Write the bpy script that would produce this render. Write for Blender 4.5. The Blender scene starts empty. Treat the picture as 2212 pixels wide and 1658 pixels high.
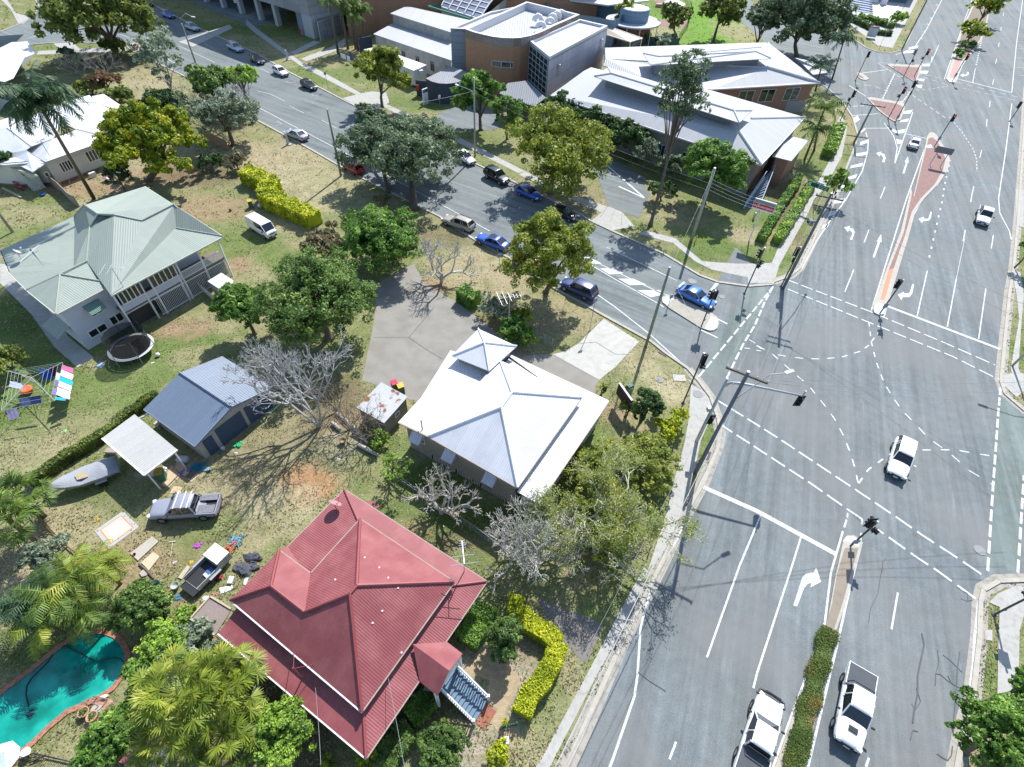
import bpy, bmesh, math, random
import numpy as np
from mathutils import Vector, Matrix, geometry
S = bpy.context.scene
COL = S.collection
rad = math.radians
# ---------------- camera ----------------
FPX, PITCH, ROLL, CX, CY, CAMZ = 1154.8, rad(47.53), rad(-3.168), 1106.0, 829.0, 40.0
_cp, _sp, _cr, _sr = math.cos(PITCH), math.sin(PITCH), math.cos(ROLL), math.sin(ROLL)
FWD = Vector((0, _cp, -_sp)); DN = Vector((0, -_sp, -_cp)); RT = Vector((1, 0, 0))
RT2 = RT*_cr + DN*_sr; DN2 = DN*_cr - RT*_sr
cam = bpy.data.objects.new('camera', bpy.data.cameras.new('camera')); COL.objects.link(cam)
cam.matrix_world = Matrix((( RT2.x, -DN2.x, -FWD.x, 0), (RT2.y, -DN2.y, -FWD.y, 0), (RT2.z, -DN2.z, -FWD.z, CAMZ), (0, 0, 0, 1)))
cam.data.sensor_width = 36; cam.data.lens = 36*FPX/2212; cam.data.clip_end = 9000; cam.data.clip_start = .5
S.camera = cam
# ---------------- sky, sun, exposure ----------------
SUN_AZ, SUN_EL = rad(71), rad(48)
W = bpy.data.worlds.new('World'); S.world = W; W.use_nodes = True
_n = W.node_tree.nodes; _sky = _n.new('ShaderNodeTexSky'); _sky.sky_type = 'NISHITA'; _sky.sun_disc = False
_sky.sun_elevation = SUN_EL; _sky.sun_rotation = rad(90) - SUN_AZ; _sky.altitude = 50; _sky.dust_density = .6
W.node_tree.links.new(_sky.outputs[0], _n['Background'].inputs[0]); _n['Background'].inputs[1].default_value = .125
sun = bpy.data.objects.new('sun', bpy.data.lights.new('sun', 'SUN')); COL.objects.link(sun)
sun.data.energy = 3.9; sun.data.angle = rad(.5); sun.data.color = (1, .985, .95)
_sd = Vector((math.cos(SUN_AZ)*math.cos(SUN_EL), math.sin(SUN_AZ)*math.cos(SUN_EL), math.sin(SUN_EL)))
sun.rotation_euler = _sd.to_track_quat('Z', 'Y').to_euler(); sun.location = _sd*200
S.view_settings.view_transform = 'Standard'; S.view_settings.look = 'None'; S.view_settings.gamma = 1
S.view_settings.exposure = .86
S.cycles.max_bounces = 6; S.cycles.diffuse_bounces = 3; S.cycles.transparent_max_bounces = 8
S.cycles.use_denoising = True

# ---------------- from photograph pixels to places on the ground (or at a height z) ----------------
_X0 = dict(a=0, b=950, c=1900, d=2840); _Y0 = {'0': 0, '1': 700, '2': 1400, '3': 2100}
def px(cr, x, y):
    if cr == 'D': return x, y
    y0 = 2128 if cr == 'd3' else _Y0[cr[1]]
    return (_X0[cr[0]] + x*.45228)*.57604, (y0 + y*.45228)*.57604
def ray(cr, x, y):
    X, Y = px(cr, x, y)
    return RT2*((X - CX)/FPX) + DN2*((Y - CY)/FPX) + FWD
def P(cr, x, y, z=0.0):
    d = ray(cr, x, y); t = (z - CAMZ)/d.z
    return Vector((d.x*t, d.y*t, z))
def PL(s, z=0.0):
    out = []
    for part in s.split('|'):
        tk = part.split()
        for q in tk[1:]:
            a = q.split(','); out.append(P(tk[0], float(a[0]), float(a[1]), float(a[2]) if len(a) > 2 else z))
    return out
def height(base, cr, x, y):
    d = ray(cr, x, y); s = (d.x*base.x + d.y*base.y)/(d.x*d.x + d.y*d.y)
    return CAMZ + s*d.z

# ---------------- materials ----------------
_M = {}
def mat(name, col, rough=.8, metal=0., var=.18, scale=1.5, rib=0., ribp=.2, bump=0., spec=.4, detail=None, brick=None, boards=0., emit=0., alpha=None, stain=None, coat=0., rnd=0.):
    if name in _M: return _M[name]
    m = bpy.data.materials.new(name); m.use_nodes = True; nt = m.node_tree; N = nt.nodes; L = nt.links
    b = N['Principled BSDF']; b.inputs['Roughness'].default_value = rough; b.inputs['Metallic'].default_value = metal
    b.inputs['Specular IOR Level'].default_value = spec
    if coat: b.inputs['Coat Weight'].default_value = coat; b.inputs['Coat Roughness'].default_value = .05
    c4 = (*col, 1)
    tc = N.new('ShaderNodeTexCoord'); geo = N.new('ShaderNodeNewGeometry')
    def math_(op, a, c=None):
        n = N.new('ShaderNodeMath'); n.operation = op
        for i, v in enumerate((a, c)):
            if v is None: continue
            if isinstance(v, (int, float)): n.inputs[i].default_value = v
            else: L.new(v, n.inputs[i])
        return n.outputs[0]
    fac = None
    if var:
        a = N.new('ShaderNodeTexNoise'); a.inputs['Scale'].default_value = scale; a.inputs['Detail'].default_value = 6; a.inputs['Roughness'].default_value = .65
        L.new(geo.outputs['Position'], a.inputs['Vector'])
        fac = math_('MULTIPLY_ADD', a.outputs[0], 2*var); nd = fac.node; nd.inputs[2].default_value = 1 - var
    hgt = None
    if rib or boards:
        sx = N.new('ShaderNodeSeparateXYZ'); L.new(tc.outputs['UV'], sx.inputs[0])
        if rib:
            w = math_('SINE', math_('MULTIPLY', sx.outputs[0], 6.28318/ribp)); hgt = w
            sh = math_('GREATER_THAN', math_('FRACT', math_('MULTIPLY', sx.outputs[0], 1/.8)), .95)
            k = math_('MULTIPLY_ADD', sh, -.10); k.node.inputs[2].default_value = 1
            wn = N.new('ShaderNodeTexWhiteNoise'); wn.noise_dimensions = '1D'; L.new(math_('FLOOR', math_('MULTIPLY', sx.outputs[0], 1/.8)), wn.inputs['W'])
            k2 = math_('MULTIPLY_ADD', wn.outputs[0], .07); k2.node.inputs[2].default_value = .965
            k = math_('MULTIPLY', k, k2)
            fac = math_('MULTIPLY', fac, k) if fac else k
        else:
            fr = math_('FRACT', math_('MULTIPLY', sx.outputs[1], 1/boards)); hgt = fr
            k = math_('MULTIPLY_ADD', math_('LESS_THAN', fr, .1), -.25); k.node.inputs[2].default_value = 1
            fac = math_('MULTIPLY', fac, k) if fac else k
    src = None
    if brick:
        bt = N.new('ShaderNodeTexBrick'); L.new(tc.outputs['UV'], bt.inputs['Vector']); bt.inputs['Scale'].default_value = brick[1]
        bt.inputs['Color1'].default_value = c4; bt.inputs['Color2'].default_value = (*[v*.78 for v in col], 1); bt.inputs['Mortar'].default_value = (*brick[0], 1)
        bt.inputs['Mortar Size'].default_value = .012; src = bt.outputs[0]
        if len(brick) > 2: bt.offset = 0; bt.inputs['Brick Width'].default_value = brick[2]; bt.inputs['Row Height'].default_value = brick[3]
    if detail:   # second colour in blotches
        a = N.new('ShaderNodeTexNoise'); a.inputs['Scale'].default_value = detail[1]; a.inputs['Detail'].default_value = 5
        L.new(geo.outputs['Position'], a.inputs['Vector'])
        r = N.new('ShaderNodeValToRGB'); r.color_ramp.elements[0].position = detail[2]; r.color_ramp.elements[1].position = detail[3]
        L.new(a.outputs[0], r.inputs[0]); mx = N.new('ShaderNodeMix'); mx.data_type = 'RGBA'; L.new(r.outputs[0], mx.inputs[0])
        if src: L.new(src, mx.inputs[6])
        else: mx.inputs[6].default_value = c4
        mx.inputs[7].default_value = (*detail[0], 1); src = mx.outputs[2]
    if rnd:
        k = math_('MULTIPLY_ADD', geo.outputs['Random Per Island'], 2*rnd); k.node.inputs[2].default_value = 1 - rnd
        fac = math_('MULTIPLY', fac, k) if fac else k
    if fac is not None:
        mx = N.new('ShaderNodeMix'); mx.data_type = 'RGBA'; mx.blend_type = 'MULTIPLY'; mx.inputs[0].default_value = 1
        if src: L.new(src, mx.inputs[6])
        else: mx.inputs[6].default_value = c4
        L.new(fac, mx.inputs[7]); src = mx.outputs[2]
    if src: L.new(src, b.inputs['Base Color'])
    else: b.inputs['Base Color'].default_value = c4
    if bump or hgt is not None:
        bp = N.new('ShaderNodeBump'); bp.inputs['Distance'].default_value = 1.0
        if hgt is not None:
            bp.inputs['Strength'].default_value = 1; L.new(math_('MULTIPLY', hgt, rib if rib else .012), bp.inputs['Height'])
        else:
            a = N.new('ShaderNodeTexNoise'); a.inputs['Scale'].default_value = 9; a.inputs['Detail'].default_value = 6; L.new(geo.outputs['Position'], a.inputs['Vector'])
            bp.inputs['Strength'].default_value = .8; L.new(math_('MULTIPLY', a.outputs[0], bump), bp.inputs['Height'])
        L.new(bp.outputs[0], b.inputs['Normal'])
    if emit: b.inputs['Emission Color'].default_value = c4; b.inputs['Emission Strength'].default_value = emit
    if alpha is not None: b.inputs['Alpha'].default_value = alpha
    _M[name] = m; return m
def leafmat(name, c1, c2, c3=None, trans=.46, rough=.5):
    if name in _M: return _M[name]
    m = bpy.data.materials.new(name); m.use_nodes = True; nt = m.node_tree; N = nt.nodes; L = nt.links
    b = N['Principled BSDF']; b.inputs['Roughness'].default_value = rough; b.inputs['Specular IOR Level'].default_value = .35
    c1, c2, c3 = ([min(.75, v*2.15) for v in c] if c else c for c in (c1, c2, c3))
    geo = N.new('ShaderNodeNewGeometry'); r = N.new('ShaderNodeValToRGB'); E = r.color_ramp.elements
    E[0].color = (*c1, 1); E[1].color = (*c2, 1); E[0].position = .1; E[1].position = .75
    if c3: e = E.new(.93); e.color = (*c3, 1)
    no = N.new('ShaderNodeTexNoise'); no.inputs['Scale'].default_value = .55; no.inputs['Detail'].default_value = 2; L.new(geo.outputs['Position'], no.inputs['Vector'])
    a = N.new('ShaderNodeMath'); a.operation = 'MULTIPLY_ADD'; L.new(geo.outputs['Random Per Island'], a.inputs[0]); a.inputs[1].default_value = .55
    q = N.new('ShaderNodeMath'); q.operation = 'MULTIPLY_ADD'; L.new(no.outputs[0], q.inputs[0]); q.inputs[1].default_value = 1.5; q.inputs[2].default_value = -.52
    L.new(q.outputs[0], a.inputs[2]); L.new(a.outputs[0], r.inputs[0]); L.new(r.outputs[0], b.inputs['Base Color'])
    t = N.new('ShaderNodeBsdfTranslucent'); L.new(r.outputs[0], t.inputs[0]); mx = N.new('ShaderNodeMixShader'); mx.inputs[0].default_value = trans
    L.new(b.outputs[0], mx.inputs[1]); L.new(t.outputs[0], mx.inputs[2]); L.new(mx.outputs[0], N['Material Output'].inputs[0])
    _M[name] = m; return m
def glassmat(): return mat('dark_glass', (.012, .017, .022), rough=.06, var=0, spec=.9)

# ---------------- mesh building ----------------
class MB:
    def __init__(s): s.v = []; s.f = []; s.sm = False; s.polys = []
    def face(s, pts):
        n = len(s.v); s.v += [tuple(p) for p in pts]; s.f.append(tuple(range(n, n + len(pts)))); return s
    def mesh(s, vs, fs):
        n = len(s.v); s.v += [tuple(p) for p in vs]; s.f += [tuple(i + n for i in f) for f in fs]; return s
    def box(s, c, size, rz=0., M=None):
        x, y, z = (q/2 for q in size); cs, sn = math.cos(rz), math.sin(rz)
        vs = []
        for k in range(8):
            a, b, d = (x if k & 1 else -x), (y if k & 2 else -y), (z if k & 4 else -z)
            vs.append((c[0] + a*cs - b*sn, c[1] + a*sn + b*cs, c[2] + d))
        if M: vs = [M @ Vector(v) for v in vs]
        return s.mesh(vs, [(0, 2, 3, 1), (4, 5, 7, 6), (0, 1, 5, 4), (2, 6, 7, 3), (0, 4, 6, 2), (1, 3, 7, 5)])
    def beam(s, a, b, w, h, up=(0, 0, 1)):
        a, b = Vector(a), Vector(b); d = (b - a).normalized(); u = Vector(up)
        if abs(d.dot(u)) > .98: u = Vector((1, 0, 0))
        x = d.cross(u).normalized()*w/2; y = x.cross(d).normalized()*h/2
        return s.mesh([a - x - y, a + x - y, a + x + y, a - x + y, b - x - y, b + x - y, b + x + y, b - x + y],
                      [(3, 2, 1, 0), (4, 5, 6, 7), (0, 1, 5, 4), (1, 2, 6, 5), (2, 3, 7, 6), (3, 0, 4, 7)])
    def tube(s, pts, r, n=8, cap=True):
        pts = [Vector(p) for p in pts]; m = len(pts); rs = r if isinstance(r, (list, tuple)) else [r]*m
        base = len(s.v); u = None
        for i, p in enumerate(pts):
            d = (pts[min(i + 1, m - 1)] - pts[max(i - 1, 0)]).normalized()
            if u is None: u = d.orthogonal().normalized()
            else:
                u = u - d*u.dot(d); u = u.normalized() if u.length > 1e-5 else d.orthogonal().normalized()
            w = d.cross(u)
            for k in range(n):
                t = 6.28318*k/n; s.v.append(tuple(p + (u*math.cos(t) + w*math.sin(t))*rs[i]))
        for i in range(m - 1):
            for k in range(n):
                a = base + i*n + k; b = base + i*n + (k + 1) % n; s.f.append((a, b, b + n, a + n))
        if cap: s.f.append(tuple(base + k for k in reversed(range(n)))); s.f.append(tuple(base + (m - 1)*n + k for k in range(n)))
        return s
    def prism(s, poly, z0, z1):
        n = len(poly); ar = sum(poly[i][0]*poly[(i + 1) % n][1] - poly[(i + 1) % n][0]*poly[i][1] for i in range(n))
        if ar < 0: poly = list(reversed(poly))
        lo = [(p[0], p[1], z0) for p in poly]; hi = [(p[0], p[1], z1) for p in poly]
        fs = [(i, (i + 1) % n, n + (i + 1) % n, n + i) for i in range(n)]
        tri = geometry.tessellate_polygon([[Vector((p[0], p[1], 0)) for p in poly]])
        T = []
        for t in tri:
            a, b, c = (poly[i] for i in t)
            if (b[0]-a[0])*(c[1]-a[1]) - (b[1]-a[1])*(c[0]-a[0]) < 0: t = (t[0], t[2], t[1])
            T.append(tuple(t))
        fs += [tuple(i + n for i in t) for t in T] + [tuple(reversed(t)) for t in T]
        return s.mesh(lo + hi, fs)
    def walls(s, poly, z0, z1):
        n = len(poly)
        for i in range(n):
            a, b = poly[i], poly[(i + 1) % n]; s.face([(a[0], a[1], z0), (b[0], b[1], z0), (b[0], b[1], z1), (a[0], a[1], z1)])
        return s
    def sheet(s, poly):   # flat or sloped polygon, one side
        poly = [Vector(p) for p in poly]; n = len(poly); s.polys.append(poly)
        tri = geometry.tessellate_polygon([[Vector((p.x, p.y, 0)) for p in poly]])
        T = []
        for t in tri:
            a, b, c = (poly[i] for i in t)
            if (b.x-a.x)*(c.y-a.y) - (b.y-a.y)*(c.x-a.x) < 0: t = (t[0], t[2], t[1])
            T.append(tuple(t))
        return s.mesh(poly, T)
    def slab(s, poly, t=.08):   # roof sheet of thickness t; the faces keep one polygon so ribs run true
        poly = [Vector(p) for p in poly]; n = len(poly); nn = Vector()
        for i in range(n): nn += (poly[i] - poly[0]).cross(poly[(i + 1) % n] - poly[0])
        if nn.z < 0: poly.reverse()
        lo = [p - Vector((0, 0, t)) for p in poly]
        return s.mesh(poly + lo, [tuple(range(n)), tuple(reversed(range(n, 2*n)))] + [(i, n + i, n + (i + 1) % n, (i + 1) % n) for i in range(n)])
    def strip(s, pts, w, dash=0, gap=0, off=0., taper=None):
        pts = [Vector(p) for p in pts]
        def q(a, b):
            d = b - a; d.z = 0; d.normalize(); x = Vector((-d.y, d.x, 0))*w/2; s.mesh([a - x, b - x, b + x, a + x], [(0, 1, 2, 3)])
        if not dash:
            k = len(pts); base = len(s.v)
            for i, p in enumerate(pts):
                d = pts[min(i + 1, k - 1)] - pts[max(i - 1, 0)]; d.z = 0; d.normalize(); x = Vector((-d.y, d.x, 0))*w/2
                s.v += [tuple(p - x), tuple(p + x)]
            for i in range(k - 1): a = base + 2*i; s.f.append((a, a + 2, a + 3, a + 1))
            return s
        acc = 0
        for a, b in zip(pts, pts[1:]):
            Ln = (b - a).length; t = off + math.floor((acc - off)/(dash + gap))*(dash + gap)
            while t < acc + Ln:
                u0, u1 = max(t, acc), min(t + dash, acc + Ln)
                if u1 - u0 > .05: q(a + (b - a)*((u0 - acc)/Ln), a + (b - a)*((u1 - acc)/Ln))
                t += dash + gap
            acc += Ln
        return s
    def lathe(s, c, prof, n=16, axis=None):
        base = len(s.v); m = len(prof)
        for r, z in prof:
            for k in range(n):
                t = 6.28318*k/n; s.v.append((c[0] + r*math.cos(t), c[1] + r*math.sin(t), c[2] + z))
        for i in range(m - 1):
            for k in range(n): a = base + i*n + k; b = base + i*n + (k + 1) % n; s.f.append((a, b, b + n, a + n))
        s.f.append(tuple(base + k for k in reversed(range(n)))); s.f.append(tuple(base + (m - 1)*n + k for k in range(n)))
        return s
    def blob(s, c, r, n=10, m=6, seed=0, jit=.15):
        rg = random.Random(seed); r = (r, r, r) if isinstance(r, (int, float)) else r
        return s.lathe_like(c, r, n, m, rg, jit)
    def lathe_like(s, c, r, n, m, rg, jit):
        base = len(s.v)
        for i in range(m + 1):
            ph = -math.pi/2 + math.pi*i/m
            for k in range(n):
                t = 6.28318*k/n; j = 1 + rg.uniform(-jit, jit)
                s.v.append((c[0] + r[0]*math.cos(ph)*math.cos(t)*j, c[1] + r[1]*math.cos(ph)*math.sin(t)*j, c[2] + r[2]*math.sin(ph)*j))
        for i in range(m):
            for k in range(n): a = base + i*n + k; b = base + i*n + (k + 1) % n; s.f.append((a, b, b + n, a + n))
        return s
def _uv(me):
    if not len(me.polygons): return
    nl = len(me.loops); uv = np.zeros((nl, 2), 'f'); co = np.zeros(len(me.vertices)*3, 'f'); me.vertices.foreach_get('co', co); co = co.reshape(-1, 3)
    npoly = len(me.polygons); nr = np.zeros(npoly*3, 'f'); me.polygons.foreach_get('normal', nr); nr = nr.reshape(-1, 3)
    li = np.zeros(nl, 'i'); me.loops.foreach_get('vertex_index', li); tot = np.zeros(npoly, 'i'); me.polygons.foreach_get('loop_total', tot)
    lf = np.repeat(np.arange(npoly), tot); n = nr[lf]; p = co[li]
    u = np.stack([-n[:, 1], n[:, 0], np.zeros(nl)], 1); ln = np.linalg.norm(u, axis=1); flat = ln < .02
    u[flat] = (1, 0, 0); ln[flat] = 1; u /= ln[:, None]; v = np.cross(n, u); v[flat] = (0, 1, 0)
    uv[:, 0] = (p*u).sum(1); uv[:, 1] = (p*v).sum(1)
    L = me.uv_layers.new(name='uv'); L.data.foreach_set('uv', uv.ravel())
def obj(name, mb, m, parent=None, smooth=False, subdiv=0, bevel=0., solid=0.):
    me = bpy.data.meshes.new(name); v = mb.v
    if parent is not None:
        o0 = world_loc(parent); v = [(p[0]-o0.x, p[1]-o0.y, p[2]-o0.z) for p in v]
    me.from_pydata(v, [], mb.f); me.validate(); me.update(); _uv(me)
    if m: me.materials.append(m)
    o = bpy.data.objects.new(name, me); COL.objects.link(o)
    if parent is not None: o.parent = parent
    if smooth or mb.sm: me.polygons.foreach_set('use_smooth', [True]*len(me.polygons))
    if bevel: b = o.modifiers.new('bevel', 'BEVEL'); b.width = bevel; b.segments = 2; b.limit_method = 'ANGLE'
    if subdiv: b = o.modifiers.new('sub', 'SUBSURF'); b.levels = b.render_levels = subdiv
    return o
def world_loc(o):
    l = Vector(o.location); p = o.parent
    while p is not None: l = l + p.location; p = p.parent
    return l
def np_obj(name, V, nper, m, parent=None):
    """one mesh of loose polygons with nper corners each; V is (k*nper, 3)"""
    V = np.asarray(V, 'f').reshape(-1, 3)
    if parent is not None: V = V - np.array(world_loc(parent), 'f')
    k = len(V)//nper; me = bpy.data.meshes.new(name); me.vertices.add(len(V)); me.vertices.foreach_set('co', V.ravel())
    me.loops.add(len(V)); me.loops.foreach_set('vertex_index', np.arange(len(V), dtype='i'))
    me.polygons.add(k); me.polygons.foreach_set('loop_start', np.arange(0, len(V), nper, dtype='i')); me.polygons.foreach_set('loop_total', np.full(k, nper, 'i'))
    me.update(calc_edges=True); me.validate()
    if m: me.materials.append(m)
    o = bpy.data.objects.new(name, me); COL.objects.link(o)
    if parent is not None: o.parent = parent
    return o
def tag(o, label, cat, group=None):
    o['label'] = label; o['category'] = cat
    if group: o['group'] = group
    return o
def thing(name, label, cat, loc=(0, 0, 0), group=None):
    o = bpy.data.objects.new(name, None); COL.objects.link(o); o.location = loc; o.empty_display_size = .3
    return tag(o, label, cat, group)
NOGRASS = []
def struct(name, mb, m, **k):
    if name != 'road_markings': NOGRASS.extend(mb.polys)
    o = obj(name, mb, m, **k); o['kind'] = 'structure'; return o
def copy_tree(o, parent=None):
    c = o.copy(); COL.objects.link(c)
    if parent is not None: c.parent = parent
    for ch in list(o.children): copy_tree(ch, c)
    return c
# ---------------- ground: one sheet to the horizon, its turf, dry grass and bare earth mixed by a vertex attribute ----------------
GC = dict(dry=(.325, .272, .165), tan=(.36, .295, .19), lawn=(.118, .17, .045), green=(.075, .125, .03), dirt=(.30, .205, .13), orange=(.36, .20, .105), mulch=(.14, .10, .065), leafl=(.25, .205, .125), lush=(.13, .27, .03), straw=(.41, .35, .225), gravelg=(.33, .285, .225))
# crop x,y (px), radii in metres (x,y), colour, strength
SPOTS = [
 ('a1', 300, 1350, 9, 9, 'lawn', .9), ('a2', 800, 250, 12, 7, 'lawn', .85), ('a1', 1500, 1300, 6, 4, 'lawn', .9), ('a2', 300, 620, 9, 6, 'lawn', .75), ('a2', 150, 800, 6, 4, 'dry', .6), ('a2', 700, 480, 6, 3, 'dry', .5), ('a1', 1560, 1180, 3.2, 2.2, 'dirt', .9), ('a1', 1600, 1400, 3, 2, 'dry', .6),
 ('a1', 150, 1000, 5, 6, 'green', .8), ('a1', 300, 300, 9, 5, 'lawn', .7), ('a1', 250, 250, 5, 3, 'dry', .6), ('a1', 1750, 180, 6, 4, 'dirt', .75), ('a0', 700, 1550, 6, 3, 'dirt', .8), ('a0', 1300, 1450, 8, 4, 'dirt', .7), ('a1', 1950, 500, 5, 5, 'lawn', .7), ('a1', 1980, 650, 2, 2, 'dirt', .8),
 ('a0', 1700, 1450, 7, 4, 'mulch', .7), ('a0', 2000, 1250, 8, 4, 'dry', .8), ('a0', 1150, 700, 9, 14, 'dry', .6), ('a0', 1250, 720, 6, 6, 'tan', .6), ('a0', 900, 520, 9, 5, 'mulch', .6), ('a0', 700, 800, 9, 6, 'green', .5), ('a0', 400, 400, 12, 6, 'lawn', .6), ('a0', 80, 100, 9, 12, 'lawn', .85), ('a0', 220, 60, 6, 12, 'lawn', .85),
 ('b0', 200, 1300, 10, 6, 'tan', .8), ('b0', 500, 1500, 9, 5, 'straw', .5), ('b1', 700, 120, 8, 4, 'straw', .5), ('b1', 300, 600, 5, 3, 'lawn', .8), ('b1', 1900, 700, 8, 5, 'tan', .8), ('b1', 1500, 420, 5, 3, 'mulch', .55), ('b1', 2000, 900, 4, 3, 'dry', .6),
 ('b0', 1100, 560, 12, 5, 'lawn', .75), ('b0', 600, 620, 14, 4, 'lawn', .75), ('b0', 200, 260, 14, 5, 'lawn', .9), ('b0', 1350, 850, 7, 5, 'lawn', .6), ('b0', 1250, 990, 6, 3, 'dry', .8), ('a0', 1700, 220, 12, 5, 'lawn', .8),
 ('c0', 1500, 230, 22, 30, 'lush', .95), ('c0', 1700, 100, 10, 22, 'lush', .9), ('c0', 1180, 240, 10, 12, 'dry', .8), ('c0', 1200, 60, 12, 12, 'lawn', .6), ('c0', 1900, 260, 6, 12, 'dry', .8),
 ('c1', 1350, 420, 9, 4, 'lawn', .7), ('c1', 1650, 560, 7, 4, 'green', .6), ('c1', 1800, 500, 5, 3, 'lawn', .8), ('c1', 2000, 420, 3, 3, 'tan', .7), ('c1', 1200, 450, 5, 3, 'dry', .5), ('c1', 900, 130, 4, 2, 'dry', .9), ('c1', 600, 180, 5, 3, 'dry', .7), ('c1', 450, 80, 8, 4, 'leafl', .6),
 ('c1', 500, 1050, 5, 4, 'dry', .8), ('c1', 350, 1150, 3.5, 2.6, 'leafl', .7), ('c1', 1250, 1500, 4, 3, 'straw', .6), ('c1', 1100, 1400, 3, 2, 'dry', .6), ('c1', 1450, 1480, 3, 2, 'lawn', .45), ('c2', 1350, 150, 2.2, 2, 'straw', .8), ('c2', 900, 330, 2, 1.6, 'dirt', .7),
 ('b1', 1450, 850, 3, 2.4, 'dirt', .8), ('b1', 1900, 1150, 3, 2, 'mulch', .6), ('b2', 700, 250, 4, 4, 'mulch', .7), ('b2', 850, 400, 2.6, 2, 'dirt', .5), ('b2', 700, 600, 2.4, 2, 'gravelg', .5),
 ('a2', 1900, 800, 5, 4, 'dry', .75), ('a2', 2100, 700, 4, 3, 'green', .35), ('b2', 150, 700, 5, 5, 'leafl', .7), ('b2', 520, 930, 2.6, 2.2, 'orange', .95), ('b2', 380, 850, 1.8, 1.6, 'orange', .8), ('b2', 300, 1100, 3.5, 2.2, 'straw', .6), ('b2', 100, 1350, 3, 2, 'dry', .6), ('b2', 250, 1480, 2.6, 1.4, 'lawn', .6),
 ('b2', 1150, 1150, 2.6, 1.2, 'green', .6), ('b2', 1400, 1400, 2.4, 1.0, 'green', .7), ('b2', 1300, 1300, 2, 1, 'dirt', .5), ('b2', 1550, 900, 4.5, 2.2, 'green', .9), ('b2', 1150, 620, 2.6, 1.4, 'lawn', .8), ('b2', 1900, 1200, 4.5, 2, 'green', .9), ('b2', 1700, 1400, 2.6, .9, 'mulch', .55), ('b2', 1900, 1600, 2.5, 1.5, 'green', .55),
 ('a2', 1050, 1050, 3, 2, 'green', .5), ('a2', 600, 1000, 3, 2, 'green', .5), ('a2', 500, 1300, 4, 3, 'dry', .8), ('a2', 1000, 1380, 3, 2, 'dry', .6), ('a2', 1250, 1480, 4, 3, 'dirt', .4), ('a2', 1700, 1450, 4, 3, 'lawn', .35), ('a3', 1150, 150, 4, 3, 'dirt', .55), ('a3', 1500, 420, 3, 1.6, 'dirt', .5), ('a3', 1400, 250, 3, 1.5, 'lawn', .4),
 ('a3', 100, 250, 4, 3, 'tan', .7), ('a3', 150, 750, 5, 2.4, 'green', .8), ('a3', 450, 1430, 3, 2.4, 'lawn', .8), ('a3', 600, 1550, 3, 2, 'dry', .5), ('c2', 900, 1000, 4, 8, 'lawn', .7), ('c2', 500, 1300, 4, 2.4, 'green', .6), ('c2', 1050, 1400, 2.4, 2, 'dry', .6), ('c3', 770, 250, 1.6, 2.2, 'lawn', .6), ('c2', 650, 1620, 2, 2, 'dirt', .5),
 ('c3', 450, 950, 1.6, 4, 'dry', .7), ('c3', 330, 1250, 1.4, 3, 'lawn', .45), ('c3', 200, 1560, 1.6, 1.4, 'dry', .6), ('b3', 300, 1500, 3, 3, 'mulch', .9), ('b3', 60, 1300, 4, 4, 'mulch', .8), ('b3', 1400, 1250, 2.4, 2.4, 'mulch', .75), ('b3', 2100, 1100, 1.6, 2.6, 'gravelg', .9), ('b3', 1850, 850, 1.6, 1.6, 'gravelg', .8), ('c3', 60, 900, 1.4, 2.6, 'gravelg', .9), ('b3', 1750, 1500, 2, 1.8, 'gravelg', .8), ('c3', 120, 700, 1.2, 1.2, 'leafl', .9),
 ('d1', 280, 300, 2.2, 8, 'mulch', .7), ('d0', 300, 1600, 4, 5, 'mulch', .6), ('d0', 500, 1350, 3, 5, 'lawn', .6), ('d0', 680, 1250, 1, 8, 'lawn', .6), ('d1', 60, 560, 4, 3, 'lawn', .8), ('d1', 400, 400, 1.2, 7, 'lawn', .5), ('d1', 2120, 1350, 1.4, 5, 'lawn', .9), ('d1', 2180, 560, 2, 6, 'lawn', .6), ('d3', 1920, 850, 1.4, 4, 'lawn', .9), ('d3', 2195, 700, .8, 4, 'lawn', .7), ('d0', 1060, 340, 2.5, 4, 'lush', .6), ('d0', 1290, 220, 1.6, 12, 'lush', .5), ('d0', 1150, 180, 5, 5, 'green', .5), ('c2', 1720, 480, .8, 3, 'lawn', .8)]
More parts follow.
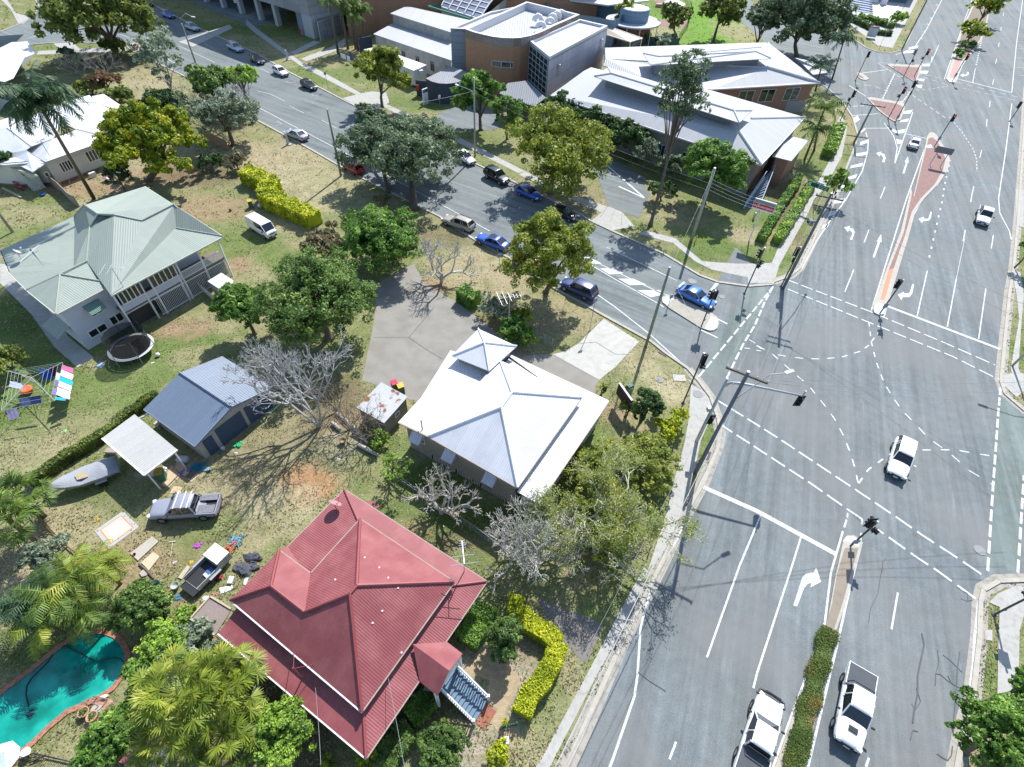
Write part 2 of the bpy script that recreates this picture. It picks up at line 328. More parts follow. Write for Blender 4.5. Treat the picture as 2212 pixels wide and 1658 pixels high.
def build_ground():
    def axis(lo, hi, st, far):
        a = list(np.arange(lo, hi, st)); ext = []; d = st*2; x = hi
        while x < far: ext.append(x); x += d; d *= 1.6
        ext.append(far); neg = []; d = st*2; x = lo - st
        while x > -far: neg.append(x); x -= d; d *= 1.6
        neg.append(-far); return np.array(sorted(neg) + a + ext)
    xs, ys = axis(-78, 82, .65, 4000), axis(0, 175, .65, 4000)
    X, Y = np.meshgrid(xs, ys); nx, ny = len(xs), len(ys); rg = np.random.default_rng(4)
    def noise(sc, seed):
        g = np.random.default_rng(seed).random((64, 64)); fx, fy = (X/sc) % 64, (Y/sc) % 64
        i, j = np.floor(fx).astype(int) % 64, np.floor(fy).astype(int) % 64; u, v = fx - np.floor(fx), fy - np.floor(fy); u = u*u*(3 - 2*u); v = v*v*(3 - 2*v)
        return (g[j, i]*(1-u) + g[j, (i+1) % 64]*u)*(1-v) + (g[(j+1) % 64, i]*(1-u) + g[(j+1) % 64, (i+1) % 64]*u)*v
    n1, n2, n3 = noise(6, 1), noise(2.1, 2), noise(1.2, 3)
    C = np.zeros((ny, nx, 3)); t = np.clip(n1*.55 + n2*.45, 0, 1)[..., None]
    C[:] = np.array(GC['dry'])*t + np.array(GC['lawn'])*(1-t)
    for cr, x, y, rx, ry, col, st in SPOTS:
        p = P(cr, x, y); d = np.sqrt(((X - p.x)/rx)**2 + ((Y - p.y)/ry)**2) + (n2 - .5)*.5 + (n3 - .5)*.35
        w = np.clip((1.15 - d)/.5, 0, 1); w = (w*w*(3 - 2*w)*st*(.75 + .5*n3).clip(0, 1))[..., None]
        C = C*(1 - w) + np.array(GC[col])*w
    V = np.stack([X.ravel(), Y.ravel(), np.zeros(X.size)], 1); i = np.arange(nx*ny).reshape(ny, nx)
    F = np.stack([i[:-1, :-1], i[:-1, 1:], i[1:, 1:], i[1:, :-1]], -1).reshape(-1, 4)
    me = bpy.data.meshes.new('ground'); me.vertices.add(len(V)); me.vertices.foreach_set('co', V.astype('f').ravel())
    me.loops.add(F.size); me.loops.foreach_set('vertex_index', F.astype('i').ravel()); me.polygons.add(len(F))
    me.polygons.foreach_set('loop_start', np.arange(0, F.size, 4, dtype='i')); me.polygons.foreach_set('loop_total', np.full(len(F), 4, 'i')); me.update(calc_edges=True)
    at = me.color_attributes.new('turf', 'FLOAT_COLOR', 'POINT'); at.data.foreach_set('color', np.concatenate([C.reshape(-1, 3), np.ones((X.size, 1))], 1).astype('f').ravel())
    m = bpy.data.materials.new('turf'); m.use_nodes = True; nt = m.node_tree; N = nt.nodes; L = nt.links; b = N['Principled BSDF']; b.inputs['Roughness'].default_value = .95; b.inputs['Specular IOR Level'].default_value = .1
    ca = N.new('ShaderNodeVertexColor'); ca.layer_name = 'turf'; geo = N.new('ShaderNodeNewGeometry'); prev = ca.outputs[0]
    for sc, amp, det in ((.9, .5, 8), (6, .8, 5), (24, .7, 3)):
        no = N.new('ShaderNodeTexNoise'); no.inputs['Scale'].default_value = sc; no.inputs['Detail'].default_value = det; no.inputs['Roughness'].default_value = .7; L.new(geo.outputs['Position'], no.inputs['Vector'])
        k = N.new('ShaderNodeMath'); k.operation = 'MULTIPLY_ADD'; L.new(no.outputs[0], k.inputs[0]); k.inputs[1].default_value = 2*amp; k.inputs[2].default_value = 1 - amp
        mx = N.new('ShaderNodeMix'); mx.data_type = 'RGBA'; mx.blend_type = 'MULTIPLY'; mx.inputs[0].default_value = 1; L.new(prev, mx.inputs[6]); L.new(k.outputs[0], mx.inputs[7]); prev = mx.outputs[2]
    # tufts of greener and of bleached grass
    for sc, lo, hi, col, f in ((2.6, .54, .66, (.085, .12, .032), .55), (4.2, .58, .7, (.44, .37, .24), .5), (14, .6, .7, (.08, .07, .04), .5), (.35, .55, .68, (.12, .15, .045), .4)):
        no = N.new('ShaderNodeTexNoise'); no.inputs['Scale'].default_value = sc; no.inputs['Detail'].default_value = 5; L.new(geo.outputs['Position'], no.inputs['Vector'])
        r = N.new('ShaderNodeMapRange'); r.inputs[1].default_value = lo; r.inputs[2].default_value = hi; r.inputs[4].default_value = f; L.new(no.outputs[0], r.inputs[0])
        mx = N.new('ShaderNodeMix'); mx.data_type = 'RGBA'; L.new(r.outputs[0], mx.inputs[0]); L.new(prev, mx.inputs[6]); mx.inputs[7].default_value = (*col, 1); prev = mx.outputs[2]
    L.new(prev, b.inputs['Base Color'])
    no = N.new('ShaderNodeTexNoise'); no.inputs['Scale'].default_value = 7; no.inputs['Detail'].default_value = 6; L.new(geo.outputs['Position'], no.inputs['Vector'])
    bp = N.new('ShaderNodeBump'); bp.inputs['Strength'].default_value = .7; bp.inputs['Distance'].default_value = .12; L.new(no.outputs[0], bp.inputs['Height']); L.new(bp.outputs[0], b.inputs['Normal'])
    me.materials.append(m); o = bpy.data.objects.new('ground', me); COL.objects.link(o); o['kind'] = 'structure'
build_ground()

def asphalt(name, col, dirv, tint, t2):
    m = bpy.data.materials.new(name); m.use_nodes = True; nt = m.node_tree; N = nt.nodes; L = nt.links; b = N['Principled BSDF']; b.inputs['Roughness'].default_value = .85; b.inputs['Specular IOR Level'].default_value = .25
    geo = N.new('ShaderNodeNewGeometry'); mp = N.new('ShaderNodeMapping'); mp.inputs['Rotation'].default_value = (0, 0, -dirv); L.new(geo.outputs['Position'], mp.inputs[0])
    prev = None
    def mul(out, lo, hi):
        nonlocal prev
        r = N.new('ShaderNodeMapRange'); r.inputs[1].default_value = .3; r.inputs[2].default_value = .7; r.inputs[3].default_value = lo; r.inputs[4].default_value = hi; L.new(out, r.inputs[0])
        mx = N.new('ShaderNodeMix'); mx.data_type = 'RGBA'; mx.blend_type = 'MULTIPLY'; mx.inputs[0].default_value = 1
        if prev: L.new(prev, mx.inputs[6])
        else: mx.inputs[6].default_value = (*col, 1)
        L.new(r.outputs[0], mx.inputs[7]); prev = mx.outputs[2]
    # wheel tracks: noise stretched along the road
    s2 = N.new('ShaderNodeMapping'); s2.inputs['Scale'].default_value = (.025, .9, 1); L.new(mp.outputs[0], s2.inputs[0])
    a = N.new('ShaderNodeTexNoise'); a.inputs['Scale'].default_value = 1; a.inputs['Detail'].default_value = 4; L.new(s2.outputs[0], a.inputs['Vector']); mul(a.outputs[0], .74, 1.2)
    s4 = N.new('ShaderNodeMapping'); s4.inputs['Scale'].default_value = (.05, 2.6, 1); L.new(mp.outputs[0], s4.inputs[0]); a = N.new('ShaderNodeTexNoise'); a.inputs['Scale'].default_value = 1; a.inputs['Detail'].default_value = 6; L.new(s4.outputs[0], a.inputs['Vector']); mul(a.outputs[0], .86, 1.12)
    for sc, lo, hi in ((.09, .86, 1.12), (1.3, .88, 1.1), (12, .82, 1.16), (40, .74, 1.22)):
        a = N.new('ShaderNodeTexNoise'); a.inputs['Scale'].default_value = sc; a.inputs['Detail'].default_value = 5; L.new(geo.outputs['Position'], a.inputs['Vector']); mul(a.outputs[0], lo, hi)
    a = N.new('ShaderNodeTexNoise'); a.inputs['Scale'].default_value = .12; a.inputs['Detail'].default_value = 3; L.new(geo.outputs['Position'], a.inputs['Vector'])
    r = N.new('ShaderNodeMapRange'); r.inputs[1].default_value = .4; r.inputs[2].default_value = .65; r.inputs[4].default_value = t2; L.new(a.outputs[0], r.inputs[0])
    mx = N.new('ShaderNodeMix'); mx.data_type = 'RGBA'; L.new(r.outputs[0], mx.inputs[0]); L.new(prev, mx.inputs[6]); mx.inputs[7].default_value = (*tint, 1); prev = mx.outputs[2]
    # pale scuffed streaks and hairline cracks
    s3 = N.new('ShaderNodeMapping'); s3.inputs['Scale'].default_value = (.1, .8, 1); L.new(mp.outputs[0], s3.inputs[0])
    a = N.new('ShaderNodeTexNoise'); a.inputs['Scale'].default_value = 1; a.inputs['Detail'].default_value = 8; a.inputs['Roughness'].default_value = .75; L.new(s3.outputs[0], a.inputs['Vector'])
    r = N.new('ShaderNodeMapRange'); r.inputs[1].default_value = .57; r.inputs[2].default_value = .7; r.inputs[4].default_value = .55; L.new(a.outputs[0], r.inputs[0])
    mx = N.new('ShaderNodeMix'); mx.data_type = 'RGBA'; L.new(r.outputs[0], mx.inputs[0]); L.new(prev, mx.inputs[6]); mx.inputs[7].default_value = (.27, .28, .29, 1); prev = mx.outputs[2]
    L.new(prev, b.inputs['Base Color']); _M[name] = m; return m
A_MAIN = asphalt('asphalt_main', (.166, .187, .191), rad(70), (.188, .189, .182), .7)
A_SIDE = asphalt('asphalt_side', (.168, .190, .189), rad(-29), (.184, .203, .198), .7)
CONC = mat('concrete', (.385, .375, .345), var=.22, scale=.8, rough=.9, detail=((.30, .285, .25), 2.5, .5, .75))
KERB = mat('kerb_concrete', (.40, .37, .315), var=.3, scale=2.5, rough=.9)
PAINT = mat('road_paint', (.55, .56, .55), var=.3, scale=3, rough=.7, detail=((.27, .275, .275), 5, .52, .74))
PAVER = mat('red_paver', (.27, .155, .135), var=.4, scale=2, rough=.9, brick=((.28, .2, .17), 4))
ZR = .012
MAINL = "D 1150,1800 | c3 525,1655 750,1150 970,640 1290,20 | c2 1500,1130 1620,930 1740,640 1770,500 1750,380 1690,200 1600,80 | c1 1500,1510"
MAINL2 = "c1 2200,815 | d1 130,795 270,745 350,680 480,420 650,50 | d0 640,1650 735,1400 800,1240 830,1120 790,980 700,840 560,720 400,640"
NK = "d0 640,260 820,345 900,400 1000,437 1100,442 1190,425 1250,330 1330,150 1410,0 | D 2030,-160"
RK = "D 2262,-160 2216,200 2206,365 2197,491 2188,585 2180,632 2170,730 2161,825 2170,852 2212,888 2330,940"
RK2 = "D 2330,1262 2212,1254 2157,1256 2123,1275 2117,1300 2114,1382 2099,1512 2078,1590 2062,1680 2040,1800"
struct('main_road', MB().sheet(PL(MAINL + ' | c1 1400,1440 1900,500 | ' + MAINL2 + ' | ' + NK + ' | ' + RK + ' | ' + RK2, ZR)), A_MAIN)
SK = "c1 1500,1510 1310,1380 1200,1290 1000,1180 800,1070 680,1000 400,850 | b1 2130,600 1840,448 1540,250 | b0 900,1480 700,1370 400,1200 0,985 | a0 2110,1000 1800,800 1500,620 1250,500 1150,450 1080,405 1040,382 830,365 600,350 300,370 0,410"
NS = "a0 1190,0 1480,150 1680,250 | b0 0,435 330,620 560,735 740,830 1160,1040 | c0 330,1640 | c1 620,240 700,290 870,370 1300,560 1600,740 1750,795 2000,830 2200,815"
WK = "a0 0,268 170,200 250,155 290,120 325,60 300,10 270,-40"
struct('side_street', MB().sheet(PL(SK + ' | D -120,150 -120,90 | ' + WK + ' | D 60,-60 320,-60 | ' + NS + ' | c1 2300,1000', ZR - .004)), A_SIDE)
struct('cross_street', MB().sheet(PL('c0 2050,60 | d0 100,60 400,100 820,345 1000,437 1000,640 700,840 400,640 0,260', ZR - .008)), A_SIDE)
struct('far_road', MB().sheet(PL('c0 1900,-80 2600,420 2211,420 1960,190 1800,-80', ZR-.002)), A_SIDE)
# kerbs
k = MB()
def kerb(s, w=.3, h=.12, off=0):
    pts = PL(s)
    for a, b in zip(pts, pts[1:]):
        if (b - a).length > .01: k.beam((a.x, a.y, h/2), (b.x, b.y, h/2), w, h)
for s in (MAINL, MAINL2, SK, NS, WK, NK, RK, RK2): kerb(s, .32)
struct('kerb', k, KERB)
# gutters beside the main road
gm = MB()
for s in (MAINL, 'd1 130,795 270,745 350,680 480,420 650,50', RK, RK2): gm.strip([p + Vector((0, 0, ZR + .004)) for p in PL(s)], 1.1)
struct('gutter', gm, mat('gutter_concrete', (.33, .305, .26), var=.3, scale=1.5, detail=((.22, .2, .17), 2, .5, .7)))
# footpaths, driveways
fp = MB(); Z = .018
for s in ("D 1090,1760 | c3 285,1655 640,1000 900,500 1140,60 | c2 1170,1640 1330,1150 1400,850 1470,600 1510,380 1530,60 | c1 1500,1600 1560,1658 | c2 1690,180 1710,330 1610,560 1560,800 1440,1200 1290,1500 | c3 1190,60 1000,500 800,860 700,1050 470,1500 390,1655 | D 1130,1790",
          "b0 -60,160 0,215 400,520 560,590 760,700 900,780 1160,890 1420,1010 1600,1085 | c0 150,1420 | c0 100,1440 | b0 1550,1110 1380,1040 1100,900 880,800 740,730 530,620 380,540 0,265 -60,210",
          "c0 150,1420 560,1620 | c1 600,85 840,170 820,230 540,110 | c0 100,1450",
          "c1 1150,365 1400,430 1620,620 1900,640 2180,640 2211,800 2000,800 2000,755 1700,690 1560,620 1380,470 1100,395",
          "d1 -5,640 120,632 190,470 330,203 420,225 265,500 180,660 150,760 60,800 -5,805",
          "d1 420,222 332,198 | d0 430,1650 600,1330 690,1150 650,1020 700,960 745,1060 700,1300 560,1560 470,1655",
          "b0 740,815 900,775 980,760 1100,770 1130,850 1050,900 900,905",
          "b0 1380,1040 1470,1000 1640,1090 1330,1100 1250,1060", "c1 700,285 850,165 960,215 1060,330 870,365",
          "a0 10,0 60,0 130,110 265,145 190,200 150,195 90,80", "a0 440,360 600,352 660,405 850,400 1040,390 1050,425 860,440 680,440 600,430 480,450 300,455 320,425 500,415", "a0 900,870 1300,850 1500,790 1560,810 1300,890 1000,930",
          "b0 390,490 660,385 760,320 800,340 700,420 440,510", "b0 300,440 500,340 560,350 340,460", "a0 1480,350 1900,205 1930,235 1600,390",  # last piece: sunlit strip between the car park shadows, laid as pale concrete
          "d0 720,170 1000,380 1120,400 1330,0 1240,0 1100,300 1060,290 940,280 800,170", "d1 2140,20 2211,30 2211,340 2150,330", "d1 2110,700 2180,710 2211,900 2190,1130 2165,1500 2211,1650 2140,1650 2100,1510 2170,1100 2150,900", "d2 2010,30 2100,0 2211,0 2211,150 2150,200 2050,110",
          "d3 1920,290 2000,215 2130,160 2211,155 2211,400 2175,520 2165,1050 1990,1060 2000,600 2010,330", "d3 1890,520 1950,520 1950,610 1885,600"):
    fp.sheet(PL(s, Z)); Z += .0015
struct('footpath', fp, CONC)
struct('driveway', MB().sheet(PL("c1 380,1390 480,1370 600,1300 700,1200 800,1095 1100,1285 1010,1380 900,1500 820,1560 770,1605", .034)), mat('driveway_concrete', (.43, .42, .385), var=.16, scale=.6, detail=((.38, .355, .31), 1.4, .45, .7)))
struct('gravel_yard', MB().sheet(PL("b1 900,1610 940,1420 1000,1120 1030,800 1330,640 1420,800 1680,960 1900,1120 2211,1400 | c1 380,1390 770,1605 730,1655 | c2 740,180 300,0 | b2 1450,250 1200,200 1100,120 930,70", .014)), mat('exposed_aggregate', (.265, .25, .22), var=.5, scale=30, rough=.95, detail=((.21, .195, .17), .6, .4, .75)))
struct('hospital_driveway', MB().sheet(PL("c0 680,1180 900,1330 1150,1480 1150,1560 | c1 1190,60 1100,260 960,215 840,160 | c0 760,1480 700,1350 560,1230", .022)), A_SIDE)
struct('entry_forecourt', MB().sheet(PL("b0 1480,1000 1560,930 1760,850 2211,1000 | c0 380,1050 700,1150 560,1240 300,1100 0,1000 | b0 2000,1080 1660,1080", .023)), A_SIDE)
struct('carport_slab', MB().sheet(PL("a1 0,640 130,660 470,1000 560,1240 780,1420 640,1500 450,1330 260,1060 0,800", .012)), CONC)
struct('asphalt_crossover', MB().sheet(PL("c3 250,310 560,440 720,490 800,560 660,860 580,800 480,680 350,520", .013)), mat('old_asphalt', (.17, .155, .14), var=.25, scale=5))
struct('garden_path', MB().sheet(PL("b3 1900,700 2100,820 2211,980 2211,1020 2080,1280 2200,1330 2211,1450 2060,1480 1960,1330 2030,1240 1930,1190 1960,1000 1860,960 1700,980 1780,880", .013)), mat('sandstone_paving', (.40, .31, .19), var=.25, scale=3, brick=((.24, .19, .12), 2.0)))
struct('car_park_ground', MB().sheet(PL("b0 -200,0 -100,-200 300,-200 250,160 0,230 -220,140 | a0 1560,0", .014)), A_SIDE)
struct('plaza_paving', MB().sheet(PL("d0 560,-60 1260,-60 1200,80 1180,130 1040,290 960,260 880,230 720,140 600,60", .016)), mat('plaza', (.55, .53, .5), var=.1, brick=((.4, .38, .36), .7)))
struct('playground_paving', MB().sheet(PL("c0 1200,0 1480,20 1500,190 1460,260 1420,200 1180,140 1130,110 1140,300 1080,290 1090,210 1180,190 1340,230 1400,90", .015)), PAVER)
# traffic islands
def island(name, outline, inner, mi, extra=None):
    struct(name + '_kerb', MB().prism([(p.x, p.y) for p in PL(outline)], 0, .14), KERB)
    if inner: struct(name + '_infill', MB().sheet(PL(inner, .146)), mi)
MED = "d0 1450,1103 1480,1120 1545,1225 1595,1330 1575,1420 1500,1530 1380,1655 | d1 1440,30 1310,200 1250,420 1140,780 1065,1030 1045,1062 1010,1068 960,1040 955,990 1040,760 1185,380 1270,20 | d0 1290,1640 1390,1205 1400,1150 1420,1110"
island('median', MED, "d0 1450,1140 1490,1170 1530,1240 1560,1320 1540,1410 1470,1530 1350,1650 | d1 1400,30 1280,210 1220,420 1130,680 1090,690 1215,380 1290,20 | d0 1300,1640 1400,1230 1420,1150", PAVER)
struct('median_orange_paving', MB().sheet(PL("d1 1090,690 1130,682 1070,890 1050,940 1020,935", .147)), mat('orange_paver', (.52, .23, .13), var=.2))
struct('median_nose', MB().sheet(PL("d1 965,1000 985,975 1020,970 1055,990 1062,1030 1045,1058 1010,1064 970,1045", .15)).sheet(PL("d0 1400,1205 1440,1200 1455,1225 1420,1230 1395,1220", .15)).sheet(PL("d0 1575,645 1630,650 1635,680 1590,680", .15)), PAINT)
island('slip_island', "d0 905,818 940,812 1160,850 1195,845 1222,880 1215,930 1185,1000 1130,1012 1085,985 1000,920", "d0 930,825 1155,862 1205,885 1200,930 1170,990 1135,998 1090,970 1020,915", PAVER)
island('far_slip_island', "d0 1070,540 1100,538 1365,548 1350,600 1320,680 1295,682 1180,610", "d0 1110,548 1345,560 1330,620 1310,665 1290,665 1190,610", PAVER)
island('small_island', "d0 825,605 860,612 905,640 922,660 900,672 860,665 825,640", "d0 835,615 880,640 880,655 835,635", PAVER)
island('north_median', "D 2150,-160 | d0 1860,-20 1790,30 1690,250 1560,660 1600,690 1640,690 1690,540 1760,470 1860,330 1900,220 1920,100 2050,-20 | D 2190,-160", "d0 1640,490 1690,505 1640,650 1590,650", mat('pink_paver', (.45, .27, .24), var=.2, brick=((.35, .25, .2), 4)))
struct('north_median_mulch', MB().sheet(PL("D 2154,-160 | d0 1870,-20 1800,40 1700,260 1645,480 1700,500 1750,455 1845,330 1890,220 1910,100 2035,-20 | D 2184,-160", .147)), mat('mulch_bed', (.16, .12, .075), var=.4, scale=6))
SBM = "D 1770,1800 | d3 -60,2100 140,1658 300,1200 430,880 565,500 640,90 | d2 705,1400 735,1355 790,1350 850,1380 862,1420 | d3 800,40 720,330 620,600 540,900 395,1658 300,2000"
island('south_median', SBM, "d2 725,1450 840,1450 | d3 780,40 700,320 635,520 560,500 620,300 660,60", mat('old_concrete', (.24, .20, .155), var=.3, scale=2))
struct('south_median_nose', MB().sheet(PL("d2 705,1400 735,1358 790,1353 850,1382 838,1440 780,1420 740,1390", .152)), PAINT)
island('street_island', "c1 1283,930 1300,915 1340,905 1400,922 1500,965 1700,1058 1745,1090 1758,1140 1745,1180 1715,1200 1670,1200 1610,1180 1340,1010 1290,965", "c1 1330,985 1390,930 1500,980 1690,1075 1640,1180", mat('island_concrete', (.33, .31, .26), var=.3, scale=1.5))
struct('street_island_nose', MB().sheet(PL("c1 1288,935 1340,910 1385,928 1335,985 1300,965", .152)).sheet(PL("c1 1695,1078 1745,1095 1752,1140 1735,1180 1690,1195 1645,1182", .152)), PAINT)
island('corner_island', "a0 1040,385 1120,358 1180,368 1150,430 1110,440", "a0 1060,388 1115,366 1155,372 1140,420 1110,428", PAVER)
# ---------------- road markings ----------------
mk = MB(); ZM = ZR + .008
KZ = [0]
def zq(): KZ[0] = (KZ[0] + 1) % 9; return ZM + KZ[0]*.0022
def clean(q):
    o = [q[0]]
    for i in range(1, len(q) - 1):
        a, b = q[i] - o[-1], q[i+1] - q[i]
        if a.length > .02 and (i + 1 == len(q) - 1 or True) and a.dot(b) > -.4*a.length*b.length: o.append(q[i])
    return o + [q[-1]]
def st(s, w=.14, dash=0, gap=0, off=0): mk.strip(clean(PL(s, zq())), w, dash, gap, off)
def area(s): mk.sheet(PL(s, zq()))
# south approach
st("D 1300,1700 | c3 880,1655 1060,1130 1085,950 1110,560 1200,230 1310,0 | c2 1420,1360 1510,1130 1620,900 1720,680 1760,560 1750,380", .16)
st("c2 1610,935 2210,1220 | d2 0,1145 650,1500", .42)
for s in ("c3 1660,810 1970,0 | c2 1930,1600 2110,1170", "c3 2045,1065 2211,500 | d3 0,870 280,0 | d2 270,1655 365,1350", "c3 1350,1655 1405,1510", "d3 900,1658 925,1580", "d3 1112,515 1165,210"): st(s)
st("D 1746,1760 | d3 130,1658 300,1190 420,870 560,460 640,0 | d2 610,1655 710,1310", .16); st("D 1850,1800 | d3 420,1658 540,1150 660,650 760,200 825,0 | d2 800,1655 865,1400", .16); st("d2 720,1280 760,1150", .14, .9, .9); st("d2 855,1400 870,1210", .14, .9, .9)
st("D 2055,1700 | d3 1650,1658 1710,1400 1790,800 1800,600 1835,280", .18)
# crossing lines
for s in ("c2 1730,215 2210,520 | d2 0,430 190,550 640,850 1110,1165 1370,1345 1640,1520 1840,1655 | d3 1890,95", "c2 1770,425 2190,700 | d2 0,625 450,920 800,1165 1060,1340 1340,1540 1530,1655 | d3 1480,20 1830,275",
          "d1 250,775 930,1035 1560,1300 1970,1480", "d1 250,850 920,1125 1620,1410 2010,1605",
          "c1 1590,1580 2211,830", "c1 1820,1600 1960,1310 | d1 -20,1150 60,960 130,830",
          "d2 2160,1655 2211,850", "d2 1910,1640 1950,1000 2000,300 2020,90", "d1 2010,1605 2060,1650"): st(s, .2, 1.35, .42)
# stop line, lane lines to the north
st("d1 1085,995 2015,1350", .4)
for s in ("d1 1325,1075 1410,695", "d1 1575,1165 1650,765", "d1 1835,1265 1895,845", "d1 725,875 800,690", "d1 885,465 925,360", "d1 1020,100 1060,0 | d0 1020,1650 1060,1550", "d1 1705,455 1725,360", "d1 1940,515 1957,405", "d1 1770,130 1795,0 | d0 1775,1640 1795,1545", "d0 1845,1310 1860,1245"): st(s, .13)
st("d1 1425,590 1535,110 | d0 1550,1550 1600,1330", .2, .7, 1.9); st("d1 1650,765 1720,430", .06)
st("d1 945,1030 1280,0 | d0 1235,1655 1400,1200", .16); st("d1 1050,1080 1240,420 1300,230 1470,0 | d0 1370,1655 1500,1530", .14)
st("d0 1590,970 1700,1100 1790,1240 1820,1330 1820,1420", .14, .8, .7); st("d0 1270,750 1440,740 1580,715", .12, .8, .7)
st("d1 370,680 480,470 600,290 795,0 | d0 735,1655 870,1420 915,1260 920,1170 900,1100", .15)
st("d1 2105,440 2090,370 2010,220 2000,100 2010,0 | d0 2010,1655 2060,1250 2110,860", .15)
for s in ("d0 1900,1050 1905,990", "d0 1925,890 1930,840", "d0 1950,705 1960,660", "d0 1975,530 1985,490", "d0 2000,390 2005,355", "d0 2018,255 2023,225", "d0 2038,135 2042,110", "d0 2052,35 2056,10", "d0 1785,690 1808,570", "d0 1445,510 1505,375"): st(s, .14)
st("d0 2110,765 2150,350 2200,0", .16); st("d0 1655,655 2110,770", .35)
st("d0 1640,690 1700,540 1860,330 1920,100", .14); st("d0 1550,660 1690,250 1780,0", .14); st("d0 1815,540 1860,330", .3, .8, 1.4)
st("d0 1150,455 1300,400 1400,250 1530,0", .16); st("d0 850,610 1080,580", .2); st("d0 760,710 900,800", .2); st("d0 1000,525 1180,640 1360,750 1410,610", .16); st("d0 1000,520 1280,545 1440,520 1450,470", .16)
for s in ("d0 1240,760 1560,980", "d0 1370,640 1560,700 2211,850", "d0 1390,620 2211,820", "d0 800,690 980,720 1080,760"): st(s, .16, 1.3, .9)
st("d0 1040,820 1140,610", .22, 1.3, .5); st("d0 1200,850 1270,760", .22, 1.3, .5); st("d0 730,885 890,880", .2, 1.2, .5); st("d0 790,960 1000,945", .2)
st("d0 1290,930 1230,1100 1140,1355", .15); st("d0 1050,1020 1130,1130 1160,1230 1140,1350", .15); st("d0 880,1065 1100,1065", .2); st("d0 1230,1110 1400,1150", .2)
for s in ("d0 1215,925 1290,910 1270,945 1210,945", "d0 1190,1000 1260,985 1245,1010 1180,1015", "d0 1115,1065 1150,1085 1230,1070 1215,1105 1150,1110 1110,1080", "d0 1150,1155 1200,1165 1190,1195 1160,1195", "d0 1255,395 1335,380 1330,400 1255,412", "d0 1370,535 1435,530 1425,552 1370,552", "d0 1355,590 1420,588 1410,612 1350,610", "d0 1330,655 1390,655 1380,678 1330,670", "d0 1310,705 1370,705 1360,735 1330,725", "d0 1220,425 1300,420 1290,438 1200,445",
          "d0 790,985 830,960 850,995 810,1020", "d0 850,1095 890,1065 900,1075 860,1105"): area(s)
for s in ("d0 855,1180 915,1160 915,1185 853,1207", "d0 820,1275 912,1258 905,1285 812,1302", "d0 780,1375 878,1350 868,1380 768,1397", "d0 725,1480 830,1445 815,1478 715,1500", "d0 675,1570 785,1545 765,1580 672,1595", "d1 690,0 795,0 780,20 670,40", "d1 640,110 730,97 715,130 630,145", "d1 600,210 670,195 640,235 590,250", "d1 545,318 600,308 580,340 530,355"): area(s)
def arrow(cr, pts): mk.sheet([P(cr, x, y, ZM) for x, y in pts])
arrow('d3', [(298, 318), (355, 140), (372, 85), (400, 55), (440, 45), (468, 45), (488, 0), (530, 120), (440, 168), (450, 130), (415, 140), (385, 180), (330, 325)])
arrow('d1', [(768, 440), (790, 385), (775, 370), (758, 362), (752, 378), (720, 340), (770, 328), (762, 342), (795, 352), (808, 378), (785, 445)])
arrow('d1', [(955, 588), (1000, 460), (988, 455), (1027, 395), (1030, 465), (1018, 462), (972, 590)])
arrow('d1', [(1285, 808), (1270, 860), (1258, 885), (1215, 885), (1215, 872), (1165, 898), (1195, 945), (1205, 918), (1260, 918), (1285, 885), (1300, 812)])
arrow('d1', [(1435, 210), (1425, 250), (1415, 268), (1380, 268), (1382, 252), (1335, 268), (1365, 305), (1375, 288), (1420, 285), (1438, 262), (1448, 212)])
arrow('d0', [(1035, 1345), (1045, 1310), (1030, 1290), (1018, 1285), (1012, 1300), (985, 1272), (1030, 1258), (1025, 1270), (1055, 1282), (1064, 1310), (1055, 1348)])
arrow('d0', [(1203, 1440), (1232, 1350), (1222, 1345), (1248, 1298), (1256, 1350), (1246, 1350), (1220, 1440)])
arrow('d0', [(1740, 597), (1735, 615), (1725, 622), (1712, 622), (1712, 612), (1680, 625), (1705, 640), (1710, 632), (1738, 630), (1752, 618), (1753, 600)])
# turning guides in the crossing
for s in ("d2 745,1200 750,1160", "c1 1970,1340 2020,1345", "c1 2010,1270 2060,1300", "c1 2070,1320 2120,1350", "c1 2070,1360 2110,1365"): st(s, .12)
for s in ("d1 170,1395 260,1412 400,1428 540,1430 700,1415 860,1365 920,1320 1005,1210", "d1 925,1125 945,1290 960,1350 985,1450 1010,1520 1060,1640 | d2 1050,80 1110,180 1200,310 1290,400 1420,540 1590,660 1760,810 1950,925", "d1 0,1320 120,1385 250,1500 400,1630 | d2 430,110 560,270 640,380 720,530 770,660 810,790 835,910 850,965", "d2 840,915 920,800 1060,700 1150,655 1320,640 1500,635 1650,638 1800,665 1960,690"): st(s, .13, .85, .95)
# side street
st("c1 830,505 1410,780", .13); st("c1 560,555 640,580 1300,895 1360,905", .14); st("c1 560,590 630,610 900,770 1280,985 1300,1000", .14); st("c1 1660,1055 1830,1140", .2); st("c1 1610,1190 1750,1255", .2); st("c1 1760,785 1690,870", .4)
st("c1 750,895 900,1000 1180,1220 1500,1510", .15)
for s in ("c1 630,590 680,585 790,640 710,645", "c1 775,680 880,675 970,720 850,730", "c1 925,765 1050,765 1160,815 1020,820", "c1 1085,860 1270,860 1310,895 1195,920"): area(s)
st("b0 0,870 320,1040 760,1270 | b1 1550,145 1960,370", .14); st("b0 0,750 -100,690 | b0 140,780 260,840", .12); st("b0 570,1000 690,1065", .12); st("b0 420,940 300,880", .1)
st("a0 150,345 300,300 500,272 800,268 | a0 1010,290 1150,340 1300,430 1420,510 | a0 2050,850 2211,930", .14); st("a0 1480,380 1780,520", .13)
st("a0 365,235 400,232", .14); st("a0 420,218 455,214", .14); st("a0 540,192 575,186", .14)
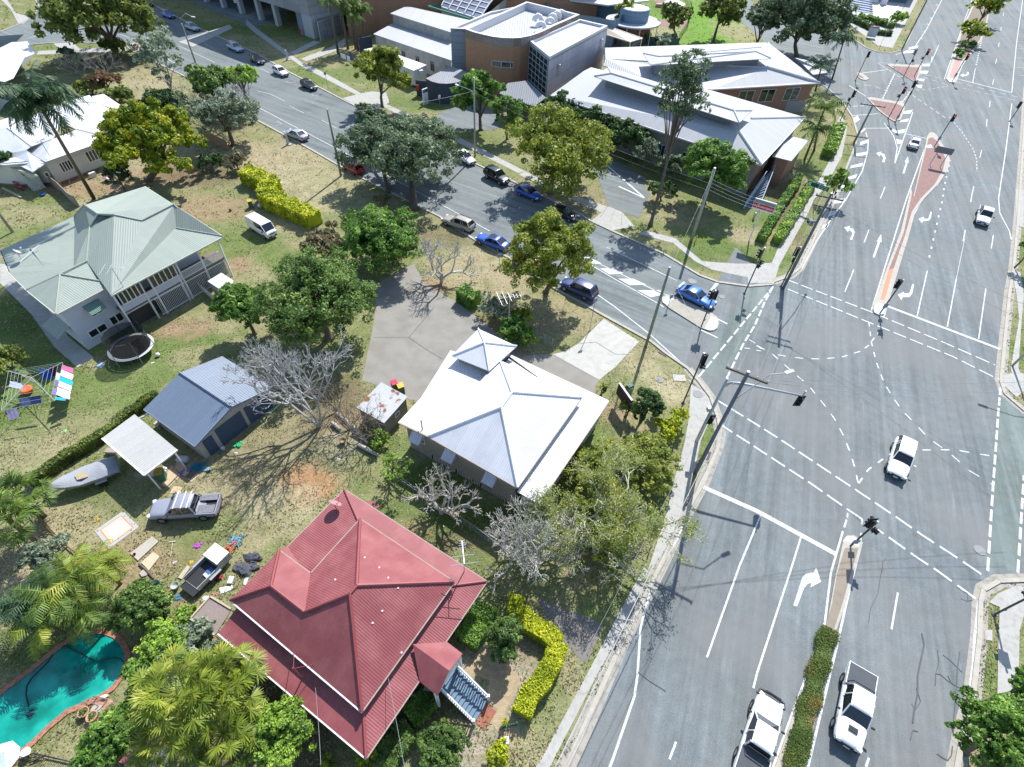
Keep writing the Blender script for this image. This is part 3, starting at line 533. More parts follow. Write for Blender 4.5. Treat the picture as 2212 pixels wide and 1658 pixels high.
for s in ("b0 195,1005 270,1042 240,1030 190,1045", "b0 270,675 360,720 310,690 350,680", "b0 480,785 520,800 555,785", "b0 60,570 130,605", "a0 1390,180 1440,192 1420,172", "a0 1850,400 1900,420", "a0 2080,885 2140,918 2110,905 2070,920"): st(s, .1)
for y in (45, 100, 152, 205, 262, 320): st(f"d0 {1450-(y-45)*.46:.0f},{y} {1490-(y-45)*.46:.0f},{y+4}", .12); st(f"d0 {1486-(y-45)*.46:.0f},{y-8} {1494-(y-45)*.46:.0f},{y+10}", .12)
for y in (345, 405, 480, 560, 625): st(f"d0 2155,{y} 2211,{y+4}", .12)
st("c0 690,1250 1140,1640", .3); st("c1 930,0 1140,95", .3)
struct('road_markings', mk, PAINT)
# tar seams and patches
gt = asphalt('asphalt_green', (.165, .198, .183), rad(70), (.168, .202, .188), .6)
struct('crossing_tint', MB().sheet(PL('d2 2035,90 2211,330 2211,850 2190,1300 2160,1650 1915,1650 1955,1000 2005,300', ZR + .003)).sheet(PL('c1 1600,1575 1840,1570 1960,1310 2190,860 2000,840 1760,1240', ZR + .003)), gt)
tar = MB(); ZT = ZM + .024
def seam(s, w): KZ[0] += 1; tar.strip(PL(s, ZT + (KZ[0] % 7)*.002), w*.6)
for s, w in (("d3 1365,545 1385,640 1350,800 1330,900 1330,1050 1300,1200 1290,1290", .16), ("d3 1270,1430 1290,1350 1335,1362", .09), ("d3 1495,685 1507,790 1480,880 1478,980", .08), ("d3 1480,880 1520,890 1580,940 1650,985 1795,1050", .08), ("d3 1540,725 1600,770 1660,830 1700,870", .08), ("d3 1680,700 1660,850 1655,960 1645,1080 1630,1250 1625,1400 1615,1330", .09), ("d3 1580,895 1610,960", .07), ("d3 1490,1545 1540,1580 1580,1600 1610,1560 1620,1480", .09), ("d3 925,460 940,340 1000,220 1035,0", .06), ("d3 1690,260 1740,280 1790,270", .06), ("d3 1745,280 1745,220 1650,160", .06), ("c3 1090,930 1180,1000 1320,1090", .07), ("c3 1085,950 1200,800 1420,130", .04), ("d2 1035,1655 1040,1570 1070,1525", .05), ("d2 800,1170 870,1240 920,1290", .05), ("d3 1320,1000 1355,1110 1310,1180 1280,1130", .07)): seam(s, w)
pj = MB()
for s in ('c1 610,1300 740,1290 900,1390 1000,1390', 'c1 480,1375 800,1100', 'b1 1290,1250 1420,1340 1570,1430', 'b1 1000,1250 1290,1250 1500,1000', 'c1 840,160 780,250', 'c1 900,185 860,290', 'c1 960,215 950,325'): pj.strip(PL(s, .06), .035)
struct('paving_joints', pj, mat('joint_dark', (.13, .125, .11), var=.3))
struct('tar_seams', tar, mat('bitumen', (.085, .09, .096), var=.2, rough=.7))
mh = MB()
for cr, x, y, r in (('d2', 1845, 1468, .45), ('c1', 1540, 785, .55), ('c1', 1787, 913, .4), ('c2', 1270, 55, .4), ('c2', 1585, 172, .5)):
    p = P(cr, x, y, ZM + .022); mh.lathe(p, [(r, 0), (r, .006)], 18)
struct('manhole_covers', mh, mat('cover_iron', (.25, .25, .25), var=.3, scale=9))
dg = MB()
for s in ("c1 1270,1355 1335,1390 1320,1412 1258,1375", "c2 1655,650 1700,655 1675,722 1632,712"): dg.sheet(PL(s, .05))
struct('drain_grates', dg, mat('grate', (.05, .05, .05), brick=((.35, .33, .3), 8)))
# ---------------- buildings ----------------
def Z(p, z): return Vector((p[0], p[1], z))
def RP(cr, x, y, a, b, c):      # where a pixel's ray meets the plane a, b, c
    n = (b - a).cross(c - a); d = ray(cr, x, y); C = Vector((0, 0, CAMZ)); return C + d*(n.dot(a - C)/n.dot(d))
def inset(poly, d):
    n = len(poly); ar = sum(poly[i][0]*poly[(i+1) % n][1] - poly[(i+1) % n][0]*poly[i][1] for i in range(n)); s = 1 if ar > 0 else -1; out = []
    for i in range(n):
        p0, p1, p2 = (Vector((poly[(i+k) % n][0], poly[(i+k) % n][1])) for k in (-1, 0, 1))
        e1 = (p1 - p0).normalized(); e2 = (p2 - p1).normalized(); n1 = Vector((-e1.y, e1.x))*s; n2 = Vector((-e2.y, e2.x))*s
        m = n1 + n2; k = max(.35, 1 + n1.dot(n2)); v = p1 + m*(d/k); out.append(Vector((v.x, v.y, 0)))
    return out
def lerp(a, b, t): return Vector(a)*(1-t) + Vector(b)*t
def tubes(lines, r=.08, n=6, lift=.05):
    m = MB()
    for a in lines: m.tube([Vector(p) + Vector((0, 0, lift)) for p in a], r, n)
    return m
def ridges(name, lines, r, m, h):
    for a in lines: obj(name, tubes([a], r), m, h)
def beams(lines, w, h, dz=0.):
    m = MB()
    for a in lines:
        for p, q in zip(a, a[1:]): m.beam(Vector(p) + Vector((0, 0, dz)), Vector(q) + Vector((0, 0, dz)), w, h)
    return m
def roofpart(parent, name, faces, m, t=.07):
    b = MB()
    for f in faces: b.slab(f, t)
    return obj(name, b, m, parent)
def window(parent, a, b, z0, z1, frame, nmul=2, out=.04, label=None, name='window'):
    """frame and pane on a wall that runs from a to b (its outer side to the right of a->b)"""
    a, b = Vector((a[0], a[1], 0)), Vector((b[0], b[1], 0)); d = (b - a).normalized(); nrm = Vector((d.y, -d.x, 0))
    a = a + nrm*out; b = b + nrm*out; m = MB(); w = .09
    for z in (z0, z1): m.beam(Z(a, z), Z(b, z), .1, w)
    for i in range(nmul + 1): p = lerp(a, b, i/nmul); m.beam(Z(p, z0), Z(p, z1), .09, .1, up=d)
    f = obj(name, m, frame, parent)
    obj('pane', MB().face([Z(a, z0), Z(b, z0), Z(b, z1), Z(a, z1)]), glassmat(), f)
    if label: f['label'] = label
    return f
def dish(parent, p, aim, r=.42, m=None):
    m = m or mat('dish_grey', (.5, .5, .5), rough=.5, var=.05); aim = Vector(aim).normalized(); q = aim.to_track_quat('Z', 'Y').to_matrix().to_4x4(); b = MB(); base = len(b.v)
    prof = [(0.02, 0), (r*.5, .03), (r*.85, .08), (r, .13)]; c = Vector(p) + Vector((0, 0, .75))
    MBt = MB(); MBt.lathe((0, 0, 0), prof, 18); b.mesh([c + q @ Vector(v) for v in MBt.v], MBt.f[:-1])
    b.tube([p, c], .035, 6); b.tube([c + q @ Vector((0, -r*.8, .1)), c + q @ Vector((0, -.1, .6))], .02, 5); b.box(c + q @ Vector((0, -.1, .6)), (.12, .12, .12))
    return obj('satellite_dish', b, m, parent)
def antenna(parent, p, h, d, m, L=1.6, spans=((0, .9), (.35, .8), (.7, .25), (.8, .25), (.9, .22), (1, .2))):
    d = Vector((d[0], d[1], 0)).normalized(); s = Vector((-d.y, d.x, 0)); b = MB(); t = Vector(p) + Vector((0, 0, h)); b.tube([p, t], .035, 6)
    b.tube([t - d*L/2, t + d*L/2], .03, 5)
    for f, w in spans: c = t - d*L/2 + d*L*f; b.tube([c - s*w, c + s*w], .025, 5)
    return obj('tv_antenna', b, m, parent)
WHITE = mat('white_paint', (.72, .71, .68), var=.08, rough=.6)
ALU = mat('galvanised', (.52, .53, .54), rough=.45, metal=.5, var=.12)
STEELG = mat('grey_steel', (.22, .225, .23), rough=.5, var=.15)
U30, V60 = Vector((math.cos(rad(-30)), math.sin(rad(-30)), 0)), Vector((math.cos(rad(60)), math.sin(rad(60)), 0))

# ===== red roofed house =====
RED = mat('red_corrugated', (.235, .062, .067), rough=.6, rib=.006, ribp=.15, var=.16, scale=1.1, detail=((.30, .10, .10), .7, .42, .75))
RED_S = mat('red_trim', (.24, .055, .058), rough=.5, var=.1); GUT = mat('weathered_gutter', (.33, .27, .22), var=.35, scale=3)
GUTW = mat('white_gutter', (.68, .66, .64), var=.15, scale=4)
h = thing('red_roofed_house', 'house with red corrugated hipped roof, verandah all round and blue front steps', 'house', P('D', 770, 1270))
L = P('D', 498, 1297, 4.5); B = P('D', 781.7, 1537.5, 4.5); R = P('D', 981, 1257.9, 4.5); T = P('D', 778, 1122, 4.5); A = P('D', 755.6, 1284, 7.1); A2 = P('D', 771, 1265.7, 7.1)
Wa = RP('D', 586, 1267, L, B, A); Wr = RP('D', 658, 1323, L, B, A); Wn = P('D', 603, 1189.5, 4.5); Wv = P('D', 671, 1239.7, 4.5)
roofpart(h, 'upper_roof', [[L, B, A, Wr, Wa], [B, R, A2, A], [R, T, A2], [T, Wv, Wr, A, A2], [Wv, Wn, Wa, Wr], [Wn, L, Wa]], RED)
ridges('ridge_capping', [[L, Wa], [Wa, Wr], [Wr, A], [A, A2], [A, B], [A2, R], [A2, T], [Wa, Wn]], .11, RED_S, h)
l0 = P('D', 471.6, 1368.6, 3.5); l1 = P('D', 790.8, 1638.3, 3.5); l2 = P('D', 1051.4, 1256.5, 3.5); l3 = P('D', 744, 1057.9, 3.5); l4 = P('D', 621.5, 1181.6, 3.5); l5 = P('D', 612, 1179, 3.62)
q = inset([L, B, R, T, Wv, Wn], .35); iL, iB, iR, iT, iV, iN = (Z(p, 4.0) for p in q)
e0 = Z(l0, 3.5); iL2 = iL
lr = [[e0, l1, iB, iL2], [l1, l2, iR, iB], [l2, l3, iT, iR], [l3, l4, Z(lerp(iV, iN, .0), 4.0), iT], [l4, l5, iN, iV]]
roofpart(h, 'verandah_roof', lr, RED)
ridges('verandah_ridge_capping', [[l1, iB], [l2, iR], [l3, iT]], .09, RED_S, h)
obj('eaves_gutter', beams([[R, T, Wv], [Wv, Wn], [l2, l3, l4], [B, R], [l1, l2]], .14, .12, -.06), GUT, h)
obj('white_fascia', beams([[L, B], [e0, l1]], .16, .2, -.1), GUTW, h)
wl = inset([L, B, R, T, Wv, Wn], .5)
obj('wall', MB().walls([Vector(p) for p in wl], 0, 4.45), mat('white_boards', (.62, .60, .58), boards=.18, var=.08), h)
deck_o = inset([e0, l1, l2, l3, l4, Wn, L], .55)
obj('verandah_floor', MB().prism(deck_o, 1.35, 1.5), mat('deck_timber', (.22, .17, .13), boards=.1), h)
# posts, balustrade and battens of the two street sides
def rail_run(parent, a, b, zf, hgt, m, gap=.14, posts=4):
    r = MB()
    for z in (zf + .12, zf + hgt): r.beam(Z(a, z), Z(b, z), .08, .07)
    n = max(2, int((Z(b, 0) - Z(a, 0)).length/gap)); s = (Z(b, 0) - Z(a, 0)).normalized()
    for i in range(n): p = lerp(a, b, (i + .5)/n); r.beam(Z(p, zf + .12), Z(p, zf + hgt), .05, .05, up=s)
    return obj('balustrade', r, m, parent)
wp = mat('rail_white', (.66, .66, .68), var=.08, rough=.6); dk = mat('deck_timber', (.2, .2, .2))
do = [Vector(p) for p in deck_o]
for a, b, n in ((do[1], do[2], 6), (do[0], do[1], 5), (do[2], do[3], 5)):
    rail_run(h, a, b, 1.5, .95, wp)
    for i in range(n + 1): p = lerp(a, b, i/n); obj('verandah_post', MB().beam(Z(p, 0), Z(p, 3.5), .13, .13), wp, h)
# porch with its gable and the steps
pa, pb, pc, pd = P('b3', 1605, 680, 3.55), P('b3', 1735, 780, 3.45), P('b3', 1525, 1130, 3.45), P('b3', 1380, 1010, 3.55)
r0, r1 = P('b3', 1625, 920, 4.35), P('b3', 1322, 700, 4.35)
roofpart(h, 'porch_roof', [[pa, pb, r0, r1], [pc, pd, r1, r0]], RED)
obj('porch_gable', MB().face([pb, r0, pc]), mat('gable_white', (.62, .62, .64), boards=.12, var=.05), h)
for p in (pb, pc): obj('porch_post', MB().beam(Z(lerp(p, r1, .07), 0), Z(lerp(p, r1, .07), 3.45), .18, .18), wp, h)
s0, s1 = P('b3', 1660, 960, 1.5), P('b3', 1570, 1080, 1.5); g0, g1 = P('b3', 1950, 1160), P('b3', 1830, 1360)
sa, sb = P('b3', 1690, 900, 1.5), P('b3', 1560, 1090, 1.5); n = 9; stp = MB(); up = (s1 - s0).normalized()
for i in range(n):
    t0, t1 = i/n, (i + 1)/n; z = 1.5*(1 - (i + 1)/(n + 1)); a, b = lerp(sa, g0, t0), lerp(sb, g1, t0); c, d = lerp(sb, g1, t1), lerp(sa, g0, t1)
    stp.prism([(v.x, v.y) for v in (a, b, c, d)], z - .05 - .1, z)
obj('front_steps', stp, mat('steps_shaded_blue_grey', (.115, .18, .25), var=.1, rough=.6), h)  # blue grey darkened to include the shade lying over the steps
for a, g in ((sa, g0), (sb, g1)):
    r = MB(); r.beam(Z(a, 2.45), Z(g, .95), .09, .09); r.beam(Z(a, 1.65), Z(g, .2), .08, .08)
    for i in range(16): t = (i + .5)/16; p = lerp(a, g, t); z = 1.5*(1 - t); r.beam(Z(p, z + .15), Z(p, z + .93), .05, .05, up=(1, 0, 0))
    r.beam(Z(g, 0), Z(g, 1.15), .16, .16); obj('stair_rail', r, wp, h)
obj('porch_landing', MB().prism([(v.x, v.y) for v in (pa, lerp(pb, sa, 1), sb, pd)], 1.36, 1.51), mat('steps_shaded_blue_grey', (.3, .34, .39)), h)
obj('step_tiles', MB().sheet(PL('b3 1920,1175 2015,1260 1920,1420 1835,1345', .03)), mat('terracotta', (.34, .12, .075), brick=((.2, .09, .06), 1.6, .5, .5)), h)
dish(h, RP('b2', 690, 1130, l3, l4, iT), (.3, .6, .55), .5, mat('dish_red', (.36, .2, .2), var=.1))
antenna(h, RP('b3', 1750, 95, l2, l3, iT), 3.0, (-.2, 1), ALU)
mm = MB(); q0 = RP('b3', 575, 1120, L, B, A); c0 = Z(l0 + (l1 - l0)*.55, 3.7)
b0_ = lerp(iL, iB, .56); p0 = Z(lerp(lerp(e0, l1, .58), b0_, .5), 3.85); mm.tube([p0, p0 + Vector((0, 0, 2.2))], .045, 6); mm.tube([p0 + Vector((0, 0, 2.0)), Z(b0_, 4.4) + U30*1.0], .02, 5); mm.tube([p0 + Vector((0, 0, 2.0)), Z(b0_, 4.4) - U30*.9], .02, 5)
obj('service_mast', mm, RED_S, h)
fl = MB()
for cr, x, y in (('b3', 1070, 425), ('b3', 990, 525), ('b3', 1200, 235), ('b3', 1045, 65), ('b3', 680, 165), ('b2', 925, 1530), ('b3', 1230, 770), ('b3', 1120, 150)):
    pl = (B, R, A2) if (x > 900 and y > 210 and cr == 'b3') else ((R, T, A2) if x > 860 else (T, A, A2)); p = RP(cr, x, y, *pl); fl.lathe(p + Vector((0, 0, .01)), [(.07, 0), (.07, .03)], 6)
obj('bird_marks', fl, mat('pale_lime', (.6, .5, .5), var=.1), h)
# lean-to of brown battens beside it, red roofed outbuildings
g = thing('lean_to_roof', 'brown weathered lattice shelter roof beside the red house', 'shelter', P('a3', 1750, 480))
c4 = [P('a3', x, y, 2.6) for x, y in ((1580, 490), (1745, 305), (1920, 410), (1785, 625))]
roofpart(g, 'roof', [c4], mat('brown_thatch', (.235, .185, .165), var=.4, scale=14, bump=.03)); obj('edge_battens', beams([[c4[0], c4[1], c4[2]], [c4[3], c4[0]]], .12, .14, .03), mat('pale_timber', (.42, .35, .24)), g)
for p in c4: obj('post', MB().beam(Z(p, 0), Z(p, 2.55), .1, .1), mat('pale_timber', (.42, .35, .24)), g)
g = thing('red_lean_to', 'low red corrugated roof half hidden under the fan palm', 'shed', P('a3', 1150, 1560))
c4 = [P('a3', x, y, 2.5) for x, y in ((980, 1680), (1230, 1440), (1330, 1500), (1200, 1720))]
roofpart(g, 'roof', [c4], RED); obj('wall', MB().walls(inset(c4, .2), 0, 2.45), mat('white_boards', (.6, .6, .6)), g)
g = thing('red_shed', 'small red roof at the north side of the red house', 'shed', P('b2', 1010, 1090))
c4 = [P('b2', x, y, .9) for x, y in ((900, 1060), (985, 1055), (1055, 1105), (1000, 1130))]
roofpart(g, 'roof', [c4], RED); obj('wall', MB().walls(inset(c4, .12), 0, .88), mat('white_boards', (.6, .6, .6)), g)

# ===== white roofed house on the corner =====
WR = mat('white_corrugated', (.66, .665, .685), rough=.55, rib=.012, ribp=.19, var=.09, scale=.8, detail=((.57, .575, .59), .5, .45, .75))
WRG = mat('white_ridge', (.72, .73, .76), rough=.5, var=.05); OLIVE = mat('olive_boards', (.285, .26, .21), boards=.15, var=.1)
GUTB = mat('rusty_gutter', (.34, .27, .22), var=.3, scale=2)

h = thing('white_roofed_house', 'olive weatherboard house with bright white hipped roof on the street corner', 'house', P('c2', 0, 200))
L = P('b2', 1450, 525, 4.4); B = P('c2', 90, 950, 4.4); T = P('c2', 620, 205, 4.4); N = P('b1', 2045, 1440, 4.4); A = P('b2', 2055, 285, 6.8); A2 = P('c2', 45, 160, 6.8)
roofpart(h, 'upper_roof', [[L, B, A], [B, T, A2, A], [T, N, A2], [N, L, A, A2]], WR)
ridges('ridge_capping', [[A, A2], [A, L], [A, B], [A2, T], [A2, N]], .1, WRG, h)
lR, lB = P('c2', 850, 230, 3.4), P('c2', 265, 1085, 3.4); lN = P('b1', 2140, 1400, 3.4); n1, n2, n3 = P('b2', 1205, 410, 3.8), P('b2', 1305, 165, 3.8), P('b1', 1640, 1360, 3.8)
iB, iT, iN, iL = (Z(p, 4.2) for p in inset([B, T, N, L], .3))
iB, iT, iN, iL = [Z(p, 3.78) for p in inset([B, T, N, L], .3)]
nn = P('b1', 1740, 1400, 3.9)
roofpart(h, 'verandah_roof', [[lB, lR, iT, Z(B, 3.8)], [lR, lN, iN, iT]], WR)
mid = P('b2', 1395, 205, 3.8)
roofpart(h, 'rear_roof', [[n1, mid, Z(n3, 3.8), iN, iL]], WR)
obj('roof_sheet_edge', beams([[n1, mid, n3]], .1, .1, -.05), WRG, h)
obj('eaves_gutter', beams([[B, T], [lB, lR, lN], [L, B], [n1, L]], .13, .12, -.06), GUTB, h)
# raised lantern roof
z = 4.7; pv = [P('b1', x, y, z) for x, y in ((1645, 1405), (1865, 1180), (2185, 1325), (1955, 1530))]; ap = P('b1', 1915, 1295, 5.75)
roofpart(h, 'pavilion_roof', [[pv[i], pv[(i+1) % 4], ap] for i in range(4)], WR); ridges('pavilion_ridge', [[ap, p] for p in pv], .08, WRG, h)
obj('pavilion_wall', MB().walls(inset(pv, .45), 2.5, 4.68), OLIVE, h)
fpz = [n1, mid, n3, pv[1], pv[2], lN, lR, lB, B, L]; wp_ = inset([n1, n3, lN, lR, lB], .55)
obj('wall', MB().walls(inset([n1, n3, lN, Z(T, 0), Z(B, 0)], .45), .95, 3.7), OLIVE, h)
ve = inset([Z(B, 0), lB, lR, Z(T, 0)], .35)
obj('verandah_wall', MB().walls(ve, .95, 3.38), mat('verandah_blue_grey', (.30, .36, .40), boards=.2), h)
skp = inset([n1, n3, lN, lR, lB], .5); sk = MB(); skm = MB()
for i in range(5):
    a, b = Vector(skp[i]), Vector(skp[(i+1) % 5]); nb = int((b - a).length/.16); d = (b - a).normalized(); s = Vector((d.x, d.y, 0))
    for j in range(nb):
        if j % 16 == 0: continue
        p = lerp(a, b, (j + .5)/nb); sk.beam(Z(p, .05), Z(p, .93), .1, .03, up=s)
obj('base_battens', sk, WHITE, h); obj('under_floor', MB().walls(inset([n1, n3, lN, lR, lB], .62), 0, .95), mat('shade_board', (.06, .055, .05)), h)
wa, wb = Vector(inset([n1, n3, lN, lR, lB], .45)[0]), Vector(inset([n1, n3, lN, lR, lB], .45)[4]); hood = mat('awning_metal', (.62, .65, .72), rib=.02, ribp=.15, rough=.5); dd = (wb - wa).normalized(); nw = Vector((dd.y, -dd.x, 0))
if nw.y > 0: nw = -nw
for cr, x, y in (('b2', 1360, 545), ('b2', 1625, 700), ('b2', 1955, 900)):
    c = P(cr, x, y, 2.6); t = (Z(c, 0) - wa).dot(dd); a, b = wa + dd*(t - .55), wa + dd*(t + .55)
    f = window(h, a, b, 1.9, 3.2, WHITE, 2); m = MB(); ho = Vector((nw.x, nw.y, 0))
    m.slab([Z(a, 3.35) + ho*.05, Z(b, 3.35) + ho*.05, Z(b, 2.65) + ho*.85, Z(a, 2.65) + ho*.85], .04)
    m.face([Z(b, 3.3) + ho*.05, Z(b, 2.65) + ho*.83, Z(b, 2.65) + ho*.05]); obj('window_awning', m, hood, f)
f = window(h, ve[0] + dd*.3, ve[1] - dd*.25 if len(ve) > 1 else wb, 2.2, 3.5, WHITE, 4)
vp = MB(); p = P('b2', 1432, 680); vp.tube([Z(p, .0), Z(p, 4.9)], .06, 8); vp.lathe(Z(p, 4.9), [(.09, 0), (.09, .08)], 8); obj('vent_pipe', vp, STEELG, h)
antenna(h, Z(P('b1', 2110, 1290), 3.0), 3.2, (1, .35), ALU, 2.2, ((0, 1.1), (.25, 1.), (.5, .7), (.7, .35), (.85, .3), (1, .25)))

# ===== green roofed house =====
GR = mat('green_corrugated', (.275, .312, .268), rough=.6, rib=.008, ribp=.21, var=.08, scale=.9)
GRC = mat('green_ridge', (.30, .34, .292), rough=.6, var=.05); LIL = mat('pale_lilac_boards', (.56, .56, .61), boards=.2, var=.06)
h = thing('green_roofed_house', 'raised two storey house with pale green iron roof and long rear verandah', 'house', P('a1', 900, 600))
z = 5.3; E_ = P('a1', 1850, 415, z); Sx = P('a1', 920, 905, z); W_ = P('a1', 0, 530, z); X_ = P('a1', 220, 860, z); Nn = P('a1', 1200, 0, z); W2 = P('a1', 75, 715, z); W3 = P('a1', 125, 660, z); Nw = P('a1', 620, 245, z)
ra, rb, rc, rd, rt = P('a1', 745, 340, 7.6), P('a1', 945, 238, 8.4), P('a1', 1175, 285, 7.6), P('a1', 1440, 150, 7.6), P('a1', 1195, 5, 6.0)
gw, g2 = P('a1', 700, 155, 8.4), P('a1', 812, 232, 8.5); re = P('a1', 1605, 315, 5.9); rf = P('a1', 1460, 348, 5.9); ex = P('a1', 500, 730, 6.3); vl = P('a1', 720, 622, 6.2); e2, e3 = P('a1', 945, 806, 5.25), P('a1', 465, 1060, z)
bk = Z(Nn + (Nw - Nn)*.5, 6.4); v3 = P('a1', 610, 680, 5.9)
roofpart(h, 'main_roof', [[Sx, E_, rf], [Sx, rf, re, rd, rc], [Sx, rc, rb, vl], [rb, ra, vl]], GR)
roofpart(h, 'north_roof', [[g2, gw, Nn], [g2, Nn, rd], [rd, rc, g2], [rc, rb, g2], [E_, rf, rd], [E_, rd, Nn]], GR)
roofpart(h, 'west_roof', [[gw, g2, ra], [gw, ra, Nw], [Nw, ra, v3], [v3, ra, vl], [Nw, v3, X_, W2, W_], [gw, Nw, Nn]], GR)
roofpart(h, 'bay_roof', [[ex, e3, X_], [e3, ex, e2], [ex, v3, vl, e2]], GR)
ridges('ridge_capping', [[ra, vl, ex], [ex, e3], [ex, e2], [rb, g2], [g2, ra], [rd, rc, rb], [rd, re], [rf, E_], [gw, g2], [gw, Nw], [X_, v3]], .09, GRC, h)
obj('gable_vent', MB().face([ra + Vector((.1, -.1, 0)), Z(rb, 7.9), g2 - Vector((0, 0, .1))]), mat('vent_dark', (.1, .13, .12)), h)
obj('eaves_gutter', beams([[E_, Sx], [e2, e3, X_], [X_, W2, W_], [Nn, E_]], .13, .14, -.07), mat('cream_gutter', (.55, .52, .42), var=.15), h)
foot = inset([E_, Z(Sx, 0), Z(e2, 0), e3, X_, W_, Nn], .55)
bay = inset([Z(e2, 0), e3, X_, Z(v3, 0)], .4); mainf = inset([E_, Sx, X_, W_, Nn], .5)
obj('bay_wall', MB().walls(bay, 0, 5.25), LIL, h); obj('main_wall', MB().walls(inset([lerp(E_, Sx, .0), Sx, X_, W_, Nn], 2.4), 0, 5.6), LIL, h)
fl_a, fl_b = Vector(mainf[1]), Vector(mainf[0]); d = (fl_b - fl_a).normalized(); inn = Vector((-d.y, d.x, 0))
if inn.y < 0: inn = -inn
obj('verandah_floor', MB().prism([fl_a, fl_b, fl_b + inn*2.2, fl_a + inn*2.2], 2.45, 2.65), mat('deck_timber', (.2, .2, .2)), h)
Lh = (fl_b - fl_a).length
obj('verandah_apron', MB().prism([fl_a, fl_a + d*Lh*.55, fl_a + d*Lh*.55 + inn*.1, fl_a + inn*.1], 2.3, 3.45), LIL, h)
for t0, t1 in ((.57, .77), (.785, .985)): rail_run(h, fl_a + d*Lh*t0, fl_a + d*Lh*t1, 2.65, .95, WHITE)
for t in (.0, .22, .3, .53, .56, .78, .995): p = fl_a + d*Lh*t; obj('verandah_post', MB().beam(Z(p, 0), Z(p, 5.2), .14, .14), WHITE, h)
for t0, t1 in ((.03, .22), (.3, .53)): window(h, fl_a + d*Lh*t0, fl_a + d*Lh*t1, 3.5, 4.9, WHITE, 5)
sc = MB(); nb = int(Lh*.74/.17)
for i in range(nb): p = fl_a + d*Lh*(.26 + .735*(i + .5)/nb); sc.beam(Z(p, .1), Z(p, 2.3), .1, .03, up=(d.x, d.y, 0))
for zz in (.2, 2.3): sc.beam(Z(fl_a + d*Lh*.255, zz), Z(fl_b, zz), .06, .1)
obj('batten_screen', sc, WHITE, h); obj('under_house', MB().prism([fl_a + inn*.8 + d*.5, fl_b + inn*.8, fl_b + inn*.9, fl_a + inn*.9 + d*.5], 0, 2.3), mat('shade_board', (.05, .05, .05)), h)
bw0, bw1 = Vector(bay[1]), Vector(bay[0]); bd = (bw1 - bw0).normalized(); bn = Vector((bd.y, -bd.x, 0)); bl = (bw1 - bw0).length
f = window(h, bw0 + bd*bl*.42, bw0 + bd*bl*.66, 3.0, 4.3, WHITE, 2); bo = Vector((bn.x, bn.y, 0)); a, b = Z(bw0 + bd*bl*.38, 4.5), Z(bw0 + bd*bl*.7, 4.5)
obj('window_awning', MB().slab([a + bo*.05, b + bo*.05, b + bo*.95 - Vector((0, 0, .75)), a + bo*.95 - Vector((0, 0, .75))], .04), mat('green_awning', (.16, .25, .21), rib=.02, ribp=.15), f)
window(h, bw0 + bd*bl*.18, bw0 + bd*bl*.55, 1.0, 1.8, WHITE, 2); window(h, bw0 + bd*bl*.66, bw0 + bd*bl*.93, 1.0, 2.0, WHITE, 2)
m = MB(); p0, p1 = Vector(bay[1]), Vector(bay[2]); sd = (p1 - p0).normalized(); so = Vector((sd.y, -sd.x, 0))
if so.x > 0: so = -so
a, b = Z(lerp(p0, p1, .1), 3.0), Z(lerp(p0, p1, .75), 3.0); m.slab([a, b, b + so*1.5 - Vector((0, 0, .7)), a + so*1.5 - Vector((0, 0, .7))], .05); obj('side_awning', m, GR, h)
dish(h, Z(P('a1', 170, 590, 5.7), 5.6), (.4, .5, .5), .38); antenna(h, P('a1', 1040, 860, 4.9), 2.6, (1, .2), ALU, 1.8)
obj('roof_pipe', MB().tube([P('a1', 165, 630, 5.4), P('a1', 325, 485, 5.9)], .05), mat('pale_pipe', (.6, .66, .62)), h)
# ===== blue grey garage =====
BG = mat('blue_grey_iron', (.145, .185, .25), rough=.45, rib=.016, ribp=.2, var=.06); TAUPE = mat('taupe_cladding', (.40, .37, .32), rib=.01, ribp=.25, var=.05); DOOR = mat('roller_door_blue', (.055, .085, .14), boards=.12, var=.06)
h = thing('garage', 'blue grey iron garage with two wide roller doors and a small one', 'garage', P('a2', 1800, 400))
f0 = P('a2', 1715, 710); fd = Vector((math.cos(rad(59.5)), math.sin(rad(59.5)), 0)); bdv = Vector((-fd.y, fd.x, 0)); f0 = f0 - fd*.05
wd, dp, ez, rz = 7.6, 6.6, 2.45, 3.6; q = lambda u, v, zz: f0 + fd*u + bdv*v + Vector((0, 0, zz))
roofpart(h, 'roof', [[q(-.25, -.3, ez), q(-.25, dp + .2, ez), q(wd/2, dp + .2, rz), q(wd/2, -.3, rz)], [q(wd + .25, -.3, ez), q(wd + .25, dp + .2, ez), q(wd/2, dp + .2, rz), q(wd/2, -.3, rz)]], BG)
ridges('ridge_capping', [[q(wd/2, -.3, rz), q(wd/2, dp + .2, rz)]], .1, BG, h)
obj('barge_trim', beams([[q(-.25, -.32, ez), q(wd/2, -.32, rz), q(wd + .25, -.32, ez)], [q(-.27, -.3, ez), q(-.27, dp + .2, ez)]], .08, .16, -.08), mat('blue_trim', (.16, .2, .27)), h)
w = MB().walls([q(0, 0, 0), q(wd, 0, 0), q(wd, dp, 0), q(0, dp, 0)], 0, ez); w.face([q(0, 0, ez), q(wd, 0, ez), q(wd/2, 0, rz)]); obj('wall', w, TAUPE, h)
for u0, u1, zt, nm in ((.45, 1.35, 2.05, 'side_door'), (1.75, 4.4, 2.25, 'roller_door'), (4.75, 7.3, 2.25, 'roller_door')):
    obj(nm, MB().box(q((u0 + u1)/2, -.02, zt/2), (u1 - u0, .06, zt), rad(59.5)), DOOR, h)
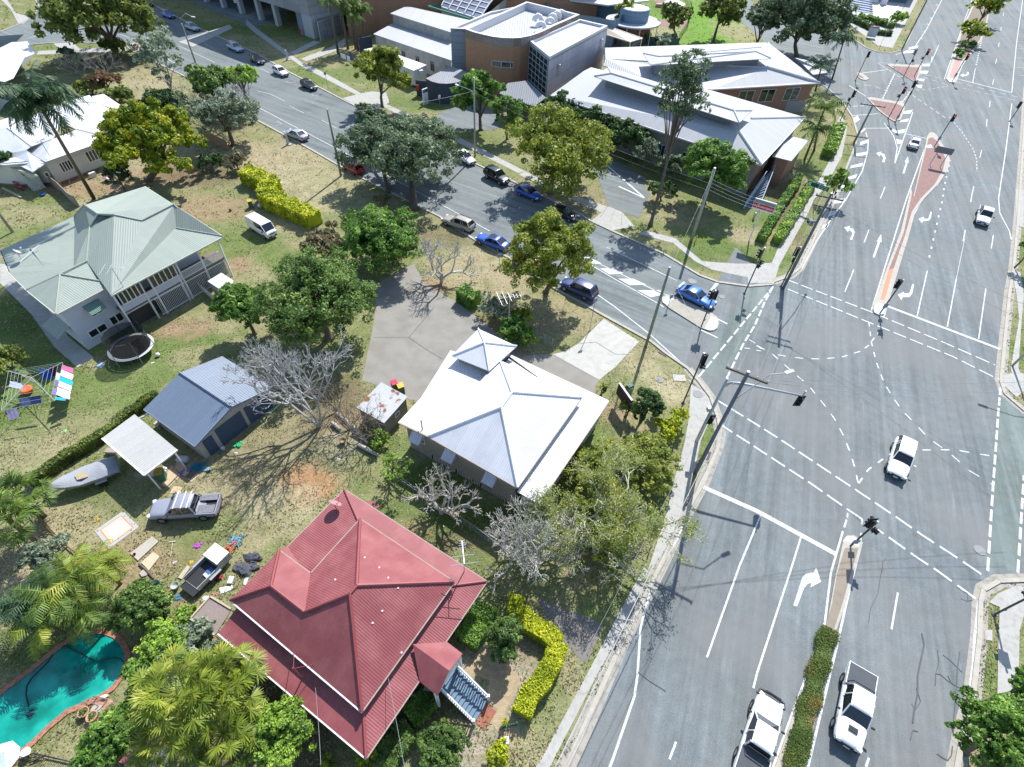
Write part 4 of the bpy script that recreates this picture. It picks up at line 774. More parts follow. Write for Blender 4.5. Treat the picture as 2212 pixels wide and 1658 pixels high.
# ===== carport =====
h = thing('carport', 'white ribbed carport roof on posts next to the garage', 'carport', P('a2', 1250, 750))
CW = mat('carport_iron', (.46, .455, .43), rough=.5, rib=.03, ribp=.2, var=.06, detail=((.40, .36, .30), .9, .55, .85))
c4 = [P('a2', x, y, zz) for x, y, zz in ((845, 540, 2.75), (1115, 340, 2.6), (1470, 635, 2.6), (1195, 845, 2.75))]
roofpart(h, 'roof', [c4], CW); obj('gutter', beams([[c4[2], c4[3], c4[0]]], .14, .14, -.06), GUTW, h)
for p in inset(c4, .25): obj('post', MB().beam(Z(p, 0), Z(p, 2.6), .09, .09), GUTW, h)
h = obj('downpipe', MB().tube([P('a2', 1150, 375, 2.0), P('a2', 1290, 320, 2.2)], .07), GUTW); tag(h, 'white pipe spanning between the carport and the garage', 'pipe')
# ===== rusty shed and small white shed =====
h = thing('rusty_shed', 'small olive shed with rust streaked grey iron roof', 'shed', P('b2', 1080, 400))
c4 = [P('b2', x, y, zz) for x, y, zz in ((855, 285, 2.1), (1060, 75, 2.3), (1280, 195, 2.3), (1085, 415, 2.1))]
roofpart(h, 'roof', [c4], mat('rusty_iron', (.53, .54, .545), rib=.03, ribp=.2, var=.08, detail=((.26, .10, .055), .75, .56, .62)))
wq = inset(c4, .15); obj('wall', MB().walls(wq, 0, 2.1), OLIVE, h); a, b = Vector(wq[3]), Vector(wq[2]); window(h, lerp(a, b, .45), lerp(a, b, .62), 1.1, 1.6, WHITE, 1)
h = thing('garden_shed', 'little white topped metal shed behind the batten verandah', 'shed', P('a1', 1850, 850))
c4 = [P('a1', x, y, zz) for x, y, zz in ((1720, 785, 1.9), (1835, 715, 1.9), (1935, 780, 1.8), (1895, 900, 1.8))]
roofpart(h, 'roof', [c4], WR); obj('wall', MB().walls(inset(c4, .1), 0, 1.82), mat('shed_grey', (.42, .42, .38), rib=.02, ribp=.2), h)

# ===== white roofed houses at the top left =====
CREAM = mat('cream_render', (.56, .55, .49), var=.07, boards=.0)
h = thing('cream_house', 'cream rendered house with several white hipped roofs and barred windows', 'house', P('a0', 500, 1100))
z = 3.6; pA, pB, pC = P('a0', 375, 1345, z), P('a0', 925, 1150, z), P('a0', 1025, 960, z); pD = P('a0', 860, 780, z); p1_ = P('a0', 215, 1245, z); p2_ = P('a0', 410, 1350, z)
r1, r2 = P('a0', 540, 850, 5.6), P('a0', 640, 1075, 4.6); tl, t2 = P('a0', 60, 1060, 5.0), P('a0', 330, 930, 5.4); bl, b2 = P('a0', 0, 1120, z), P('a0', 270, 1430, 3.0); b3 = P('a0', 410, 1360, 3.2)
roofpart(h, 'front_roof', [[P('a0', 440, 1155, 4.9), r2, pB, pA], [r2, P('a0', 500, 1010, 4.9), P('a0', 940, 1050, 4.2), pB], [P('a0', 440, 1155, 4.9), pA, p1_]], WR)
roofpart(h, 'east_roof', [[r1, P('a0', 830, 1050, 4.0), P('a0', 1025, 960, z), P('a0', 800, 850, 4.8)], [r1, P('a0', 515, 1010, 4.6), P('a0', 630, 1070, 4.5), P('a0', 830, 1050, 4.0)], [r1, P('a0', 800, 850, 4.8), P('a0', 740, 790, 4.6), P('a0', 600, 830, 4.4)]], WR)
roofpart(h, 'corner_roof', [[P('a0', 760, 800, 4.6), P('a0', 860, 780, 4.6), P('a0', 1025, 890, z), P('a0', 960, 915, z)], [P('a0', 760, 800, 4.6), P('a0', 960, 915, z), P('a0', 800, 850, 4.6)]], WR)
roofpart(h, 'west_roof', [[tl, t2, r1, P('a0', 515, 1005, 4.8), P('a0', 440, 1150, 4.7), P('a0', 260, 1215, 4.4)], [tl, P('a0', 260, 1215, 4.4), P('a0', 215, 1245, 4.2), P('a0', 390, 1350, 3.4), b2, P('a0', 0, 1290, 3.4), P('a0', -140, 1100, 4.2)]], WR)
roofpart(h, 'rear_roof', [[P('a0', -60, 1020, 4.), P('a0', 90, 970, 4.6), P('a0', 135, 1000, 4.6), P('a0', 60, 1060, 4.8), P('a0', -60, 1110, 4.4)]], WR)
ridges('ridge_capping', [[r1, P('a0', 515, 1005, 4.8)], [r1, P('a0', 800, 850, 4.8)], [r2, pB], [tl, P('a0', 260, 1215, 4.4)], [P('a0', 440, 1155, 4.9), pA]], .08, WRG, h)
wA, wB = P('a0', 500, 1560), P('a0', 880, 1400); dirw = (P('a0', 925, 1150, z) - P('a0', 375, 1345, z)).normalized(); nin = Vector((-dirw.y, dirw.x, 0)); c = pA + nin*.5 + dirw*.1; w2 = pB + nin*.5 + dirw*.2
wls = [c, w2, w2 + nin*6, c + nin*9 - dirw*6, c - dirw*3.2 + nin*3.5, c - dirw*.2 + nin*.8]
obj('wall', MB().walls(wls, 0, 3.55), CREAM, h); obj('brick_base', MB().walls([p - nin*.04 if i < 2 else p for i, p in enumerate(wls)], 0, .35), mat('base_brick', (.3, .13, .08), brick=((.3, .25, .2), 4)), h)
obj('eaves_soffit', MB().prism([(p.x, p.y) for p in inset(wls, -.35)], 3.3, 3.42), WR, h); lw = (w2 - c).length
for u0, u1, zz0, zz1, nm in ((.14, .3, 1.35, 2.7, 4), (.54, .88, 1.4, 2.9, 7)): window(h, c + dirw*lw*u0, c + dirw*lw*u1, zz0, zz1, WHITE, nm)
window(h, c - dirw*.9, c - dirw*.4, 1.6, 2.2, WHITE, 1)
tag(obj('air_conditioner', MB().box(P('a0', 765, 1450, .35) - nin*.1, (.9, .4, .7), math.atan2(dirw.y, dirw.x)), mat('unit_cream', (.6, .58, .52), var=.1), bevel=.03), 'cream air conditioner box on the ground by the cream house wall', 'air conditioner')
sc = MB(); a, b = P('a0', 115, 1380, 2.6), P('a0', 320, 1500, 1.2)
h2 = h
roofpart(h, 'lattice_roof', [[P('a0', 85, 1390, 2.9), P('a0', 190, 1350, 2.9), P('a0', 320, 1460, 2.7), P('a0', 260, 1480, 2.2)]], mat('old_cream', (.42, .40, .3), var=.3))
obj('lattice_porch', MB().walls([P('a0', 100, 1420), P('a0', 280, 1590), P('a0', 380, 1560), P('a0', 300, 1430)], 0, 2.3), mat('lattice', (.55, .55, .5), brick=((.06, .06, .06), 2.2, .5, .5)), h)
antenna(h, P('a0', 415, 1300, 3.9), 2.2, (.2, 1), STEELG, 1.2)
h = thing('grey_house', 'white roofed house behind the palm at the edge of the photo', 'house', P('a0', 60, 620))
z = 3.8; roofpart(h, 'roof', [[P('a0', -250, 520, z+1.2), P('a0', 100, 350, z+.9), P('a0', 200, 480, z), P('a0', 110, 650, z), P('a0', -150, 760, z)], [P('a0', 150, 352, z), P('a0', 225, 345, z), P('a0', 305, 440, z), P('a0', 200, 480, z), P('a0', 100, 350, z+.9)]], WR)
obj('wall', MB().walls([P('a0', 100, 660, 0), P('a0', 290, 450, 0), P('a0', -100, 480, 0), P('a0', -200, 780, 0)], 0, 3.6), mat('grey_blue_cladding', (.30, .34, .36), boards=.3), h)
obj('carport_wall', MB().walls([P('a0', -30, 900), P('a0', 180, 960), P('a0', 200, 900), P('a0', -20, 830)], 0, 2.2), mat('grey_blue_cladding', (.3, .34, .36)), h)

# ===== hospital =====
BRK = mat('brown_brick', (.40, .215, .125), brick=((.34, .22, .15), 2.2), var=.12); BRK2 = mat('red_brick', (.29, .15, .105), brick=((.3, .2, .15), 2.2), var=.1)
HR = mat('pale_iron', (.40, .405, .42), rough=.6, rib=.012, ribp=.35, var=.05); HRT = mat('roof_trim', (.58, .58, .60), rough=.5, var=.05)
PNL = mat('lilac_panel', (.52, .51, .56), brick=((.33, .33, .37), .28, .5, .5), var=.05); BLUP = mat('blue_grey_panel', (.22, .27, .33), boards=1.2, var=.05); FR = mat('teal_frame', (.40, .55, .62), var=.05)
h = thing('brick_hospital_block', 'tall brown brick hospital block with curved front, roof cowls and glazed corner', 'hospital building', P('c0', 200, 400))
z = 10.2; W0 = P('b0', 1755, 245, z); cv = [W0] + [P('b0', x, y, z) for x, y in ((1830, 272), (1900, 290), (1980, 308), (2060, 318), (2140, 321))] + [P('c0', x, y, z) for x, y in ((60, 321), (120, 317), (190, 303), (250, 284), (310, 260), (400, 215), (500, 172), (605, 125))]
bkN = P('c0', 165, 18, z); ring = cv + [bkN]
obj('brick_wall', MB().walls(ring, 0, z), BRK, h)
obj('roof_deck', MB().sheet([Z(p, z - 1.3) for p in inset(ring, .3)]), mat('deck_iron', (.42, .425, .435), rib=.03, ribp=.5, var=.1), h)
cop = MB(); rin = inset(ring, .55)
cop.prism(ring, z - .02, z + .06); 
ip = MB(); n = len(ring)
for i in range(n):
    a, b, c, d = ring[i], ring[(i+1) % n], rin[(i+1) % n], rin[i]; ip.prism([(p[0], p[1]) for p in (a, b, c, d)], z - 1.35, z + .08)
obj('parapet', ip, HRT, h)
cw = mat('cowl_white', (.66, .66, .68), var=.08, rough=.5)
for cr, x, y in (('c0', 285, 215), ('c0', 405, 190), ('c0', 440, 170), ('c0', 475, 160), ('c0', 385, 225), ('c0', 310, 260)):
    p = P(cr, x, y, z - 1.3); s = 1.0 if x == 285 else .8; m = MB()
    for _ in (0,): m.tube([p, p + Vector((0, 0, 1.0*s)), p + Vector((-.25, -.1, 1.55*s)), p + Vector((-.8, -.3, 1.8*s)), p + Vector((-1.3, -.5, 1.45*s)), p + Vector((-1.5, -.6, .9*s))], .5*s, 12)
    obj('roof_cowl', m, cw, h, smooth=True)
w = MB(); 
a, b = P('b0', 1915, 490, 5.5), P('b0', 2155, 520, 5.5); a2, b2_ = lerp(a, b, 0), b
i1, i2 = ring[2], ring[6]; window(h, Z(ring[3], 0), Z(ring[4], 0), 5.4, 6.3, FR, 1, out=.05); [window(h, Z(ring[i], 0), Z(ring[i+1], 0), 5.4, 6.3, FR, 1, out=.05) for i in (4, 5)]
z2 = 9.0; a0_, a1_, a2_, a3_ = P('c0', 190, 360, z2), P('c0', 355, 495, z2), P('c0', 835, 235, z2), P('c0', 600, 180, z2)
obj('panel_wall', MB().walls([a0_, a1_, a2_, a3_], 0, z2), PNL, h); obj('annex_roof', MB().sheet([Z(p, z2 + .0) for p in inset([a0_, a1_, a2_, a3_], .4)]), mat('annex_iron', (.45, .455, .465), rib=.03, ribp=.5, var=.06), h)
ip = MB(); rin = inset([a0_, a1_, a2_, a3_], .5); rg4 = [a0_, a1_, a2_, a3_]
for i in range(4): ip.prism([(p[0], p[1]) for p in (rg4[i], rg4[(i+1) % 4], rin[(i+1) % 4], rin[i])], z2 - .3, z2 + .45)
obj('annex_parapet', ip, HRT, h)
gd = (a1_ - a0_); go = Vector((gd.y, -gd.x, 0)).normalized()*.12; m = MB()
if go.y > 0: go = -go
gA, gB = a0_ + go, a1_ + go
for i in range(6): p = lerp(gA, gB, .04 + .92*i/5); m.beam(Z(p, .2), Z(p, z2 - .15), .09, .08, up=gd.normalized())
for i in range(10): zz = .2 + (z2 - .4)*i/9; m.beam(Z(lerp(gA, gB, .03), zz), Z(lerp(gA, gB, .97), zz), .08, .08)
f = obj('window_wall', m, FR, h); obj('pane', MB().face([Z(lerp(gA, gB, .03), .2), Z(lerp(gA, gB, .97), .2), Z(lerp(gA, gB, .97), z2 - .15), Z(lerp(gA, gB, .03), z2 - .15)]), glassmat(), f)
for (x0, y0) in ((425, 545), (780, 335)):
    p = RP('c0', x0, y0, Z(a1_, 5), Z(a2_, 5), Z(a2_, 9)); o_ = Vector((.25, -.15, 0)); m = MB().tube([p + o_, Z(p, 5.4) + o_], .12, 8); m.box(p + o_, (.45, .35, .5)); obj('downpipe', m, ALU, h)
# lower blue grey part on its left
l4 = [P('b0', 1635, 240, 9.6), P('b0', 1752, 246, 9.6), Z(bkN, 9.6), P('b0', 1960, 104, 9.6)]
obj('side_wall', MB().walls(l4, 0, 9.6), BLUP, h); obj('side_roof', MB().sheet([Z(p, 9.3) for p in inset(l4, .3)]), mat('deck_iron', (.42, .43, .44)), h)
ip = MB(); rin = inset(l4, .5)
for i in range(4): ip.prism([(p[0], p[1]) for p in (l4[i], l4[(i+1) % 4], rin[(i+1) % 4], rin[i])], 9.2, 9.7)
obj('side_parapet', ip, HRT, h)
# entry drum and glazed awning
dr = [P('b0', x, y, 3.6) for x, y in ((1430, 655), (1480, 680), (1540, 695), (1610, 698), (1690, 688), (1750, 668), (1830, 620), (1640, 552))]
h = thing('entry_drum', 'dark blue curved entry drum with ribbed grey roof at the hospital front', 'entrance', P('b0', 1600, 640)); obj('wall', MB().walls(dr, 0, 3.6), mat('navy_render', (.05, .065, .10), var=.1), h); obj('roof', MB().slab([Z(p, 3.65) for p in dr], .12), mat('drum_iron_shaded', (.27, .275, .29), rib=.03, ribp=.4), h)  # drum roof colour darkened for shade, like the awning
dm = [P('b0', 1345, 655, 3.0), P('b0', 1430, 665, 3.0)]; obj('side_screen', MB().beam(Z(dm[0], 1.4), Z(dm[1], 1.4), .2, 2.8), mat('navy_render', (.05, .06, .1)), h)
s = MB(); c = P('b0', 1362, 728, 1.8); s.box(c, (.5, .15, .9), rad(10)); obj('red_sign', s, mat('sign_red', (.6, .06, .04), var=.05), h)
h = thing('entry_awning', 'low ribbed grey awning roof over the hospital entrance', 'awning', P('c0', 150, 800)); aw = [P('b0', 2040, 775, 4.2), P('b0', 2110, 690, 4.6), P('c0', 175, 668, 4.6), P('c0', 325, 812, 4.2), P('c0', 230, 882, 3.8), P('c0', 100, 850, 3.8)]
obj('roof', MB().slab(aw, .15), mat('awning_iron_shaded', (.20, .215, .24), rib=.03, ribp=.4), h)  # iron coloured darker to stand in for the block's shadow on it
for p in (aw[3], aw[4], aw[5]): obj('post', MB().tube([Z(p, 0), Z(p, p.z)], .1), ALU, h)
# long hipped wings with lantern roofs
def wing(h, ev, ridge, faces, pad=.7, wz=5.3, wm=BRK2):
    roofpart(h, 'roof', faces, HR, .12); obj('wall', MB().walls(inset(ev, pad), 0, wz), wm, h)
h = thing('south_wing', 'long hospital wing with pale hipped iron roof along the side street', 'hospital building', P('c0', 1200, 850))
w0, w1, w2, w3 = P('c0', 365, 790, 5.5), P('c0', 2110, 1365, 5.5), P('d0', 395, 975, 5.5), P('c0', 1640, 735, 5.6); rs, re_, rm = P('c0', 640, 590, 7.4), P('c0', 1930, 1095, 7.4), P('c0', 2025, 985, 7.4); rb_ = P('c0', 700, 560, 7.4)
vv = P('c0', 1215, 690, 5.9); wing(h, [w0, w1, w2, w3, vv, rb_], None, [[w0, w1, re_, rs], [w1, w2, rm, re_], [w2, w3, vv, rb_, rm], [rm, rb_, rs, re_]])
ridges('ridge_capping', [[re_, w1], [rm, w2]], .16, HRT, h); obj('eaves_gutter', beams([[w0, w1], [w1, w2]], .2, .22, -.1), HRT, h)
obj('cream_front', MB().walls([Z(p, 0) - Vector((.0, .06, 0)) for p in inset([w0, w1, w2, w3], .66)][:2], 0, 5.2), mat('cream_panel', (.42, .41, .38), brick=((.3, .3, .28), .5, .5, .5)), h)
def lantern(h, c4, rg, z0, z1):
    c = [P('c0', x, y, z0) for x, y in c4]; r = [P('c0', x, y, z1) for x, y in rg]
    roofpart(h, 'lantern_roof', [[c[0], c[3], r[0]] if False else [c[0], c[1], r[0]], [c[1], c[2], r[1], r[0]], [c[2], c[3], r[1]], [c[3], c[0], r[0], r[1]]], HR, .1)
    ridges('lantern_ridge', [[r[0], r[1]], [c[0], r[0]], [c[1], r[0]], [c[2], r[1]], [c[3], r[1]]], .12, HRT, h)
    obj('lantern_louvre', MB().walls(inset(c, 1.7), z0 - 2.2, z0 - .02), mat('louvre_shade_grey', (.20, .215, .24), boards=.2), h)  # louvre colour darkened to deepen the shadow under the lantern eaves
lantern(h, ((725, 635), (840, 560), (2035, 920), (1930, 1020)), ((870, 612), (1885, 920)), 8.7, 9.25)
d_ = (w2 - w1).normalized(); q0 = Vector(inset([w0, w1, w2, w3], .7)[1]); q1 = Vector(inset([w0, w1, w2, w3], .7)[2])
for t0, t1 in ((.25, .33), (.62, .72)): window(h, lerp(q0, q1, t0), lerp(q0, q1, t1), 2.6, 4.4, FR, 2)
qa, qb = Vector(inset([w0, w1, w2, w3], .66)[0]), Vector(inset([w0, w1, w2, w3], .66)[1])
for t in (.56, .68, .9): window(h, lerp(qa, qb, t), lerp(qa, qb, t + .035), 1.6, 3.4, FR, 2, out=.1)
# end porch and outside stair
pr = [P('d0', x, y, 4.4) for x, y in ((125, 1297), (262, 1128), (427, 1165), (283, 1337))]; pk = P('d0', 205, 1205, 4.9); pk2 = P('d0', 330, 1190, 4.7)
roofpart(h, 'porch_roof', [[pr[0], pr[1], pk], [pr[1], pr[2], pk], [pr[2], pr[3], pk], [pr[3], pr[0], pk]], HR, .1); obj('porch_wall', MB().walls(inset(pr, .5), 0, 4.35), BRK2, h)
st0, st1 = P('d0', 150, 1370, 2.6), P('d0', 60, 1470, 2.6); sg0, sg1 = P('c1', 2090, 180), P('c1', 1960, 190); sm = MB()
for i in range(14):
    t0, t1 = i/14, (i+1)/14; zz = 2.6*(1 - t1); sm.prism([(v.x, v.y) for v in (lerp(st0, sg0, t0), lerp(st1, sg1, t0), lerp(st1, sg1, t1), lerp(st0, sg0, t1))], max(0, zz - .12), zz + .06)
obj('outside_stair', sm, mat('stair_slate', (.13, .155, .19), var=.1), h)
for a, g in ((st0, sg0), (st1, sg1)): obj('stair_rail', MB().beam(Z(a, 3.5), Z(g, .95), .12, .12).beam(Z(a, 2.5), Z(g, .1), .14, .5), mat('rail_blue', (.32, .40, .48)), h)
obj('parapet_block', MB().prism([(p.x, p.y) for p in PL('c0 1950,1360 2050,1390 2060,1375 1960,1340')], 0, 4.6), BRK2, h)
h = thing('north_wing', 'hospital wing with pale lantern roof and brick end wall by the intersection', 'hospital building', P('c0', 1700, 600))
n0, n1_, n2_, n3_ = P('c0', 1690, 742, 5.5), P('d0', 520, 687, 5.5), P('d0', 92, 355, 5.5), P('c0', 815, 400, 5.8); m1, m2 = P('d0', 85, 558, 7.3), P('c0', 820, 488, 7.3); n4 = P('c0', 800, 545, 6.6); n5 = P('c0', 1225, 690, 5.85)
wing(h, [n5, n0, n1_, n2_, n3_], None, [[n4, n5, n0, n1_, m1, m2], [n1_, n2_, m1], [n2_, n3_, m2, m1], [n3_, n4, m2]])
ridges('ridge_capping', [[m1, n1_], [m1, n2_]], .16, HRT, h); obj('eaves_gutter', beams([[n0, n1_], [n2_, n3_]], .2, .2, -.1), HRT, h); lantern(h, ((1130, 445), (2110, 395), (2192, 487), (1192, 542)), ((1265, 472), (2065, 430)), 8.6, 9.1)
e4 = [P('d0', 372, 530, 4.6), P('d0', 310, 480, 5.2), P('d0', 500, 520, 4.8), P('d0', 583, 602, 4.4), P('d0', 462, 622, 4.4)]; obj('side_roof', MB().slab(e4, .1), HR, h)
qi = inset([n5, n0, n1_, n2_, n3_], .7); a, b = Vector(qi[1]), Vector(qi[2])
for t0, t1 in ((.3, .44), (.5, .64), (.74, .88)): window(h, lerp(a, b, t0), lerp(a, b, t1), 2.4, 4.6, FR, 2)
obj('white_base', MB().walls([Z(p, 0) for p in (lerp(a, b, .8) - Vector((0, .08, 0)), b - Vector((0, .08, 0)))], 0, 2.2), mat('base_grey', (.5, .5, .5), var=.1), h)
# shaded terrace, demountable, ward buildings
h = thing('shade_sail', 'beige shade sail on white posts beside the hospital block', 'shade sail', P('c0', 980, 300)); ss = [P('c0', 832, 238, 4.), P('c0', 845, 222, 4.), P('c0', 1125, 320, 3.6), P('c0', 1025, 350, 3.4), P('c0', 830, 290, 3.2)]
obj('sail', MB().slab(ss, .05), mat('sail_beige', (.56, .48, .38), var=.06), h); obj('sail_frame', beams([[ss[1], ss[2], ss[3], ss[4]]], .18, .18), WHITE, h)
for cr, x, y, zz in (('c0', 1120, 325, 3.6), ('c0', 1025, 352, 3.4)): p = P(cr, x, y, zz); obj('post', MB().tube([Z(p, 0), p], .09), WHITE, h)
obj('terrace_wall', MB().walls([P('c0', 830, 345), P('c0', 1030, 432), P('c0', 1110, 395), P('c0', 1100, 330)], 0, 2.0), mat('terrace_dark', (.10, .12, .13), brick=((.4, .45, .45), .35, .5, .5)), h)
h = thing('white_demountable', 'narrow white portable cabin with flat pale roof in front of the ward', 'cabin', P('b0', 1200, 560)); dmp = [P('b0', x, y, 3.3) for x, y in ((1330, 588), (1437, 540), (1012, 392), (915, 412))]
obj('roof', MB().slab(dmp, .15), mat('cabin_roof', (.60, .61, .56), rib=.01, ribp=.6, var=.05), h); dw = inset(dmp, .12); obj('wall', MB().walls(dw, .5, 3.2), mat('cabin_white', (.64, .65, .66), boards=.0, var=.04), h)
obj('base_frame', MB().walls(inset(dmp, .25), 0, .5), mat('shade_board', (.06, .06, .06)), h)
a, b = Vector(dw[3]), Vector(dw[0]); window(h, lerp(a, b, .8), lerp(a, b, .88), 1.6, 2.6, WHITE, 2); obj('cooler_box', MB().box(P('b0', 1390, 595, 2.7), (.8, .6, .5), rad(30)), cw, h)
h = thing('ward_building', 'long cream ward building with pale low roof and dark windows', 'hospital building', P('b0', 1300, 350)); wb_ = [P('b0', x, y, 4.2) for x, y in ((1648, 505), (995, 283), (1160, 192), (1655, 345))]
obj('roof', MB().slab(wb_, .15), HR, h); dw = inset(wb_, .3); obj('wall', MB().walls(dw, 0, 4.1), mat('cream_panel', (.5, .49, .45)), h); a, b = Vector(dw[1]), Vector(dw[0])
for t in (.27, .36, .55, .74, .93): window(h, lerp(a, b, t), lerp(a, b, t + .045), .9, 2.7, STEELG, 2)
h = thing('upper_ward', 'raised pale roofed hall behind the cream ward building', 'hospital building', P('b0', 1400, 180)); ub = [P('b0', x, y, 6.2) for x, y in ((1640, 270), (1135, 112), (1270, 52), (1800, 170))]
obj('roof', MB().slab(ub, .2), HR, h); obj('wall', MB().walls(inset(ub, .4), 0, 6.1), mat('cream_panel', (.5, .5, .5)), h)
h = thing('glazed_vault', 'vaulted roof of dark glass panels with steel arches and green gutter', 'roof', P('b0', 1900, 60)); va, vb, vc, vd = P('b0', 1560, 60, 6.5), P('b0', 1880, 165, 6.5), P('c0', 30, -40, 6.5), P('b0', 1750, -90, 6.5)
gl = MB(); al = MB(); n = 10
for i in range(n):
    z0, z1 = 6.5 + 1.8*math.sin(math.pi*i/n), 6.5 + 1.8*math.sin(math.pi*(i+1)/n); gl.face([Z(lerp(va, vd, i/n), z0), Z(lerp(vb, vc, i/n), z0), Z(lerp(vb, vc, (i+1)/n), z1), Z(lerp(va, vd, (i+1)/n), z1)])
    al.beam(Z(lerp(va, vd, i/n), z0 + .08), Z(lerp(vb, vc, i/n), z0 + .08), .35, .1)
obj('glazing', gl, mat('vault_glass', (.16, .18, .24), rough=.25, var=.1), h); obj('glazing_bars', al, HRT, h)
for t in (0, .2, .4, .6, .8, 1): obj('steel_arch', MB().tube([Z(lerp(lerp(va, vb, t), lerp(vd, vc, t), i/n), 6.75 + 1.8*math.sin(math.pi*i/n)) for i in range(n + 1)], .16, 6), mat('arch_grey', (.42, .45, .48)), h)
obj('wall', MB().walls([va, vb, vc, vd], 0, 6.5), mat('cream_panel', (.5, .5, .5)), h); obj('green_gutter', beams([[P('b0', 1450, 55, 6.3), P('b0', 1800, 160, 6.3)], [P('b0', 1450, 55, 6.3), P('b0', 1600, 30, 6.3)]], .35, .3), mat('gutter_green', (.05, .22, .16)), h)
h = thing('brick_hall', 'high blank brown brick wall of the building behind the palms', 'hospital building', P('b0', 900, 100)); bh = [P('b0', 790, 330), P('b0', 850, 290), P('b0', 1200, 195), P('b0', 1560, 90)]; bh = [P('b0', 800, 335), P('b0', 1010, 260), P('b0', 1250, 170)]
bhd = Vector((.86, -.5, 0)); k0 = P('b0', 800, 320); obj('wall', MB().prism([(p.x, p.y) for p in (k0, k0 + Vector((6, 6, 0)), k0 + Vector((60, 22, 0)), k0 + Vector((62, 50, 0)), k0 + Vector((-2, 45, 0)))], 0, 13), BRK, h)
obj('navy_panel', MB().beam(P('b0', 880, 395, 1.6), P('b0', 985, 370, 1.6), .2, 3.4), mat('navy_render', (.05, .06, .1)), h)
h = thing('blue_hall', 'blue curved hall with white flat roof behind the hospital block', 'hospital building', P('c0', 600, 60)); bl_ = [P('c0', x, y, 5.5) for x, y in ((330, 30), (480, 90), (620, 125), (760, 145), (900, 175), (1030, 60), (1010, 20), (300, -60))]
obj('wall', MB().walls(bl_, 0, 5.5), mat('hall_blue', (.17, .26, .36), boards=.9, var=.06), h); obj('roof', MB().slab([P('c0', x, y, 5.9) for x, y in ((330, -40), (480, -5), (840, 42), (1180, 5), (1150, -60), (400, -120))], .3), HRT, h)
h = thing('turret', 'round blue turret with a flat ring canopy beside the lawn', 'turret', P('c0', 1060, 170)); tc_ = P('c0', 1060, 110, 5.5)
def ringp(c, r, n=24): return [(c.x + r*math.cos(6.283*i/n), c.y + r*math.sin(6.283*i/n)) for i in range(n)]
obj('drum', MB().prism(ringp(tc_, 3.6), 3, 6.6), mat('hall_blue', (.3, .4, .5)), h); obj('canopy', MB().prism(ringp(tc_, 6.8), 3.7, 4.0), mat('canopy_pale', (.44, .47, .5)), h); obj('drum_top', MB().prism(ringp(tc_, 3.3), 6.55, 6.68), HRT, h)
obj('base', MB().prism(ringp(tc_, 4.6), 0, 3.7), BRK2, h)
for i in range(5): a = -2.4 + i*.5; obj('post', MB().tube([(tc_.x + 6.3*math.cos(a), tc_.y + 6.3*math.sin(a), 0), (tc_.x + 6.3*math.cos(a), tc_.y + 6.3*math.sin(a), 3.7)], .1), WHITE, h)
h = thing('corner_office', 'white and blue entrance building with wide steps beyond the intersection', 'office building', P('d0', 950, -20)); o4 = [P('d0', x, y) for x, y in ((560, -40), (900, -10), (1230, 30), (1330, -160), (600, -220))]
obj('wall', MB().prism([(p.x, p.y) for p in o4], 0, 6), mat('office_blue', (.10, .14, .20), boards=1.0), h); sw = mat('office_white', (.66, .66, .67), var=.05)
for i in range(6): a, b = P('d0', 760 - i*4, 85 - i*14), P('d0', 960 - i*4, 120 - i*14); obj('entry_step', MB().prism([(p.x, p.y) for p in (a, b, b + Vector((-.5, 2, 0)), a + Vector((-.5, 2, 0)))], 0, .18*(i + 1)), mat('step_blue', (.30, .34, .42)), h)
obj('white_ramp', MB().prism([(p.x, p.y) for p in PL('d0 965,175 1075,205 1160,70 1045,70')], 0, .5), sw, h); obj('ramp_rail', beams([[P('d0', 1080, 200, 1.4), P('d0', 1165, 60, 1.4)]], .1, .8), sw, h)
for x, y, w_ in ((960, 20, 2.4), (1040, 40, 1.6)): p = P('d0', x, y); obj('entry_column', MB().box((p.x, p.y, 1.8), (w_, 1.2, 3.6)), sw, h)
obj('roof_slab', MB().prism([(p.x, p.y) for p in inset(o4, -.6)], 6, 6.3), sw, h)
# tall car park at the top left: it throws the shade over the street
PK = mat('precast_concrete', (.34, .345, .35), var=.12, brick=((.25, .255, .26), .16, .5, .5)); K0 = Vector((-51.0, 143.0, 0)); ka, kb = Vector((-.819, .574, 0)), Vector((.574, .819, 0))
h = thing('parking_building', 'tall grey concrete car park raised on columns over a shaded undercroft', 'car park', K0)
kp = lambda t, v: (K0 + ka*t + kb*v)
def kbox(t0, t1, v0, v1, z0, z1): return MB().prism([(p.x, p.y) for p in (kp(t0, v0), kp(t1, v0), kp(t1, v1), kp(t0, v1))], z0, z1)
obj('upper_floors', kbox(0, 25, 0, 26, 4.6, 24), PK, h); obj('north_floors', kbox(28, 95, 0, 26, 4.6, 24), PK, h); obj('stair_tower', kbox(0, 3.6, .2, 9, 0, 4.7), mat('tower_concrete', (.40, .42, .44), var=.1), h)
obj('tower_cladding', kbox(3.6, 5.4, .1, 9, 0, 4.7), mat('clad_blue_grey', (.20, .235, .28), brick=((.12, .14, .17), .5, .5, .5)), h)
for t in (14, 21, 29, 37, 45): obj('column', kbox(t, t + 1.1, .4, 1.5, 0, 4.7), mat('tower_concrete', (.4, .4, .4)), h)
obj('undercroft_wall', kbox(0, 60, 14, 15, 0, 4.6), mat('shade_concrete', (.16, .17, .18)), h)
h = thing('screened_stair', 'metal mesh screened stair enclosure beside the concrete tower', 'stair enclosure', P('b0', 600, 280)); sc_ = [P('b0', 562, 345), P('b0', 742, 272), P('b0', 690, 150), P('b0', 520, 230)]
